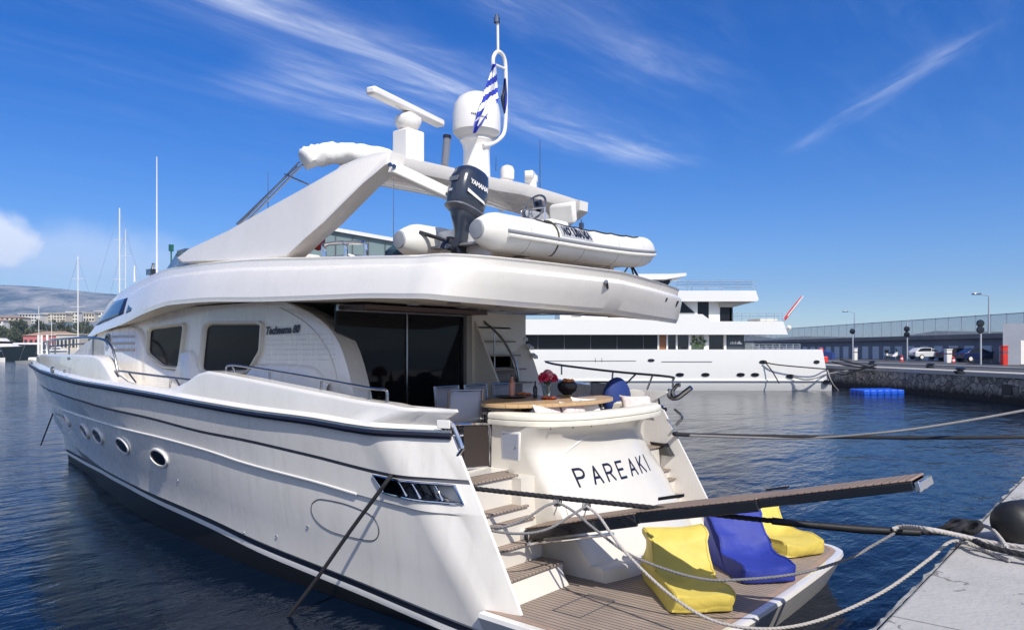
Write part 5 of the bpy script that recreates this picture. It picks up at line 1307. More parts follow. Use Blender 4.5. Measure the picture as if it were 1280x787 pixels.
def bloom(c, r, rn):
    b = MB()
    for k in range(70):
        th = rn.uniform(0, 6.283); ph = math.acos(rn.uniform(-.6, 1)); n_ = Vector((math.sin(ph)*math.cos(th), math.sin(ph)*math.sin(th), math.cos(ph)))
        t = n_.orthogonal().normalized(); s_ = n_.cross(t); q = c+n_*r*rn.uniform(.55, 1); w_ = r*.42; rot = rn.uniform(0, 6.3); t, s_ = t*math.cos(rot)+s_*math.sin(rot), s_*math.cos(rot)-t*math.sin(rot)
        b.add([q-t*w_, q+s_*w_*.7+n_*.012, q+t*w_, q-s_*w_*.7+n_*.012, q+n_*-.012], [(0, 4, 1), (1, 4, 2), (2, 4, 3), (3, 4, 0)])
    return b
for dx, dy, dz, r, m in ((.0, .09, .32, .085, 'flower'), (.0, -.02, .36, .085, 'flower2'), (-.03, -.11, .30, .08, 'flower'), (.06, 0, .31, .07, 'flower')):
    bloom(p+Vector((dx, dy, dz)), r, rn).build('bloom', m, vs, fix=False)
p = tt(709, 494.5); b = MB(); b.box((p.x-.13, p.y-.13, TZ), (p.x+.13, p.y+.13, TZ+.02)); tag(b.build('wooden_board', 'teak_table', bevel=.004), 'small wooden board under the dark fruit bowl', 'board')
p = p+Vector((0, 0, .021)); b = MB(); b.lathe([(.001, 0), (.07, .002), (.14, .06), (.165, .13), (.155, .19), (.12, .215), (.115, .212), (.15, .13), (.12, .06), (.001, .02)], p, 26); tag(b.build('fruit_bowl', 'tray'), 'round dark fruit bowl standing on the wooden board', 'bowl')
for k, (dx, dy, dz) in enumerate(((-.05, .04, .215), (-.06, -.05, .21), (.03, .02, .22))):
    b = MB(); b.ball(p+Vector((dx, dy, dz)), .05, n=12); tag(b.build('fruit', 'fruit'), 'orange fruit heaped in the dark bowl', 'fruit', 'fruit in the bowl')
# cushions
def pillow(c, ux, uz, th, m, lab, name='cushion'):
    c = Vector(c); ux = Vector(ux); uz = Vector(uz); n_ = ux.cross(uz).normalized(); b = MB(); f, g = [], []
    for i in range(11):
        r1, r2 = [], []
        for j in range(11):
            u, v = -1+.2*i, -1+.2*j; hgt = th*((1-u**4)*(1-v**4))**.5; pin = 1-.06*(1-abs(u))*abs(v)-.0; 
            q = c+ux*u*(1-.10*(1-v*v)*abs(u)**3)+uz*v*(1-.12*(1-u*u)*abs(v)**3); r1.append(q+n_*hgt); r2.append(q-n_*hgt)
        f.append(r1); g.append(r2)
    b.grid(f); b.grid(g); return tag(b.build(name, m, smooth=80), lab, 'cushion')
pillow((.74, .55, 2.58), (0, .30, 0), (.08, 0, .20), .07, 'pillow', 'pink patterned cushion leaning behind the cream seat back, nearest the table foot')
pillow((.66, .05, 2.59), (0, .28, .0), (.08, 0, .21), .07, 'pillow', 'pink patterned cushion in the middle of the bench')
pillow((.74, -.42, 2.62), (.05, .26, .02), (.10, 0, .20), .07, 'canvas', 'plain white cushion on the bench beside the pink ones')
pillow((.62, -1.62, 2.60), (.20, .16, 0), (.08, -.08, .20), .08, 'pillow', 'pale flowered cushion in front of the blue round cushion')
b = MB(); p = at(771, 499, Y=-1.95); b.ball(p, .18, .36, .38, n=24); tag(b.build('round_cushion', 'ballblue', smooth=80), 'large round dark blue cushion at the far end of the bench', 'cushion')
# flybridge: covered lounger with a steel frame, red cloth
lo = thing('covered_lounger', at(425, 322, Y=2.0), 'white covered lounger with a steel tube frame on the flybridge', 'lounger')
b = MB(); b.box((3.2, 1.6, 4.55), (3.9, 2.15, 4.95)); b.build('cover', 'canvas', lo, bevel=.08)
b = MB()
for x0, x1 in ((404, 457), (406, 432)):
    b.tube(smooth_path([at(x0, 323, Y=2.2), at(x0, 309, Y=2.2), at(x0+4, 305, Y=2.2), at(x1-5, 303, Y=2.2), at(x1, 307, Y=2.2), at(x1, 323, Y=2.2)], 4), .028, 8)
b.build('frame', 'chrome', lo)
b = MB(); c = at(398, 303, Y=2.0); b.ball(c, .13, .10, .13, n=10); tag(b.build('red_cloth', 'red'), 'red bundle lying beside the covered lounger', 'bundle')
b = MB(); c = at(512, 318, Y=1.2); b.ball(c, .35, .4, .16, n=14); tag(b.build('stowed_cover', mat('teal_canvas', (.02, .06, .10), .8)), 'dark teal bundle stowed under the tender stern', 'bundle')

# ---- flags
def flag(name, L_, R_, rows_, mats, band, lab, Xp, wav=.06):
    l = smooth_path([(x, y, 0) for x, y in L_], 8); r = smooth_path([(x, y, 0) for x, y in R_], 8); b = MB(); g = []
    for i in range(len(l)):
        row = []
        for j in range(11):
            u = j/10; q = l[i].lerp(r[i], u); row.append(at(q.x, q.y, X=Xp+wav*math.sin(u*7+i*.10)))
        g.append(row)
    b.grid(g, mif=lambda i, j: band(i/len(l), j/10)); return tag(b.build(name, mats, smooth=80, solid=.004), lab, 'flag')
mb_ = mat('flag_blue', (.02, .045, .42), .8); mw_ = mat('flag_white', (.8, .8, .8), .8)
flag('flag', [(615.5, 80), (612, 95), (606, 110), (601, 125), (597, 139), (594, 152), (591, 167)], [(620, 80), (621, 95), (621.8, 107), (622.3, 117), (622, 127), (610, 142), (595, 166)], 0, [mb_, mw_],
     lambda i, j: int((i*1.0+.10*j)*9.0) % 2 if i < .8 else 0, 'blue and white striped flag hanging furled from the mast hoop', 2.34)
flag('pennant', [(630, 98), (628.5, 112), (626, 121), (627, 130), (630, 142)], [(632.5, 98), (633.5, 112), (634, 121), (633.5, 130), (631.5, 142)], 0, [mb_, M['navy']], lambda i, j: 1 if j < .7 else 0, 'small dark pennant wrapped round the mast hoop', 2.36, .02)

# ---- mooring ropes
def rope(pts, r, m, lab, n=8, k=6, name='mooring_rope', cat='rope', grp='mooring ropes'):
    b = MB(); path = smooth_path(pts, k)
    if k < 6 or not 0.015 < r < .033: b.tube(path, r, n); return tag(b.build(name, m, smooth=80), lab, cat, grp)
    # three strands laid up together
    fine = []; pitch = r*7.0; step = pitch/9
    for a, c in zip(path[:-1], path[1:]):
        q = max(1, int((c-a).length/step+.5))
        for i in range(q): fine.append(a.lerp(c, i/q))
    fine.append(path[-1]); s_ = 0; up = Vector((0, 0, 1)); st = [[], [], []]
    for i, p in enumerate(fine):
        t = (fine[min(i+1, len(fine)-1)]-fine[max(i-1, 0)]).normalized(); u = (up-t*up.dot(t)).normalized(); v = t.cross(u)
        if i: s_ += (p-fine[i-1]).length
        for j in range(3):
            a = 6.2832*(s_/pitch+j/3); st[j].append(p+(u*math.cos(a)+v*math.sin(a))*r*.34)
    for j in range(3): b.tube(st[j], r*.66, 7)
    return tag(b.build(name, m, smooth=80), lab, cat, grp)
A_ = at(553, 606.5, Y=2.50); B_ = at(1192, 667, Z=1.66)
DA, DB = (A_-CAM).dot(FWD), (B_-CAM).dot(FWD)
Dl = lambda px: 1/(1/DA+(1/DB-1/DA)*(px-553)/(1192-553))
ln_ = lambda px, py, o=0: at(px, py, D=Dl(px)-o)
rope([Vector((1.25, 2.62, 1.82)), A_, ln_(700, 622), ln_(830, 635.5), ln_(960, 650), ln_(1080, 661.5), B_, at(1236, 683, Z=1.66), at(1300, 697, Z=1.64)], .031, 'rope_black', 'thick black rope from the port quarter to the quay, passing over the gangway')
b = MB(); b.tube([ln_(965, 650.5), ln_(1000, 654.5), ln_(1080, 661.5), ln_(1150, 665.5)], lambda u: .040+.005*math.sin(u*30), 10); tag(b.build('chafe_sleeve', 'rubber', smooth=80), 'black chafe sleeve wrapped round the thick black rope near the quay', 'sleeve')
rope([at(545, 612, Y=2.54), at(560, 626, D=DA-.25), at(580, 644, D=DA-.4), at(606, 657, D=DA-.45), at(632, 657.5, D=Dl(632)-.3), at(660, 646, D=Dl(660)-.2), at(682, 632, D=Dl(682)-.1), ln_(697, 627.5, .03)], .0165, 'rope_grey', 'grey rope sagging over the stair up to the first knot on the black rope')
rope([at(543, 613, Y=2.56), at(558, 628, D=DA-.25), at(580, 648, D=DA-.42), at(612, 662, D=DA-.5), at(650, 666.5, D=Dl(650)-.4), at(684, 661, D=Dl(684)-.3), at(712, 645, D=Dl(712)-.15), ln_(733, 632, .03)], .0165, 'rope_grey', 'grey rope sagging lower over the stair up to the second knot on the black rope')
rope([ln_(697, 627.5, .03), ln_(716, 638, .08), ln_(745, 662, .2), ln_(783, 690, .3), ln_(821, 707, .4), ln_(870, 721.5, .5), ln_(913, 724.5, .5), ln_(994, 717, .45), ln_(1060, 698, .3), ln_(1090, 682, .15), ln_(1118, 666, .05)], .0165, 'rope_grey', 'grey rope looping past the bean bags back up to the black rope')
rope([ln_(733, 632, .03), ln_(748, 644, .1), ln_(765, 668, .3), ln_(783, 691, .4), ln_(826, 733, .6), ln_(870, 765, .8), ln_(913, 781, .9), ln_(970, 785, .9), ln_(1032, 772, .75), ln_(1104, 739, .5), ln_(1162, 698, .2), at(1190, 676, Z=1.60), at(1222, 684, Z=1.575), at(1262, 700, Z=1.575)], .018, 'rope_pale', 'pale rope hanging lowest across the swim platform to the quay edge')
rope([ln_(1116, 661, .04), ln_(1130, 658, .06), at(1160, 661, Z=1.80), at(1200, 669, Z=1.70), at(1240, 678, Z=1.66), at(1300, 686, Z=1.66)], .026, 'rope_pale', 'pale thick rope lying over the black one on the quay')
rope([at(1226, 655, Z=1.64), at(1240, 661, Z=1.70), at(1252, 674, Z=1.70), at(1260, 686, Z=1.66), at(1275, 697, Z=1.60), at(1300, 702, Z=1.59)], .020, 'rope_pale', 'short pale rope curling beside the black fender')
for px, py in ((697, 627), (733, 632)):
    b = MB(); rn = random.Random(px)
    for k in range(3): 
        c = ln_(px+(k-1)*2.5, py); b.tube([c+Vector((.01*math.cos(q)*.5, .046*math.cos(q)*.6, .046*math.sin(q))) for q in [2*math.pi*j/12 for j in range(12)]], .010, 6, closed=True)
    c = ln_(px, py); b.tube([c, c+Vector((0, .03, -.08)), c+Vector((.02, .05, -.15))], .008, 5); b.tube([c, c+Vector((.02, -.03, .07)), c+Vector((0, -.08, .06))], .008, 5)
    tag(b.build('rope_knot', 'rope_grey', smooth=80), 'first grey lashing on the black rope, above the stair' if px < 700 else 'second grey lashing on the black rope, below the painted name', 'knot')
rope([Vector((1.72, 2.72, 1.86)), at(486, 598, Y=2.99), at(440, 660, Y=3.16), at(390, 731, Y=3.36), at(340, 795, Y=3.6)], .026, 'rope_black', 'black rope running down from the port fairlead into the water', k=4)
rope([at(846, 541, Y=-2.45), at(858, 543, Y=-2.7), at(1000, 545.5, X=-.9), at(1150, 546.5, X=-2.6), at(1300, 546, X=-4.25)], .035, 'rope_black', 'black rope from the far quarter running level to the quay')
rope([at(862, 544, Y=-2.65), at(1000, 547.5, X=-.9), at(1108, 540, X=-2.2), at(1200, 527, X=-3.2), at(1300, 509, X=-4.25)], .024, 'rope_grey', 'grey rope from the far quarter rising towards the quay on the right')
rope([at(66, 517, Y=.4), at(61, 530, Y=.40), at(56, 543, Y=.40), at(51, 556, Y=.40)], .022, 'rope_black', 'dark anchor chain dropping from the bow into the water')
# hanging coil on the quarter
# ---- on the quay: black fender and a heap of rope
b = MB(); a = at(1252, 655, Z=1.80); a = Vector((-4.60, .02, 1.79)); d_ = Vector((-.50, -.866, 0))
prof = [(.001, -.02), (.10, 0), (.17, .035), (.205, .10), (.215, .2), (.215, 1.15), (.2, 1.25), (.1, 1.32), (.001, 1.33)]
b.lathe(prof, (0, 0, 0), 28); b.xf(frame_mtx(a, -d_.cross(Vector((0, 0, 1))), (0, 0, 1)) @ Matrix.Identity(4)); tag(b.build('fender', 'rubber', smooth=60), 'fat black rubber fender lying on the quay', 'fender')
b = MB(); rn = random.Random(12)
for k in range(7):
    c = at(1188+k*5+rn.uniform(-3, 3), 664+rn.uniform(-4, 6), Z=1.62+.03*(k % 3)); r_ = rn.uniform(.07, .13); a1 = rn.uniform(0, 3); tl = rn.uniform(-.5, .5)
    b.tube([c+Vector((r_*math.cos(q)*math.cos(a1)-r_*.7*math.sin(q)*math.sin(a1), r_*math.cos(q)*math.sin(a1)+r_*.7*math.sin(q)*math.cos(a1), .05+.05*math.sin(q+tl))) for q in [2*math.pi*j/16 for j in range(16)]], .03, 7, closed=True)
tag(b.build('rope_heap', 'rope_black', smooth=80), 'tangled heap of black rope on the quay edge', 'rope')
# ================================================================ the big white superyacht across the basin
SD = 62.0                                                # metres ahead of the camera
sy = thing('superyacht', W(SD+4.5, 8, 0), 'long white superyacht berthed across the basin behind the foreground yacht', 'yacht')
def sp(px, py, D=SD): return at(px, py, D=D)
def sbox(b, px0, py0, px1, py1, D0, D1, mi=0):
    """block whose near face spans a rectangle seen at depth D0"""
    a = [sp(px0, py1, D0), sp(px1, py1, D0), sp(px1, py0, D0), sp(px0, py0, D0)]; b.prism(a, FWD*(D1-D0), mi); return b
def spoly(b, pts, D0, D1, mi=0): b.prism([sp(x, y, D0) for x, y in pts], FWD*(D1-D0), mi); return b
M['swhite'] = mat('superyacht_paint', (.80, .79, .76), .25, coat=.5, noise=(.3, .03))
M['sglass'] = mat('superyacht_glass', (.012, .014, .018), .06, spec=.25)
M['teal_glass'] = mat('pale_teal_panels', (.20, .27, .27), .25)
b = MB()
rows = []
for D0, ins in ((SD, 0), (SD+9.4, 0)):
    pass
prof = [(-2.0, 1.0), (0.0, .35), (.55, .12), (1.2, .03), (2.6, 0), (3.50, 0), (3.52, .12)]
lats = [-30, -27, -22, -14, -6, 5, 18, 24.5, 26]
def hull_sec(lat):
    f = max(0, (-8-lat)/22); tw_ = 1-f**2
    r = []
    for z, i_ in prof:
        e_ = (4.7*tw_-i_*1.2-.0); l_ = lat+(0 if lat < 25 else -.35*max(0, z)*.55+.25*(z < .6))
        r.append(W(SD+4.7-max(e_, .05), l_, z))
    for z, i_ in reversed(prof):
        e_ = (4.7*tw_-i_*1.2); l_ = lat+(0 if lat < 25 else -.35*max(0, z)*.55+.25*(z < .6)); r.append(W(SD+4.7+max(e_, .05), l_, z))
    return r
b.loft([hull_sec(l) for l in lats]); sh = b.build('hull', 'swhite', sy, smooth=45)
b = MB(); sbox(b, 560, 474.5, 1030, 476, SD-.04, SD+.1); b.build('hull_knuckle', 'swhite', sh)
for px, r_ in ((592, 6), (850, 5), (882, 5), (926, 5), (944, 5)):
    b = MB(); c = sp(px, 468, SD-.03); b.prism([c+RGT*(.34*math.cos(q))+Vector((0, 0, .15*math.sin(q))) for q in [2*math.pi*k/16 for k in range(16)]], FWD*.05); b.build('porthole', 'sglass', sh)
for px, py, w_, h_ in ((814, 450, .28, .12), (954, 452, .32, .14), (988, 470, .34, .17), (1033, 477.5, .30, .2), (1021, 452, .25, .14)):
    b = MB(); c = sp(px, py, SD-.05); b.prism([c+RGT*(w_*math.cos(q))+Vector((0, 0, h_*math.sin(q))) for q in [2*math.pi*k/16 for k in range(16)]], FWD*.07); b.build('hawse_hole', 'black_paint', sh)
b = MB(); sbox(b, 827, 451.5, 890, 452.3, SD-.02, SD+.05); b.build('hull_slot', 'groove', sh); b = MB(); sbox(b, 680, 450.5, 795, 451.2, SD-.02, SD+.05); b.build('hull_slot', 'groove', sh)
for px in (744, 752): b = MB(); sbox(b, px, 447, px+.5, 452.5, SD-.02, SD+.05); b.build('shell_door_joint', 'groove', sh)
# main deck: recessed dark band, doors, open aft deck
b = MB(); sbox(b, 300, 417, 822, 437.5, SD+.8, SD+8); gz_ = b.build('main_deck_glazing', 'sglass', sy)
for px in (672, 705, 738, 771, 804): b = MB(); sbox(b, px, 417.5, px+.7, 437.3, SD+.77, SD+.81); b.build('mullion', 'groove', gz_)
b = MB()
for x0, x1, m_ in ((822, 824, 0), (833, 835, 0), (845, 847, 0), (861, 864, 0), (880, 886, 0), (905, 908, 0)): sbox(b, x0, 417, x1, 437.5, SD+.7, SD+7.5)
sbox(b, 886, 417, 930, 437.5, SD+1.2, SD+7); dk = b.build('deck_pillars', 'swhite', sy)
b = MB(); sbox(b, 824, 417, 833, 437.5, SD+.8, SD+7); b.build('wooden_door', mat('varnished_door', (.25, .10, .04), .35), sy)
b = MB(); sbox(b, 835, 417, 845, 437.5, SD+.95, SD+7); sbox(b, 847, 417, 861, 433.5, SD+.9, SD+7); sbox(b, 887, 417, 905, 437.5, SD+1.05, SD+7.0); b.build('dark_doorway', 'black_paint', sy)
b = MB(); sbox(b, 864, 417, 886, 437.5, SD+1.4, SD+7); b.build('lobby_wall', 'white', sy)
b = MB(); sbox(b, 909, 417, 930, 437.5, SD+.75, SD+1.0); sg = b.build('side_screen', mat('slate_panel', (.05, .06, .075), .35), sy)
b = MB()
for k in range(5): sbox(b, 913+k*2, 427.5-(k % 2), 914+k*2, 430, SD+.72, SD+.74)
spoly(b, [(921, 430), (924, 425.5), (928, 430)], SD+.72, SD+.74); b.build('screen_emblem', 'white', sg)
b = MB()
rn = random.Random(8)
for k in range(40):
    c = sp(873+rn.uniform(-8, 8), 428+rn.uniform(-6, 7), SD+.6); a = rn.uniform(0, 6.3); b.add([c, c+RGT*.3*math.cos(a)+Vector((0, 0, .3*math.sin(a))), c+RGT*.2*math.cos(a+1)+Vector((0, 0, .2*math.sin(a+1)))+FWD*.1], [(0, 1, 2)])
b.tube([sp(873, 437.5, SD+.6), sp(873, 428, SD+.6)], .04, 6)
tag(b.build('potted_plant', 'leaf', fix=False), 'dark leafy plant beside the lobby of the superyacht', 'plant')
# upper deck overhang, house, roofs
b = MB(); spoly(b, [(300, 399), (842, 399), (846, 392.5), (878, 392.5), (890, 401.5), (979, 401.5), (985, 418), (300, 418)], SD-.1, SD+9.4); b.build('upper_deck_side', 'swhite', sy, smooth=30)
b = MB(); sbox(b, 700, 375, 860, 399, SD+.7, SD+8.5); sbox(b, 860, 375, 872, 400, SD+.7, SD+8); sbox(b, 886, 375, 900, 401.5, SD+.8, SD+8); b.build('upper_house', 'swhite', sy)
b = MB(); spoly(b, [(848, 377), (853, 377), (869, 391), (845, 391)], SD+.6, SD+.75); sbox(b, 872, 376, 886, 401.5, SD+.78, SD+8); sbox(b, 900, 376, 912, 401.5, SD+.78, SD+8); sbox(b, 914, 376, 916, 401.5, SD+.78, SD+8); b.build('upper_glazing', 'sglass', sy)
b = MB(); spoly(b, [(640, 363), (945, 363), (948.5, 374.5), (946, 376.5), (640, 376.5)], SD-.1, SD+9); b.build('sun_deck_side', 'swhite', sy)
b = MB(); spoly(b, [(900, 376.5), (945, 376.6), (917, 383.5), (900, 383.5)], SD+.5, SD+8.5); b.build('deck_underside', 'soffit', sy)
b = MB(); spoly(b, [(640, 343), (840, 342), (858, 341), (858, 344.5), (832, 349), (700, 350), (640, 350)], SD+.5, SD+8.0); b.build('hardtop', 'swhite', sy, smooth=30)
b = MB(); spoly(b, [(815, 349), (842, 347), (832, 360), (815, 363)], SD+2, SD+6); b.build('hardtop_strut', 'sglass', sy)
b = MB(); spoly(b, [(340, 286), (411, 286), (500, 302), (640, 327), (640, 363), (340, 363)], SD+1.2, SD+7.6); th_ = b.build('bridge_deck_side', 'teal_glass', sy)
b = MB(); spoly(b, [(330, 280), (411, 283), (500, 298.5), (640, 324), (640, 328.5), (500, 303), (411, 287.5), (330, 285)], SD+.9, SD+7.9); b.build('bridge_roof', 'swhite', sy)
b = MB()
for px in (380, 419, 440, 460, 481, 505, 530, 560): sbox(b, px, 290+(px-411)*.18 if px > 411 else 290, px+.9, 345, SD+1.1, SD+1.25)
b.build('panel_joints', 'groove', th_)
b = MB(); sbox(b, 340, 345, 700, 363.5, SD+.1, SD+9); b.build('bridge_deck_bulwark', 'swhite', sy)
def srail(nm, x0, x1, ytop, ybot, n, D=SD):
    b = MB()
    for f in (0, .33, .66): b.tube([sp(x0, ytop+(ybot-ytop)*f, D), sp(x1, ytop+(ybot-ytop)*f, D)], .025, 6)
    for k in range(n): 
        x = x0+(x1-x0)*k/(n-1); b.tube([sp(x, ybot, D), sp(x, ytop, D)], .028, 6)
    return b.build(nm, 'chrome', sy)
srail('sun_deck_rail', 838, 945, 350.5, 363, 6, SD+.3); srail('sun_deck_rail', 846, 940, 352, 363, 6, SD+8.5)
srail('upper_deck_rail', 917, 978, 392, 401.5, 7, SD+.3); srail('aft_deck_rail', 932, 1000, 430, 437.5, 9, SD+.4)
b = MB(); sbox(b, 932, 428, 944, 437.5, SD+2, SD+4); sbox(b, 945, 433, 950, 437, SD+2, SD+3); b.build('deck_sofa', 'canvas', sy, bevel=.15)
b = MB(); sbox(b, 950, 397.5, 972, 401.5, SD+1.5, SD+5); b.build('sun_loungers', 'vinyl', sy, bevel=.08)
b = MB(); b.tube([sp(979, 402, SD+3), sp(1004, 370, SD+3)], .05, 6); b.build('ensign_staff', 'white', sy)
flag('ensign', [(980, 397), (986, 389), (994, 379), (1002, 369.5)], [(982, 400.5), (988, 392.5), (995.5, 382.5), (1003.2, 371.5)], 0, ['red', 'red'], lambda i, j: 0, 'small red ensign on the staff at the stern of the superyacht', at(985, 390, D=SD+3).x, .0)
b = MB(); c = sp(986, 409.5, SD); b.ball(c, .22, n=10); b.build('stern_light', 'white', sy)
# its lines and stern ropes
def brope(pts, r, m, lab): return rope([sp(*q) for q in pts], r, m, lab, 6, 4)
brope([(955, 452.5, SD-.2), (975, 456, SD-.5), (1020, 460, SD-.6), (1036, 461, SD), (1075, 462, 63)], .05, 'rope_black', 'dark stern line from the middle hawse hole of the superyacht')
brope([(957, 453, SD-.2), (966, 465, SD-.6), (974, 479, SD-1.0)], .05, 'rope_black', 'dark line hanging down the superyacht hull into the water')
brope([(991, 470.5, SD-.2), (1005, 474, SD-.5), (1020, 472.5, SD-.5), (1033, 467.5, SD), (1060, 463, 63)], .06, 'rope_grey', 'grey stern line sagging from the low hawse hole of the superyacht')
brope([(1034, 462, SD), (1040, 478, SD), (1050, 490, 64)], .05, 'rope_pale', 'pale line dropping from the superyacht stern to the water')

# ================================================================ far quay: stores, fence, cars
M['store_wall'] = mat('store_wall', (.21, .22, .26), .85, noise=(.5, .15)); M['store_door'] = mat('store_door', (.60, .62, .66), .6, noise=(1.2, .08))
wl_ = lambda D: 50.2-(D-80)*.035                       # the line of the breakwater stores
stores = thing('harbour_stores', W(130, 49, 2.15), 'long low row of grey stores with pale doors under the breakwater', 'building')
b = MB(); b.prism([W(58, wl_(58), 2.1), W(260, wl_(260), 2.1), W(260, wl_(260)+6, 2.1), W(58, wl_(58)+6, 2.1)], (0, 0, 2.55)); b.build('wall', 'store_wall', stores)
b = MB(); b.prism([W(58, wl_(58)-.7, 4.66), W(260, wl_(260)-.7, 4.66), W(260, wl_(260)+7, 4.66), W(58, wl_(58)+7, 4.66)], (0, 0, .50)); b.build('roof_slab', mat('roof_concrete', (.20, .19, .19), .9, noise=(.4, .2)), stores)
for k in range(64):
    D = 71+k*2.85
    b = MB(); a = W(D, wl_(D)-.03, 2.16); c = W(D+1.65, wl_(D+1.65)-.03, 2.16); b.prism([a, c, c+Vector((0, 0, 1.75)), a+Vector((0, 0, 1.75))], RGT*.06); b.build('door', 'store_door', stores)
# fence on top
M['fence_mesh'] = mat('fence_mesh', (.36, .46, .58), .6, alpha=.5); M['fence_post'] = mat('fence_post', (.33, .37, .42), .5)
fe = thing('mesh_fence', W(130, 50, 5.16), 'tall pale mesh fence running along the top of the breakwater', 'fence')
b = MB(); zt = lambda D: 7.25
b.grid([[W(D, wl_(D)+1.2, 5.16) for D in (58, 120, 190, 258)], [W(D, wl_(D)+1.2, 7.2) for D in (58, 120, 190, 258)]]); b.build('mesh', 'fence_mesh', fe)
b = MB(); b.tube([W(58, wl_(58)+1.2, 7.2), W(258, wl_(258)+1.2, 7.2)], .05, 6); b.build('top_rail', 'fence_post', fe)
for k in range(80):
    D = 59+k*2.5; b = MB(); q = W(D, wl_(D)+1.2, 5.16); b.tube([q, q+Vector((0, 0, 2.12))], .035, 6); b.build('post', 'fence_post', fe)
# concrete gatehouse at the right edge
gh = thing('gatehouse', W(70, 47.5, 2.15), 'grey concrete hut with a white door at the right edge', 'building')
b = MB(); b.prism([W(67.5, 43.6, 2.1), W(67.5, 52, 2.1), W(75, 52, 2.1), W(75, 48.7, 2.1)], (0, 0, 3.7)); b.build('wall', mat('hut_concrete', (.27, .29, .34), .85, noise=(.6, .12)), gh)
b = MB(); b.prism([W(67.45, 45.15, 2.2), W(67.45, 46.15, 2.2), W(67.45, 46.15, 4.3), W(67.45, 45.15, 4.3)], FWD*.05); b.build('door', 'white', gh)
# street lamps
def lamp(px, ytop, D, lab, zb, arm):
    p = at(px, 440, D=D); ztop = at(px, ytop, D=D).z; t = thing('street_lamp', (p.x, p.y, zb), lab, 'lamp', 'street lamps on the breakwater')
    b = MB(); b.tube([Vector((p.x, p.y, zb)), Vector((p.x, p.y, ztop))], lambda u: .10-.045*u, 8); b.build('pole', 'fence_post', t)
    b = MB(); e_ = Vector((p.x, p.y, ztop)); b.tube([e_, e_+RGT*arm*.5+Vector((0, 0, .15)), e_+RGT*arm+Vector((0, 0, .2))], .04, 6); b.build('arm', 'fence_post', t)
    b = MB(); b.obox(e_+RGT*arm*1.15+Vector((0, 0, .22)), RGT*.42, FWD*.16, Vector((0, 0, .08))); b.build('lamp_head', 'steel_dark', t, bevel=.03)
lamp(1236, 370, 78, 'tall street lamp with a bent arm rising above the mesh fence near the hut', 5.16, -1.1)
lamp(1068, 391, 124, 'smaller and more distant street lamp on the breakwater, left of the signal posts', 5.16, -1.3)
# posts with round lamps
def post(px, ytop, ybot, D, lab, lamps):
    p = at(px, ybot, D=D); t = thing('signal_post', p, lab, 'post', 'grey signal posts on the quay'); sc = D/950
    b = MB(); b.tube([p, Vector((p.x, p.y, at(px, ytop, D=D).z))], .075, 8); b.build('pole', mat('post_grey', (.42, .44, .47), .5), t)
    for yy in lamps:
        b = MB(); c = at(px-.5, yy, D=D); b.lathe([(.001, -.14), (.30, -.12), (.34, 0), (.30, .14), (.001, .16)], (0, 0, 0), 16); b.xf(Matrix.Translation(c) @ FWD.to_track_quat('Z', 'Y').to_matrix().to_4x4()); b.build('round_lamp', 'black_paint', t)
post(1134, 402, 452.3, 88, 'slim signal post between the motorbike and the white car', (411, 418))
post(1226, 400, 457, 68, 'signal post standing in front of the dark blue car', (404, 412))
post(1066, 412, 451, 92, 'distant signal post beside the white meter box', (414,))
# pillars, bollards
def pillar(px, y0, y1, w_, D, m, lab, name, cat, bands=()):
    p = at(px, y1, D=D); top = at(px, y0, D=D).z; t = thing(name, p, lab, cat)
    b = MB(); hh = top-p.z; b.obox(p+Vector((0, 0, hh/2)), RGT*w_/2, FWD*w_/2, Vector((0, 0, hh/2))); b.build('body', m, t, bevel=.04)
    b = MB(); b.obox(p+Vector((0, 0, hh*.72)), RGT*w_*.52, FWD*w_*.52, Vector((0, 0, hh*.04))); b.build('band', 'groove', t)
    b = MB(); b.obox(p+Vector((0, 0, hh+.04)), RGT*w_*.58, FWD*w_*.58, Vector((0, 0, .05))); b.build('cap', m, t, bevel=.02)
pillar(1255, 433, 459, .44, 66, 'red', 'tall red service pillar in front of the grey hut', 'service_pillar', 'pillar')
pillar(1185, 437, 454.5, .55, 78, 'white', 'white service pillar between the two parked cars', 'service_pillar', 'pillar')
pillar(1069, 436, 450.5, .42, 96, 'white', 'thin white meter box near the superyacht stern', 'meter_box', 'box')
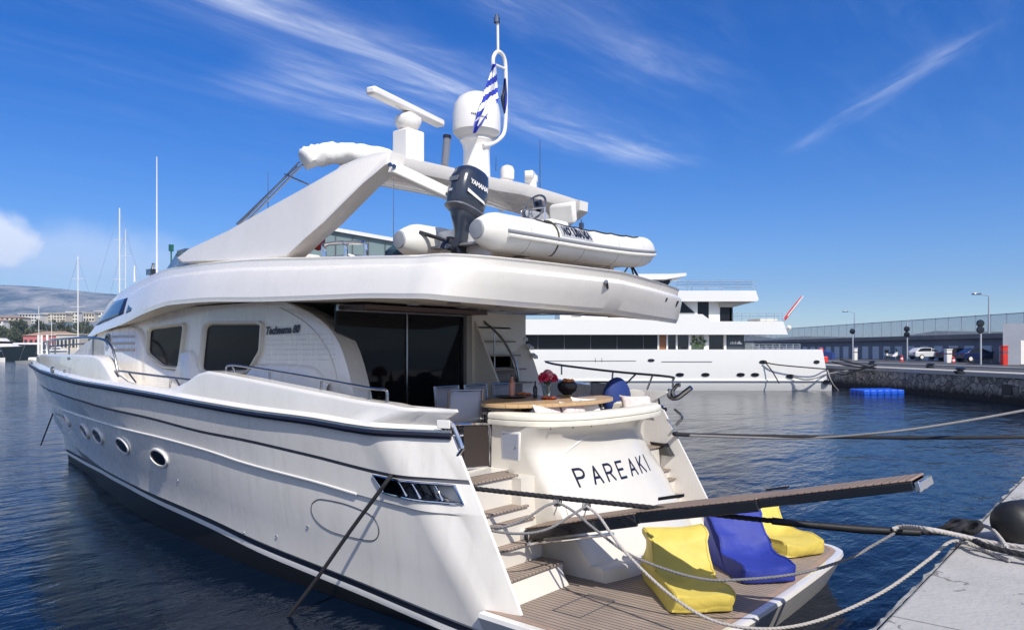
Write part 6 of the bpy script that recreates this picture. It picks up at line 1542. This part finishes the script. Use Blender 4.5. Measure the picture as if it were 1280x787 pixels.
# cars
M['tyre'] = mat('tyre', (.012, .012, .013), .8); M['carglass'] = mat('car_glass', (.02, .025, .03), .05, spec=.5); M['lamp_red'] = mat('tail_lamp', (.35, .01, .01), .25)
def car(px, py, D, paint, lab, kind='hatch', face=1):
    p = at(px, py, D=D); t = thing('parked_car', (p.x, p.y, p.z), lab, 'car', 'vehicles on the far quay', local=True, rz=math.atan2(RGT.y*face, RGT.x*face)+R(8))
    Ls = 4.1 if kind == 'hatch' else 4.5 if kind == 'sedan' else 4.9; h = Ls/2; W2 = .84
    if kind == 'hatch': body = [(-h, .35), (-h, .75), (-h+.12, .92), (-.3, .95), (1.05, .93), (1.75, .80), (h-.05, .62), (h, .35)]; cabn = [(-h+.12, .90), (-h+.62, 1.30), (-.85, 1.40), (.05, 1.38), (1.05, .93)]
    elif kind == 'sedan': body = [(-h, .35), (-h, .80), (-h+.15, .95), (-1.3, .97), (1.0, .93), (1.85, .80), (h-.05, .62), (h, .35)]; cabn = [(-1.75, .94), (-1.05, 1.36), (-.4, 1.42), (.15, 1.38), (1.15, .93)]
    else: body = [(-h, .40), (-h, 1.05), (-.2, 1.05), (1.2, 1.02), (2.1, .92), (h-.05, .75), (h, .40)]; cabn = [(-.35, 1.0), (-.25, 1.62), (.3, 1.68), (.75, 1.62), (1.45, 1.0)]
    b = MB(); rings = []
    for y, k, dz in ((-W2, .96, -.03), (-W2+.06, 1, 0), (0, 1.01, .015), (W2-.06, 1, 0), (W2, .96, -.03)):
        rings.append([Vector((x*k, y, z+dz*(z > .5))) for x, z in body])
    b.loft(rings); bd = b.build('body', paint, t, bevel=.03)
    b = MB(); rings = []
    for y, k in ((-W2+.16, 1), (0, 1.0), (W2-.16, 1)): rings.append([Vector((x, y*(1.0 if z < 1 else .86), z)) for x, z in cabn])
    b.loft(rings); b.build('roof', paint, bd, bevel=.03)
    for s in (1, -1):
        b = MB(); q = []
        cx_ = sum(x for x, z in cabn)/len(cabn); cz_ = 1.14 if kind != 'pickup' else 1.3
        q = [Vector((cx_+(x-cx_)*.86, s*((W2-.16)*(1.0-.14*max(0, min(1, (z-.95)/.45)))+.012), cz_+(z-cz_)*.80)) for x, z in cabn]
        b.prism(q, (0, s*.008, 0)); wnd = b.build('side_window', 'carglass', bd, smooth=0)
        b = MB(); b.box((-.02, s*(W2-.15), .95), (.05, s*(W2-.10), 1.38)); b.build('door_pillar', paint, wnd)
        for x in (-h+.75, h-.82):
            b = MB(); b.lathe([(.001, -.10), (.30, -.10), (.315, -.05), (.315, .07), (.29, .10), (.001, .1)], (x, s*(W2-.06), .31), 20, ax='y'); wh = b.build('wheel', 'tyre', t)
            b = MB(); b.lathe([(.001, 0), (.2, 0), (.21, .02), (.08, .03), (.001, .03)], (x, s*(W2+.035) if s > 0 else -(W2+.065), .31), 14, ax='y'); b.build('rim', 'steel_dark' if False else 'white', wh)
        b = MB(); b.ball((h-.14, s*.60, .66), .10, .16, .08, n=10); b.build('headlight', 'glass' if False else 'chrome', bd)
        b = MB(); b.box((-h-.01, s*.55-.14, .68), (-h+.06, s*.55+.14, .86)); b.build('tail_light', 'lamp_red', bd)
        b = MB(); b.box((.9, s*W2, .93), (1.05, s*(W2+.16), 1.06)); b.build('mirror', paint, bd, bevel=.02)
    b = MB(); b.box((h-.06, -.7, .34), (h+.04, .7, .5)); b.box((-h-.04, -.7, .36), (-h+.06, .7, .52)); b.build('bumper', 'groove', bd, bevel=.03)
    c = cabn; b = MB(); b.prism([Vector((c[-2][0]+.08, y, c[-2][1]-.05)) for y in (-.55, .55)]+[Vector((c[-1][0]-.05, y, c[-1][1]+.05)) for y in (.66, -.66)], (.02, 0, .012)); b.build('windscreen', 'carglass', bd, smooth=0)
car(1159, 449.2, 88, mat('silver_paint', (.62, .63, .64), .3, coat=.5), 'small silver white hatchback parked by the stores', 'hatch')
car(1222, 451.8, 80, mat('dark_blue_paint', (.012, .02, .075), .22, coat=.6), 'dark blue saloon car parked behind the signal post', 'sedan')
car(1198, 450.8, 84, mat('dark_red_black', (.03, .012, .014), .25, coat=.6), 'dark car mostly hidden behind the blue saloon', 'sedan')
car(990, 440.6, 160, mat('pickup_white', (.7, .7, .7), .35), 'far white pickup seen beyond the superyacht aft deck', 'pickup')
# motorbike
mp_ = at(1116, 450.0, D=90); mo = thing('motorbike', mp_, 'white and black motor scooter parked left of the silver hatchback', 'motorbike', local=True, rz=math.atan2(RGT.y, RGT.x))
for x in (-.68, .72):
    b = MB(); b.tube([Vector((x+.28*math.cos(q), 0, .31+.28*math.sin(q))) for q in [2*math.pi*k/20 for k in range(20)]], .055, 8, closed=True); wh = b.build('wheel', 'tyre', mo)
    b = MB(); b.lathe([(.001, -.03), (.18, -.03), (.18, .03), (.001, .03)], (x, 0, .31), 14, ax='y'); b.build('rim', 'steel_dark', wh)
b = MB(); b.tube([(.72, 0, .31), (.50, 0, .85), (.42, 0, 1.05)], .05, 8); b.tube([(.42, -.32, 1.08), (.42, .32, 1.08)], .025, 7); b.build('fork', 'steel_dark', mo)
b = MB(); b.loft([[Vector((x, y*w_, z)) for x, z in ((-.85, .55), (-.3, .45), (.3, .40), (.55, .62), (.5, .98), (.32, .95), (.1, .62), (-.3, .80), (-.8, .82))] for y, w_ in ((-.18, .8), (0, 1.1), (.18, .8))]); b.build('fairing', 'white', mo, bevel=.03)
b = MB(); b.loft([[Vector((x, y, z)) for x, z in ((-.85, .80), (-.2, .78), (0, .84), (-.3, .92), (-.85, .95))] for y in (-.15, .15)]); b.build('seat', 'rubber', mo, bevel=.04)
b = MB(); b.box((-.95, -.2, .95), (-.55, .2, 1.28)); b.build('top_box', 'black_paint', mo, bevel=.06)
b = MB(); b.prism([(.5, -.2, 1.0), (.5, .2, 1.0), (.36, .17, 1.4), (.36, -.17, 1.4)], (.01, 0, 0)); b.build('windshield', 'smoke', mo)
# red and white cones, mooring gear, blue raft, tarps
for px, py, D, lab in ((1127, 452.3, 86, 'red and white barrier block in front of the motor scooter'), (1191.5, 455, 77, 'red and white barrier block beside the white pillar')):
    p = at(px, py, D=D); t = thing('barrier', p, lab, 'barrier', 'red and white barriers')
    b = MB(); b.lathe([(.32, 0), (.32, .06), (.2, .1), (.17, .3)], p, 12); b.build('base', 'red', t)
    b = MB(); b.lathe([(.17, .3), (.15, .5)], p, 12); b.build('band', 'white', t)
    b = MB(); b.lathe([(.15, .5), (.12, .75), (.001, .77)], p, 12); b.build('top', 'red', t)
M['raft'] = mat('blue_plastic', (.01, .10, .62), .45, noise=(4, .12))
rf = thing('floating_pontoon', at(1105, 491, Z=.14), 'bright blue floating pontoon of plastic cubes at the foot of the stone quay', 'pontoon')
k = 0
for i in range(6):
    for j in range(4):
        c = W(57.2+j*.62+ (i*.10), 26.6+i*.56, .15); b = MB(); b.obox(c+Vector((0, 0, .13)), RGT*.265, FWD*.29, Vector((0, 0, .20))); b.build('float_cube', 'raft', rf, bevel=.08)
b = MB()
for px, py in ((1163, 459.5), (1198, 466), (1204, 467)): b.ball(at(px, py, Z=2.16), .28, .28, .16, n=10)
for k, (px, py) in enumerate(((1163, 460), (1200, 467), (1090, 456))):
    c = at(px, py, Z=2.0); t = thing('quay_bollard', c, ['black bollard with rope on the far quay edge, below the white car', 'black bollard on the pale cope below the dark blue car', 'black bollard on the far quay edge near the superyacht stern'][k], 'bollard', 'bollards on the far quay')
    b = MB(); b.lathe([(.28, 0), (.2, .08), (.18, .22), (.32, .28), (.32, .36), (.2, .42), (.001, .43)], c, 14); b.build('bollard_body', 'black_paint', t)
    b = MB()
    for q in range(3): b.tube([c+Vector((.26*math.cos(a)+.03*q, .26*math.sin(a), .05+.05*q)) for a in [6.283*i/14 for i in range(14)]], .045, 6, closed=True)
    b.build('rope_turns', 'rope_black', t)
for k, (pts, lab) in enumerate(((((1040, 452), (1062, 457), (1110, 461), (1150, 461)), 'dark rope lying along the far quay edge from the superyacht'), (((1036, 461), (1052, 468), (1070, 463), (1096, 456)), 'dark rope sagging over the stone wall near the superyacht stern'), (((1050, 449), (1090, 459), (1130, 463), (1162, 461)), 'dark rope crossing the far quay paving'))):
    rope([at(x, y, D=66-.04*(x-1040)) for x, y in pts], .07, 'rope_black', lab, 6, 5)
b = MB(); p = at(1026, 449, D=74); b.obox(p+Vector((0, 0, .55)), RGT*.20, FWD*.2, Vector((0, 0, .55))); b.obox(p+RGT*.4+Vector((0, 0, .0)), RGT*.25, FWD*.2, Vector((0, 0, .3))); tag(b.build('red_crate', 'red', bevel=.08), 'red gear stacked on the far quay behind the superyacht stern', 'crate')
b = MB(); p = at(1036, 449, D=80); b.box((p.x-.5, p.y-.5, p.z), (p.x+.5, p.y+.5, p.z+.75)); b.ball(p+Vector((.3, -.2, .75)), .5, .5, .3, n=10); tag(b.build('blue_tarpaulin', mat('tarp_blue', (.02, .05, .19), .7, bump=(3, .6))), 'dark blue tarpaulin heap on the far quay', 'tarpaulin')
# dark recesses with old fenders in the stone wall
for k, (px, y0, y1) in enumerate(((1180, 476, 486), (1262, 482, 491), (1095, 469, 478), (1055, 467, 474))):
    D = (31.6-0)/((px-640)/950); 
    b = MB(); b.obox(at(px, (y0+y1)/2, D=D)-RGT*.05, RGT*.16, FWD*.5, Vector((0, 0, .32))); tag(b.build('wall_fender', 'rubber', bevel=.05), ['black rubber fender block on the stone wall below the white car', 'black rubber fender block on the stone wall at the right edge', 'black rubber fender block on the stone wall above the blue pontoon', 'black rubber fender block on the stone wall beside the superyacht stern'][k], 'fender', 'fender blocks on the far quay')

# ================================================================ left background
def far_boat(px0, px1, D, lab, hullm, hb):
    t = thing('moored_yacht', at((px0+px1)/2, HZ+3.55*950/D, D=D), lab, 'yacht', 'yachts moored across the harbour')
    a = at(px0, 440, D=D); c = at(px1, 440, D=D); ln2 = (c-a).length; a.z = 0; c.z = 0; u = (c-a).normalized()
    b = MB(); rings = []
    for f in [0, .25, .5, .75, .9, 1]:
        wd = 3.2*(1-f**4)+.05; xx = a+u*ln2*f; sh_ = hb*(1+.18*f*f)
        rings.append([xx-u*(1.2*f*2 if False else 0)-FWD*wd*.7, xx+u*(2.5*f**3)-FWD*wd+Vector((0, 0, sh_)), xx+u*(2.5*f**3)+FWD*wd+Vector((0, 0, sh_)), xx+FWD*wd*.7])
    b.loft(rings); b.build('hull', hullm, t)
    for k, (f0, f1, z0, z1, m_) in enumerate(((.0, .80, hb*1.0, hb*1.32, 'white'), (.0, .66, hb*1.32, hb*1.5, 'sglass'), (.0, .68, hb*1.5, hb*1.75, 'white'), (.0, .5, hb*1.75, hb*1.95, 'sglass'), (0, .45, hb*1.95, hb*2.2, 'white'))):
        b = MB(); p0 = a+u*ln2*f0; p1 = a+u*ln2*f1; b.prism([p0+Vector((0, 0, z0)), p1+Vector((0, 0, z0)), p1-u*(z1-z0)*1.3+Vector((0, 0, z1)), p0+Vector((0, 0, z1))], FWD*3.5); b.xf(Matrix.Translation(-FWD*1.7)); b.build(['deck', 'window_band', 'upper_deck', 'upper_window_band', 'top_deck'][k], m_, t, bevel=.1)
far_boat(-70, 46, 230, 'dark hulled motor yacht with white decks moored at the far left edge', mat('dark_green_hull', (.02, .03, .032), .2, coat=.5), 3.9)
far_boat(20, 100, 265, 'white motor yacht moored beyond the bow rail', 'white', 2.6)
def sailboat(px, ytop, D, lab, r, extra=(), hullw=9):
    p = at(px, 440, D=D); ztop = at(px, ytop, D=D).z; t = thing('sailing_yacht', (p.x, p.y, 0), lab, 'sailing boat', 'sailing boats beyond the bow')
    b = MB(); rings = []
    for f in [-1, -.7, 0, .5, .85, 1]:
        wd = 1.6*(1-max(0, f)**2.2)*(1 if f > -.9 else .8)+.03; q = Vector((p.x, p.y, 0))+RGT*hullw*.5*f
        rings.append([q-FWD*wd*.5+Vector((0, 0, -.3)), q-FWD*wd+Vector((0, 0, 1.1+.2*f)), q+FWD*wd+Vector((0, 0, 1.1+.2*f)), q+FWD*wd*.5+Vector((0, 0, -.3))])
    b.loft(rings); b.build('hull', 'white', t)
    b = MB(); q = Vector((p.x, p.y, 1.1)); b.prism([q-RGT*2-FWD*.8, q+RGT*2-FWD*.8, q+RGT*1.3-FWD*.8+Vector((0, 0, .6)), q-RGT*1.8-FWD*.8+Vector((0, 0, .6))], FWD*1.6); b.build('coachroof', 'white', t, bevel=.1)
    b = MB(); b.tube([Vector((p.x, p.y, 1.1)), Vector((p.x, p.y, ztop))], lambda u: r*(1-.3*u), 8); b.build('mast', 'white', t)
    b = MB(); zs_ = [1.1+(ztop-1.1)*f for f in (.55, .8)]
    for z in zs_: b.tube([Vector((p.x, p.y, z))-RGT*.9, Vector((p.x, p.y, z))+RGT*.9], .03, 5)
    b.build('spreaders', 'white', t)
    b = MB()
    for sx in (-.48, .48): b.tube([Vector((p.x, p.y, ztop-.3)), Vector((p.x, p.y, 1.2))+RGT*hullw*sx], .02, 4)
    b.build('stays', 'chrome', t)
    b = MB(); bm_ = Vector((p.x, p.y, 3.0)); b.tube([bm_, bm_+RGT*hullw*.40], lambda u: .30-.15*u, 10); b.build('sail_cover', mat('grey_sailcover', (.13, .16, .20), .8), t)
sailboat(97.5, 320, 95, 'sailing yacht with a single white mast and grey sail cover, behind the bow', .085)
sailboat(149.5, 260, 110, 'sailing yacht with the tallest white mast, beside the wheelhouse window', .125, hullw=14)
sailboat(48.5, 383, 170, 'small sailing boat with a short thin mast above the bow stanchions', .09)
sailboat(64.5, 393, 180, 'small sailing boat with the shortest mast, in front of the pink house', .09)
sailboat(-15, 395, 200, 'sailing boat at the far left edge', .09)
sailboat(157, 286, 112, 'sailing yacht with a mast just right of the tallest one', .07, hullw=10)
# houses on the shore
M['roof_tile'] = mat('clay_tiles', (.42, .26, .17), .85, noise=(.3, .2)); M['pinkwall'] = mat('pink_render', (.55, .17, .16), .85, noise=(.3, .12)); M['creamwall'] = mat('cream_render', (.62, .55, .45), .85, noise=(.2, .1)); M['whitewall'] = mat('white_render', (.68, .66, .62), .85, noise=(.2, .1)); M['pane'] = mat('house_pane', (.03, .04, .05), .15)
def house(px0, px1, y0, y1, D, m, lab, floors=2, nwin=6, roof='hip', base=None):
    a = at(px0, y1, D=D); c = at(px1, y1, D=D); top = at(px0, y0, D=D).z; zb = a.z if base is None else base
    a.z = c.z = zb; u = (c-a); wdt = u.length; u.normalize(); dp = min(14, wdt*.7)
    t = thing('house', (a+c)/2, lab, 'house', 'houses on the far shore'); hh = top-zb
    wt = top-(hh*.22 if roof == 'hip' else 0)
    b = MB(); b.prism([a, c, c+FWD*dp, a+FWD*dp], (0, 0, wt-zb)); b.build('wall', m, t)
    b = MB(); e_ = .6
    r0 = [a-u*e_-FWD*e_, c+u*e_-FWD*e_, c+u*e_+FWD*(dp+e_), a-u*e_+FWD*(dp+e_)]
    if roof == 'hip':
        k = min(dp*.5, wdt*.3); r1 = [a+u*k+FWD*dp*.5, c-u*k+FWD*dp*.5]
        lo_ = [Vector((p.x, p.y, wt+.003)) for p in r0]; hi_ = [Vector((p.x, p.y, top)) for p in r1]
        b.add(lo_+hi_, [(0, 1, 5, 4), (2, 3, 4, 5), (1, 2, 5), (3, 0, 4), (3, 2, 1, 0)])
    else: b.prism([Vector((p.x, p.y, wt+.003)) for p in r0], (0, 0, .5))
    b.build('roof', 'roof_tile' if roof == 'hip' else m, t)
    fh = (wt-zb)/floors
    for f in range(floors):
        for k in range(nwin):
            q = a+u*wdt*(k+.5)/nwin-FWD*.04; z = zb+fh*f+fh*.25; hw_ = min(.8, wdt/nwin*.3)
            b = MB(); b.prism([q-u*hw_+Vector((0, 0, z-q.z)), q+u*hw_+Vector((0, 0, z-q.z)), q+u*hw_+Vector((0, 0, z-q.z+fh*.5)), q-u*hw_+Vector((0, 0, z-q.z+fh*.5))], FWD*.06); b.build('window', 'pane', t)
house(29, 88, 413.5, 428, 410, 'pinkwall', 'pink waterside house with a pale tiled roof', 1, 9, base=2)
house(70, 99, 418, 428, 403, 'creamwall', 'low cream annex at the right of the pink house', 1, 6, 'flat', 2)
house(-12, 24, 394, 405, 560, 'creamwall', 'cream house with a red tiled roof at the far left', 2, 6)
house(-30, 4, 398, 410, 540, 'whitewall', 'white house with a tiled roof cut by the left edge', 2, 4)
house(24, 50, 392.5, 404, 590, 'whitewall', 'large white block on the rise left of the short masts', 3, 7, 'flat')
house(52, 82, 392, 402, 600, 'creamwall', 'cream terrace block on the rise between the masts', 3, 8, 'flat')
house(83, 97, 390, 403, 610, 'whitewall', 'narrow white block just behind the single mast', 3, 4, 'flat')
house(104, 118, 391, 402, 600, 'creamwall', 'cream house on the rise right of the single mast', 2, 4, 'flat')
house(118, 136, 389, 401, 620, 'whitewall', 'white house half hidden by the wheelhouse', 2, 4, 'flat')
# trees along the shore
def leaf_mat(name, c1, c2):
    m = bpy.data.materials.new(name); m.use_nodes = True; t = m.node_tree; p = t.nodes['Principled BSDF']
    oi = t.nodes.new('ShaderNodeTexCoord'); n = t.nodes.new('ShaderNodeTexNoise'); n.inputs['Scale'].default_value = .5; t.links.new(oi.outputs['Object'], n.inputs['Vector'])
    mx = t.nodes.new('ShaderNodeMix'); mx.data_type = 'RGBA'; t.links.new(n.outputs[0], mx.inputs[0]); mx.inputs[6].default_value = (*c1, 1); mx.inputs[7].default_value = (*c2, 1)
    t.links.new(mx.outputs[2], p.inputs['Base Color']); p.inputs['Roughness'].default_value = .8; return m
M['foliage'] = leaf_mat('shore_foliage', (.03, .045, .018), (.11, .115, .045)); M['bark'] = mat('bark', (.09, .065, .045), .9)
def tree_proto(seed, hgt, wd, lab):
    rn = random.Random(seed); t = thing('tree', (0, 0, 0), lab, 'tree', 'trees on the far shore', local=True)
    b = MB(); b.tube([(0, 0, 0), (.1, 0, hgt*.3), (0, .1, hgt*.7)], lambda u: .35*(1-.7*u), 6)
    for k in range(5):
        a = rn.uniform(0, 6.3); b.tube([(0, 0, hgt*.35), (wd*.3*math.cos(a), wd*.3*math.sin(a), hgt*.65)], .12, 5)
    b.build('trunk', 'bark', t)
    b = MB(); cl = [(rn.uniform(-.7, .7)*wd*.5, rn.uniform(-.7, .7)*wd*.5, hgt*rn.uniform(.45, .88), rn.uniform(.16, .3)*wd) for k in range(9)]
    for k in range(700):
        cx_, cy_, cz_, r_ = rn.choice(cl); v = Vector((rn.gauss(0, 1), rn.gauss(0, 1), rn.gauss(0, .8))).normalized()*r_*rn.uniform(.5, 1.05); q = Vector((cx_, cy_, cz_))+v
        n_ = Vector((rn.gauss(0, 1), rn.gauss(0, 1), rn.gauss(0, 1))).normalized(); u = n_.orthogonal().normalized()*.5; w_ = n_.cross(u).normalized()*.35; b.add([q-u, q-w_, q+u, q+w_], [(0, 1, 2, 3)])
    b.build('crown', 'foliage', t, fix=False, smooth=0); return t
protos = [tree_proto(3, 10, 9, ''), tree_proto(8, 8, 8, ''), tree_proto(21, 12, 7, '')]
TL = ['broad olive green tree on the far shore', 'low dark bushy tree on the far shore', 'taller narrow tree on the far shore']
first = [True]*3; rn = random.Random(77)
for k in range(58):
    i = rn.randrange(3); px = rn.uniform(-40, 130); D = rn.choice((425, 440, 455, 475, 500, 525)) ; src = protos[i]
    if first[i]: t = src; first[i] = False
    else: t = copy_tree(src)
    z = 2.0 if D < 440 else 3+(D-440)*.11
    p = at(px, 440, D=D); t.location = (p.x, p.y, z); t.rotation_euler = (0, 0, rn.uniform(0, 6.3)); s_ = rn.uniform(.75, 1.15); t.scale = (s_, s_, s_); t['label'] = TL[i]; t['group'] = ['broad shore trees', 'low shore trees', 'tall shore trees'][i]
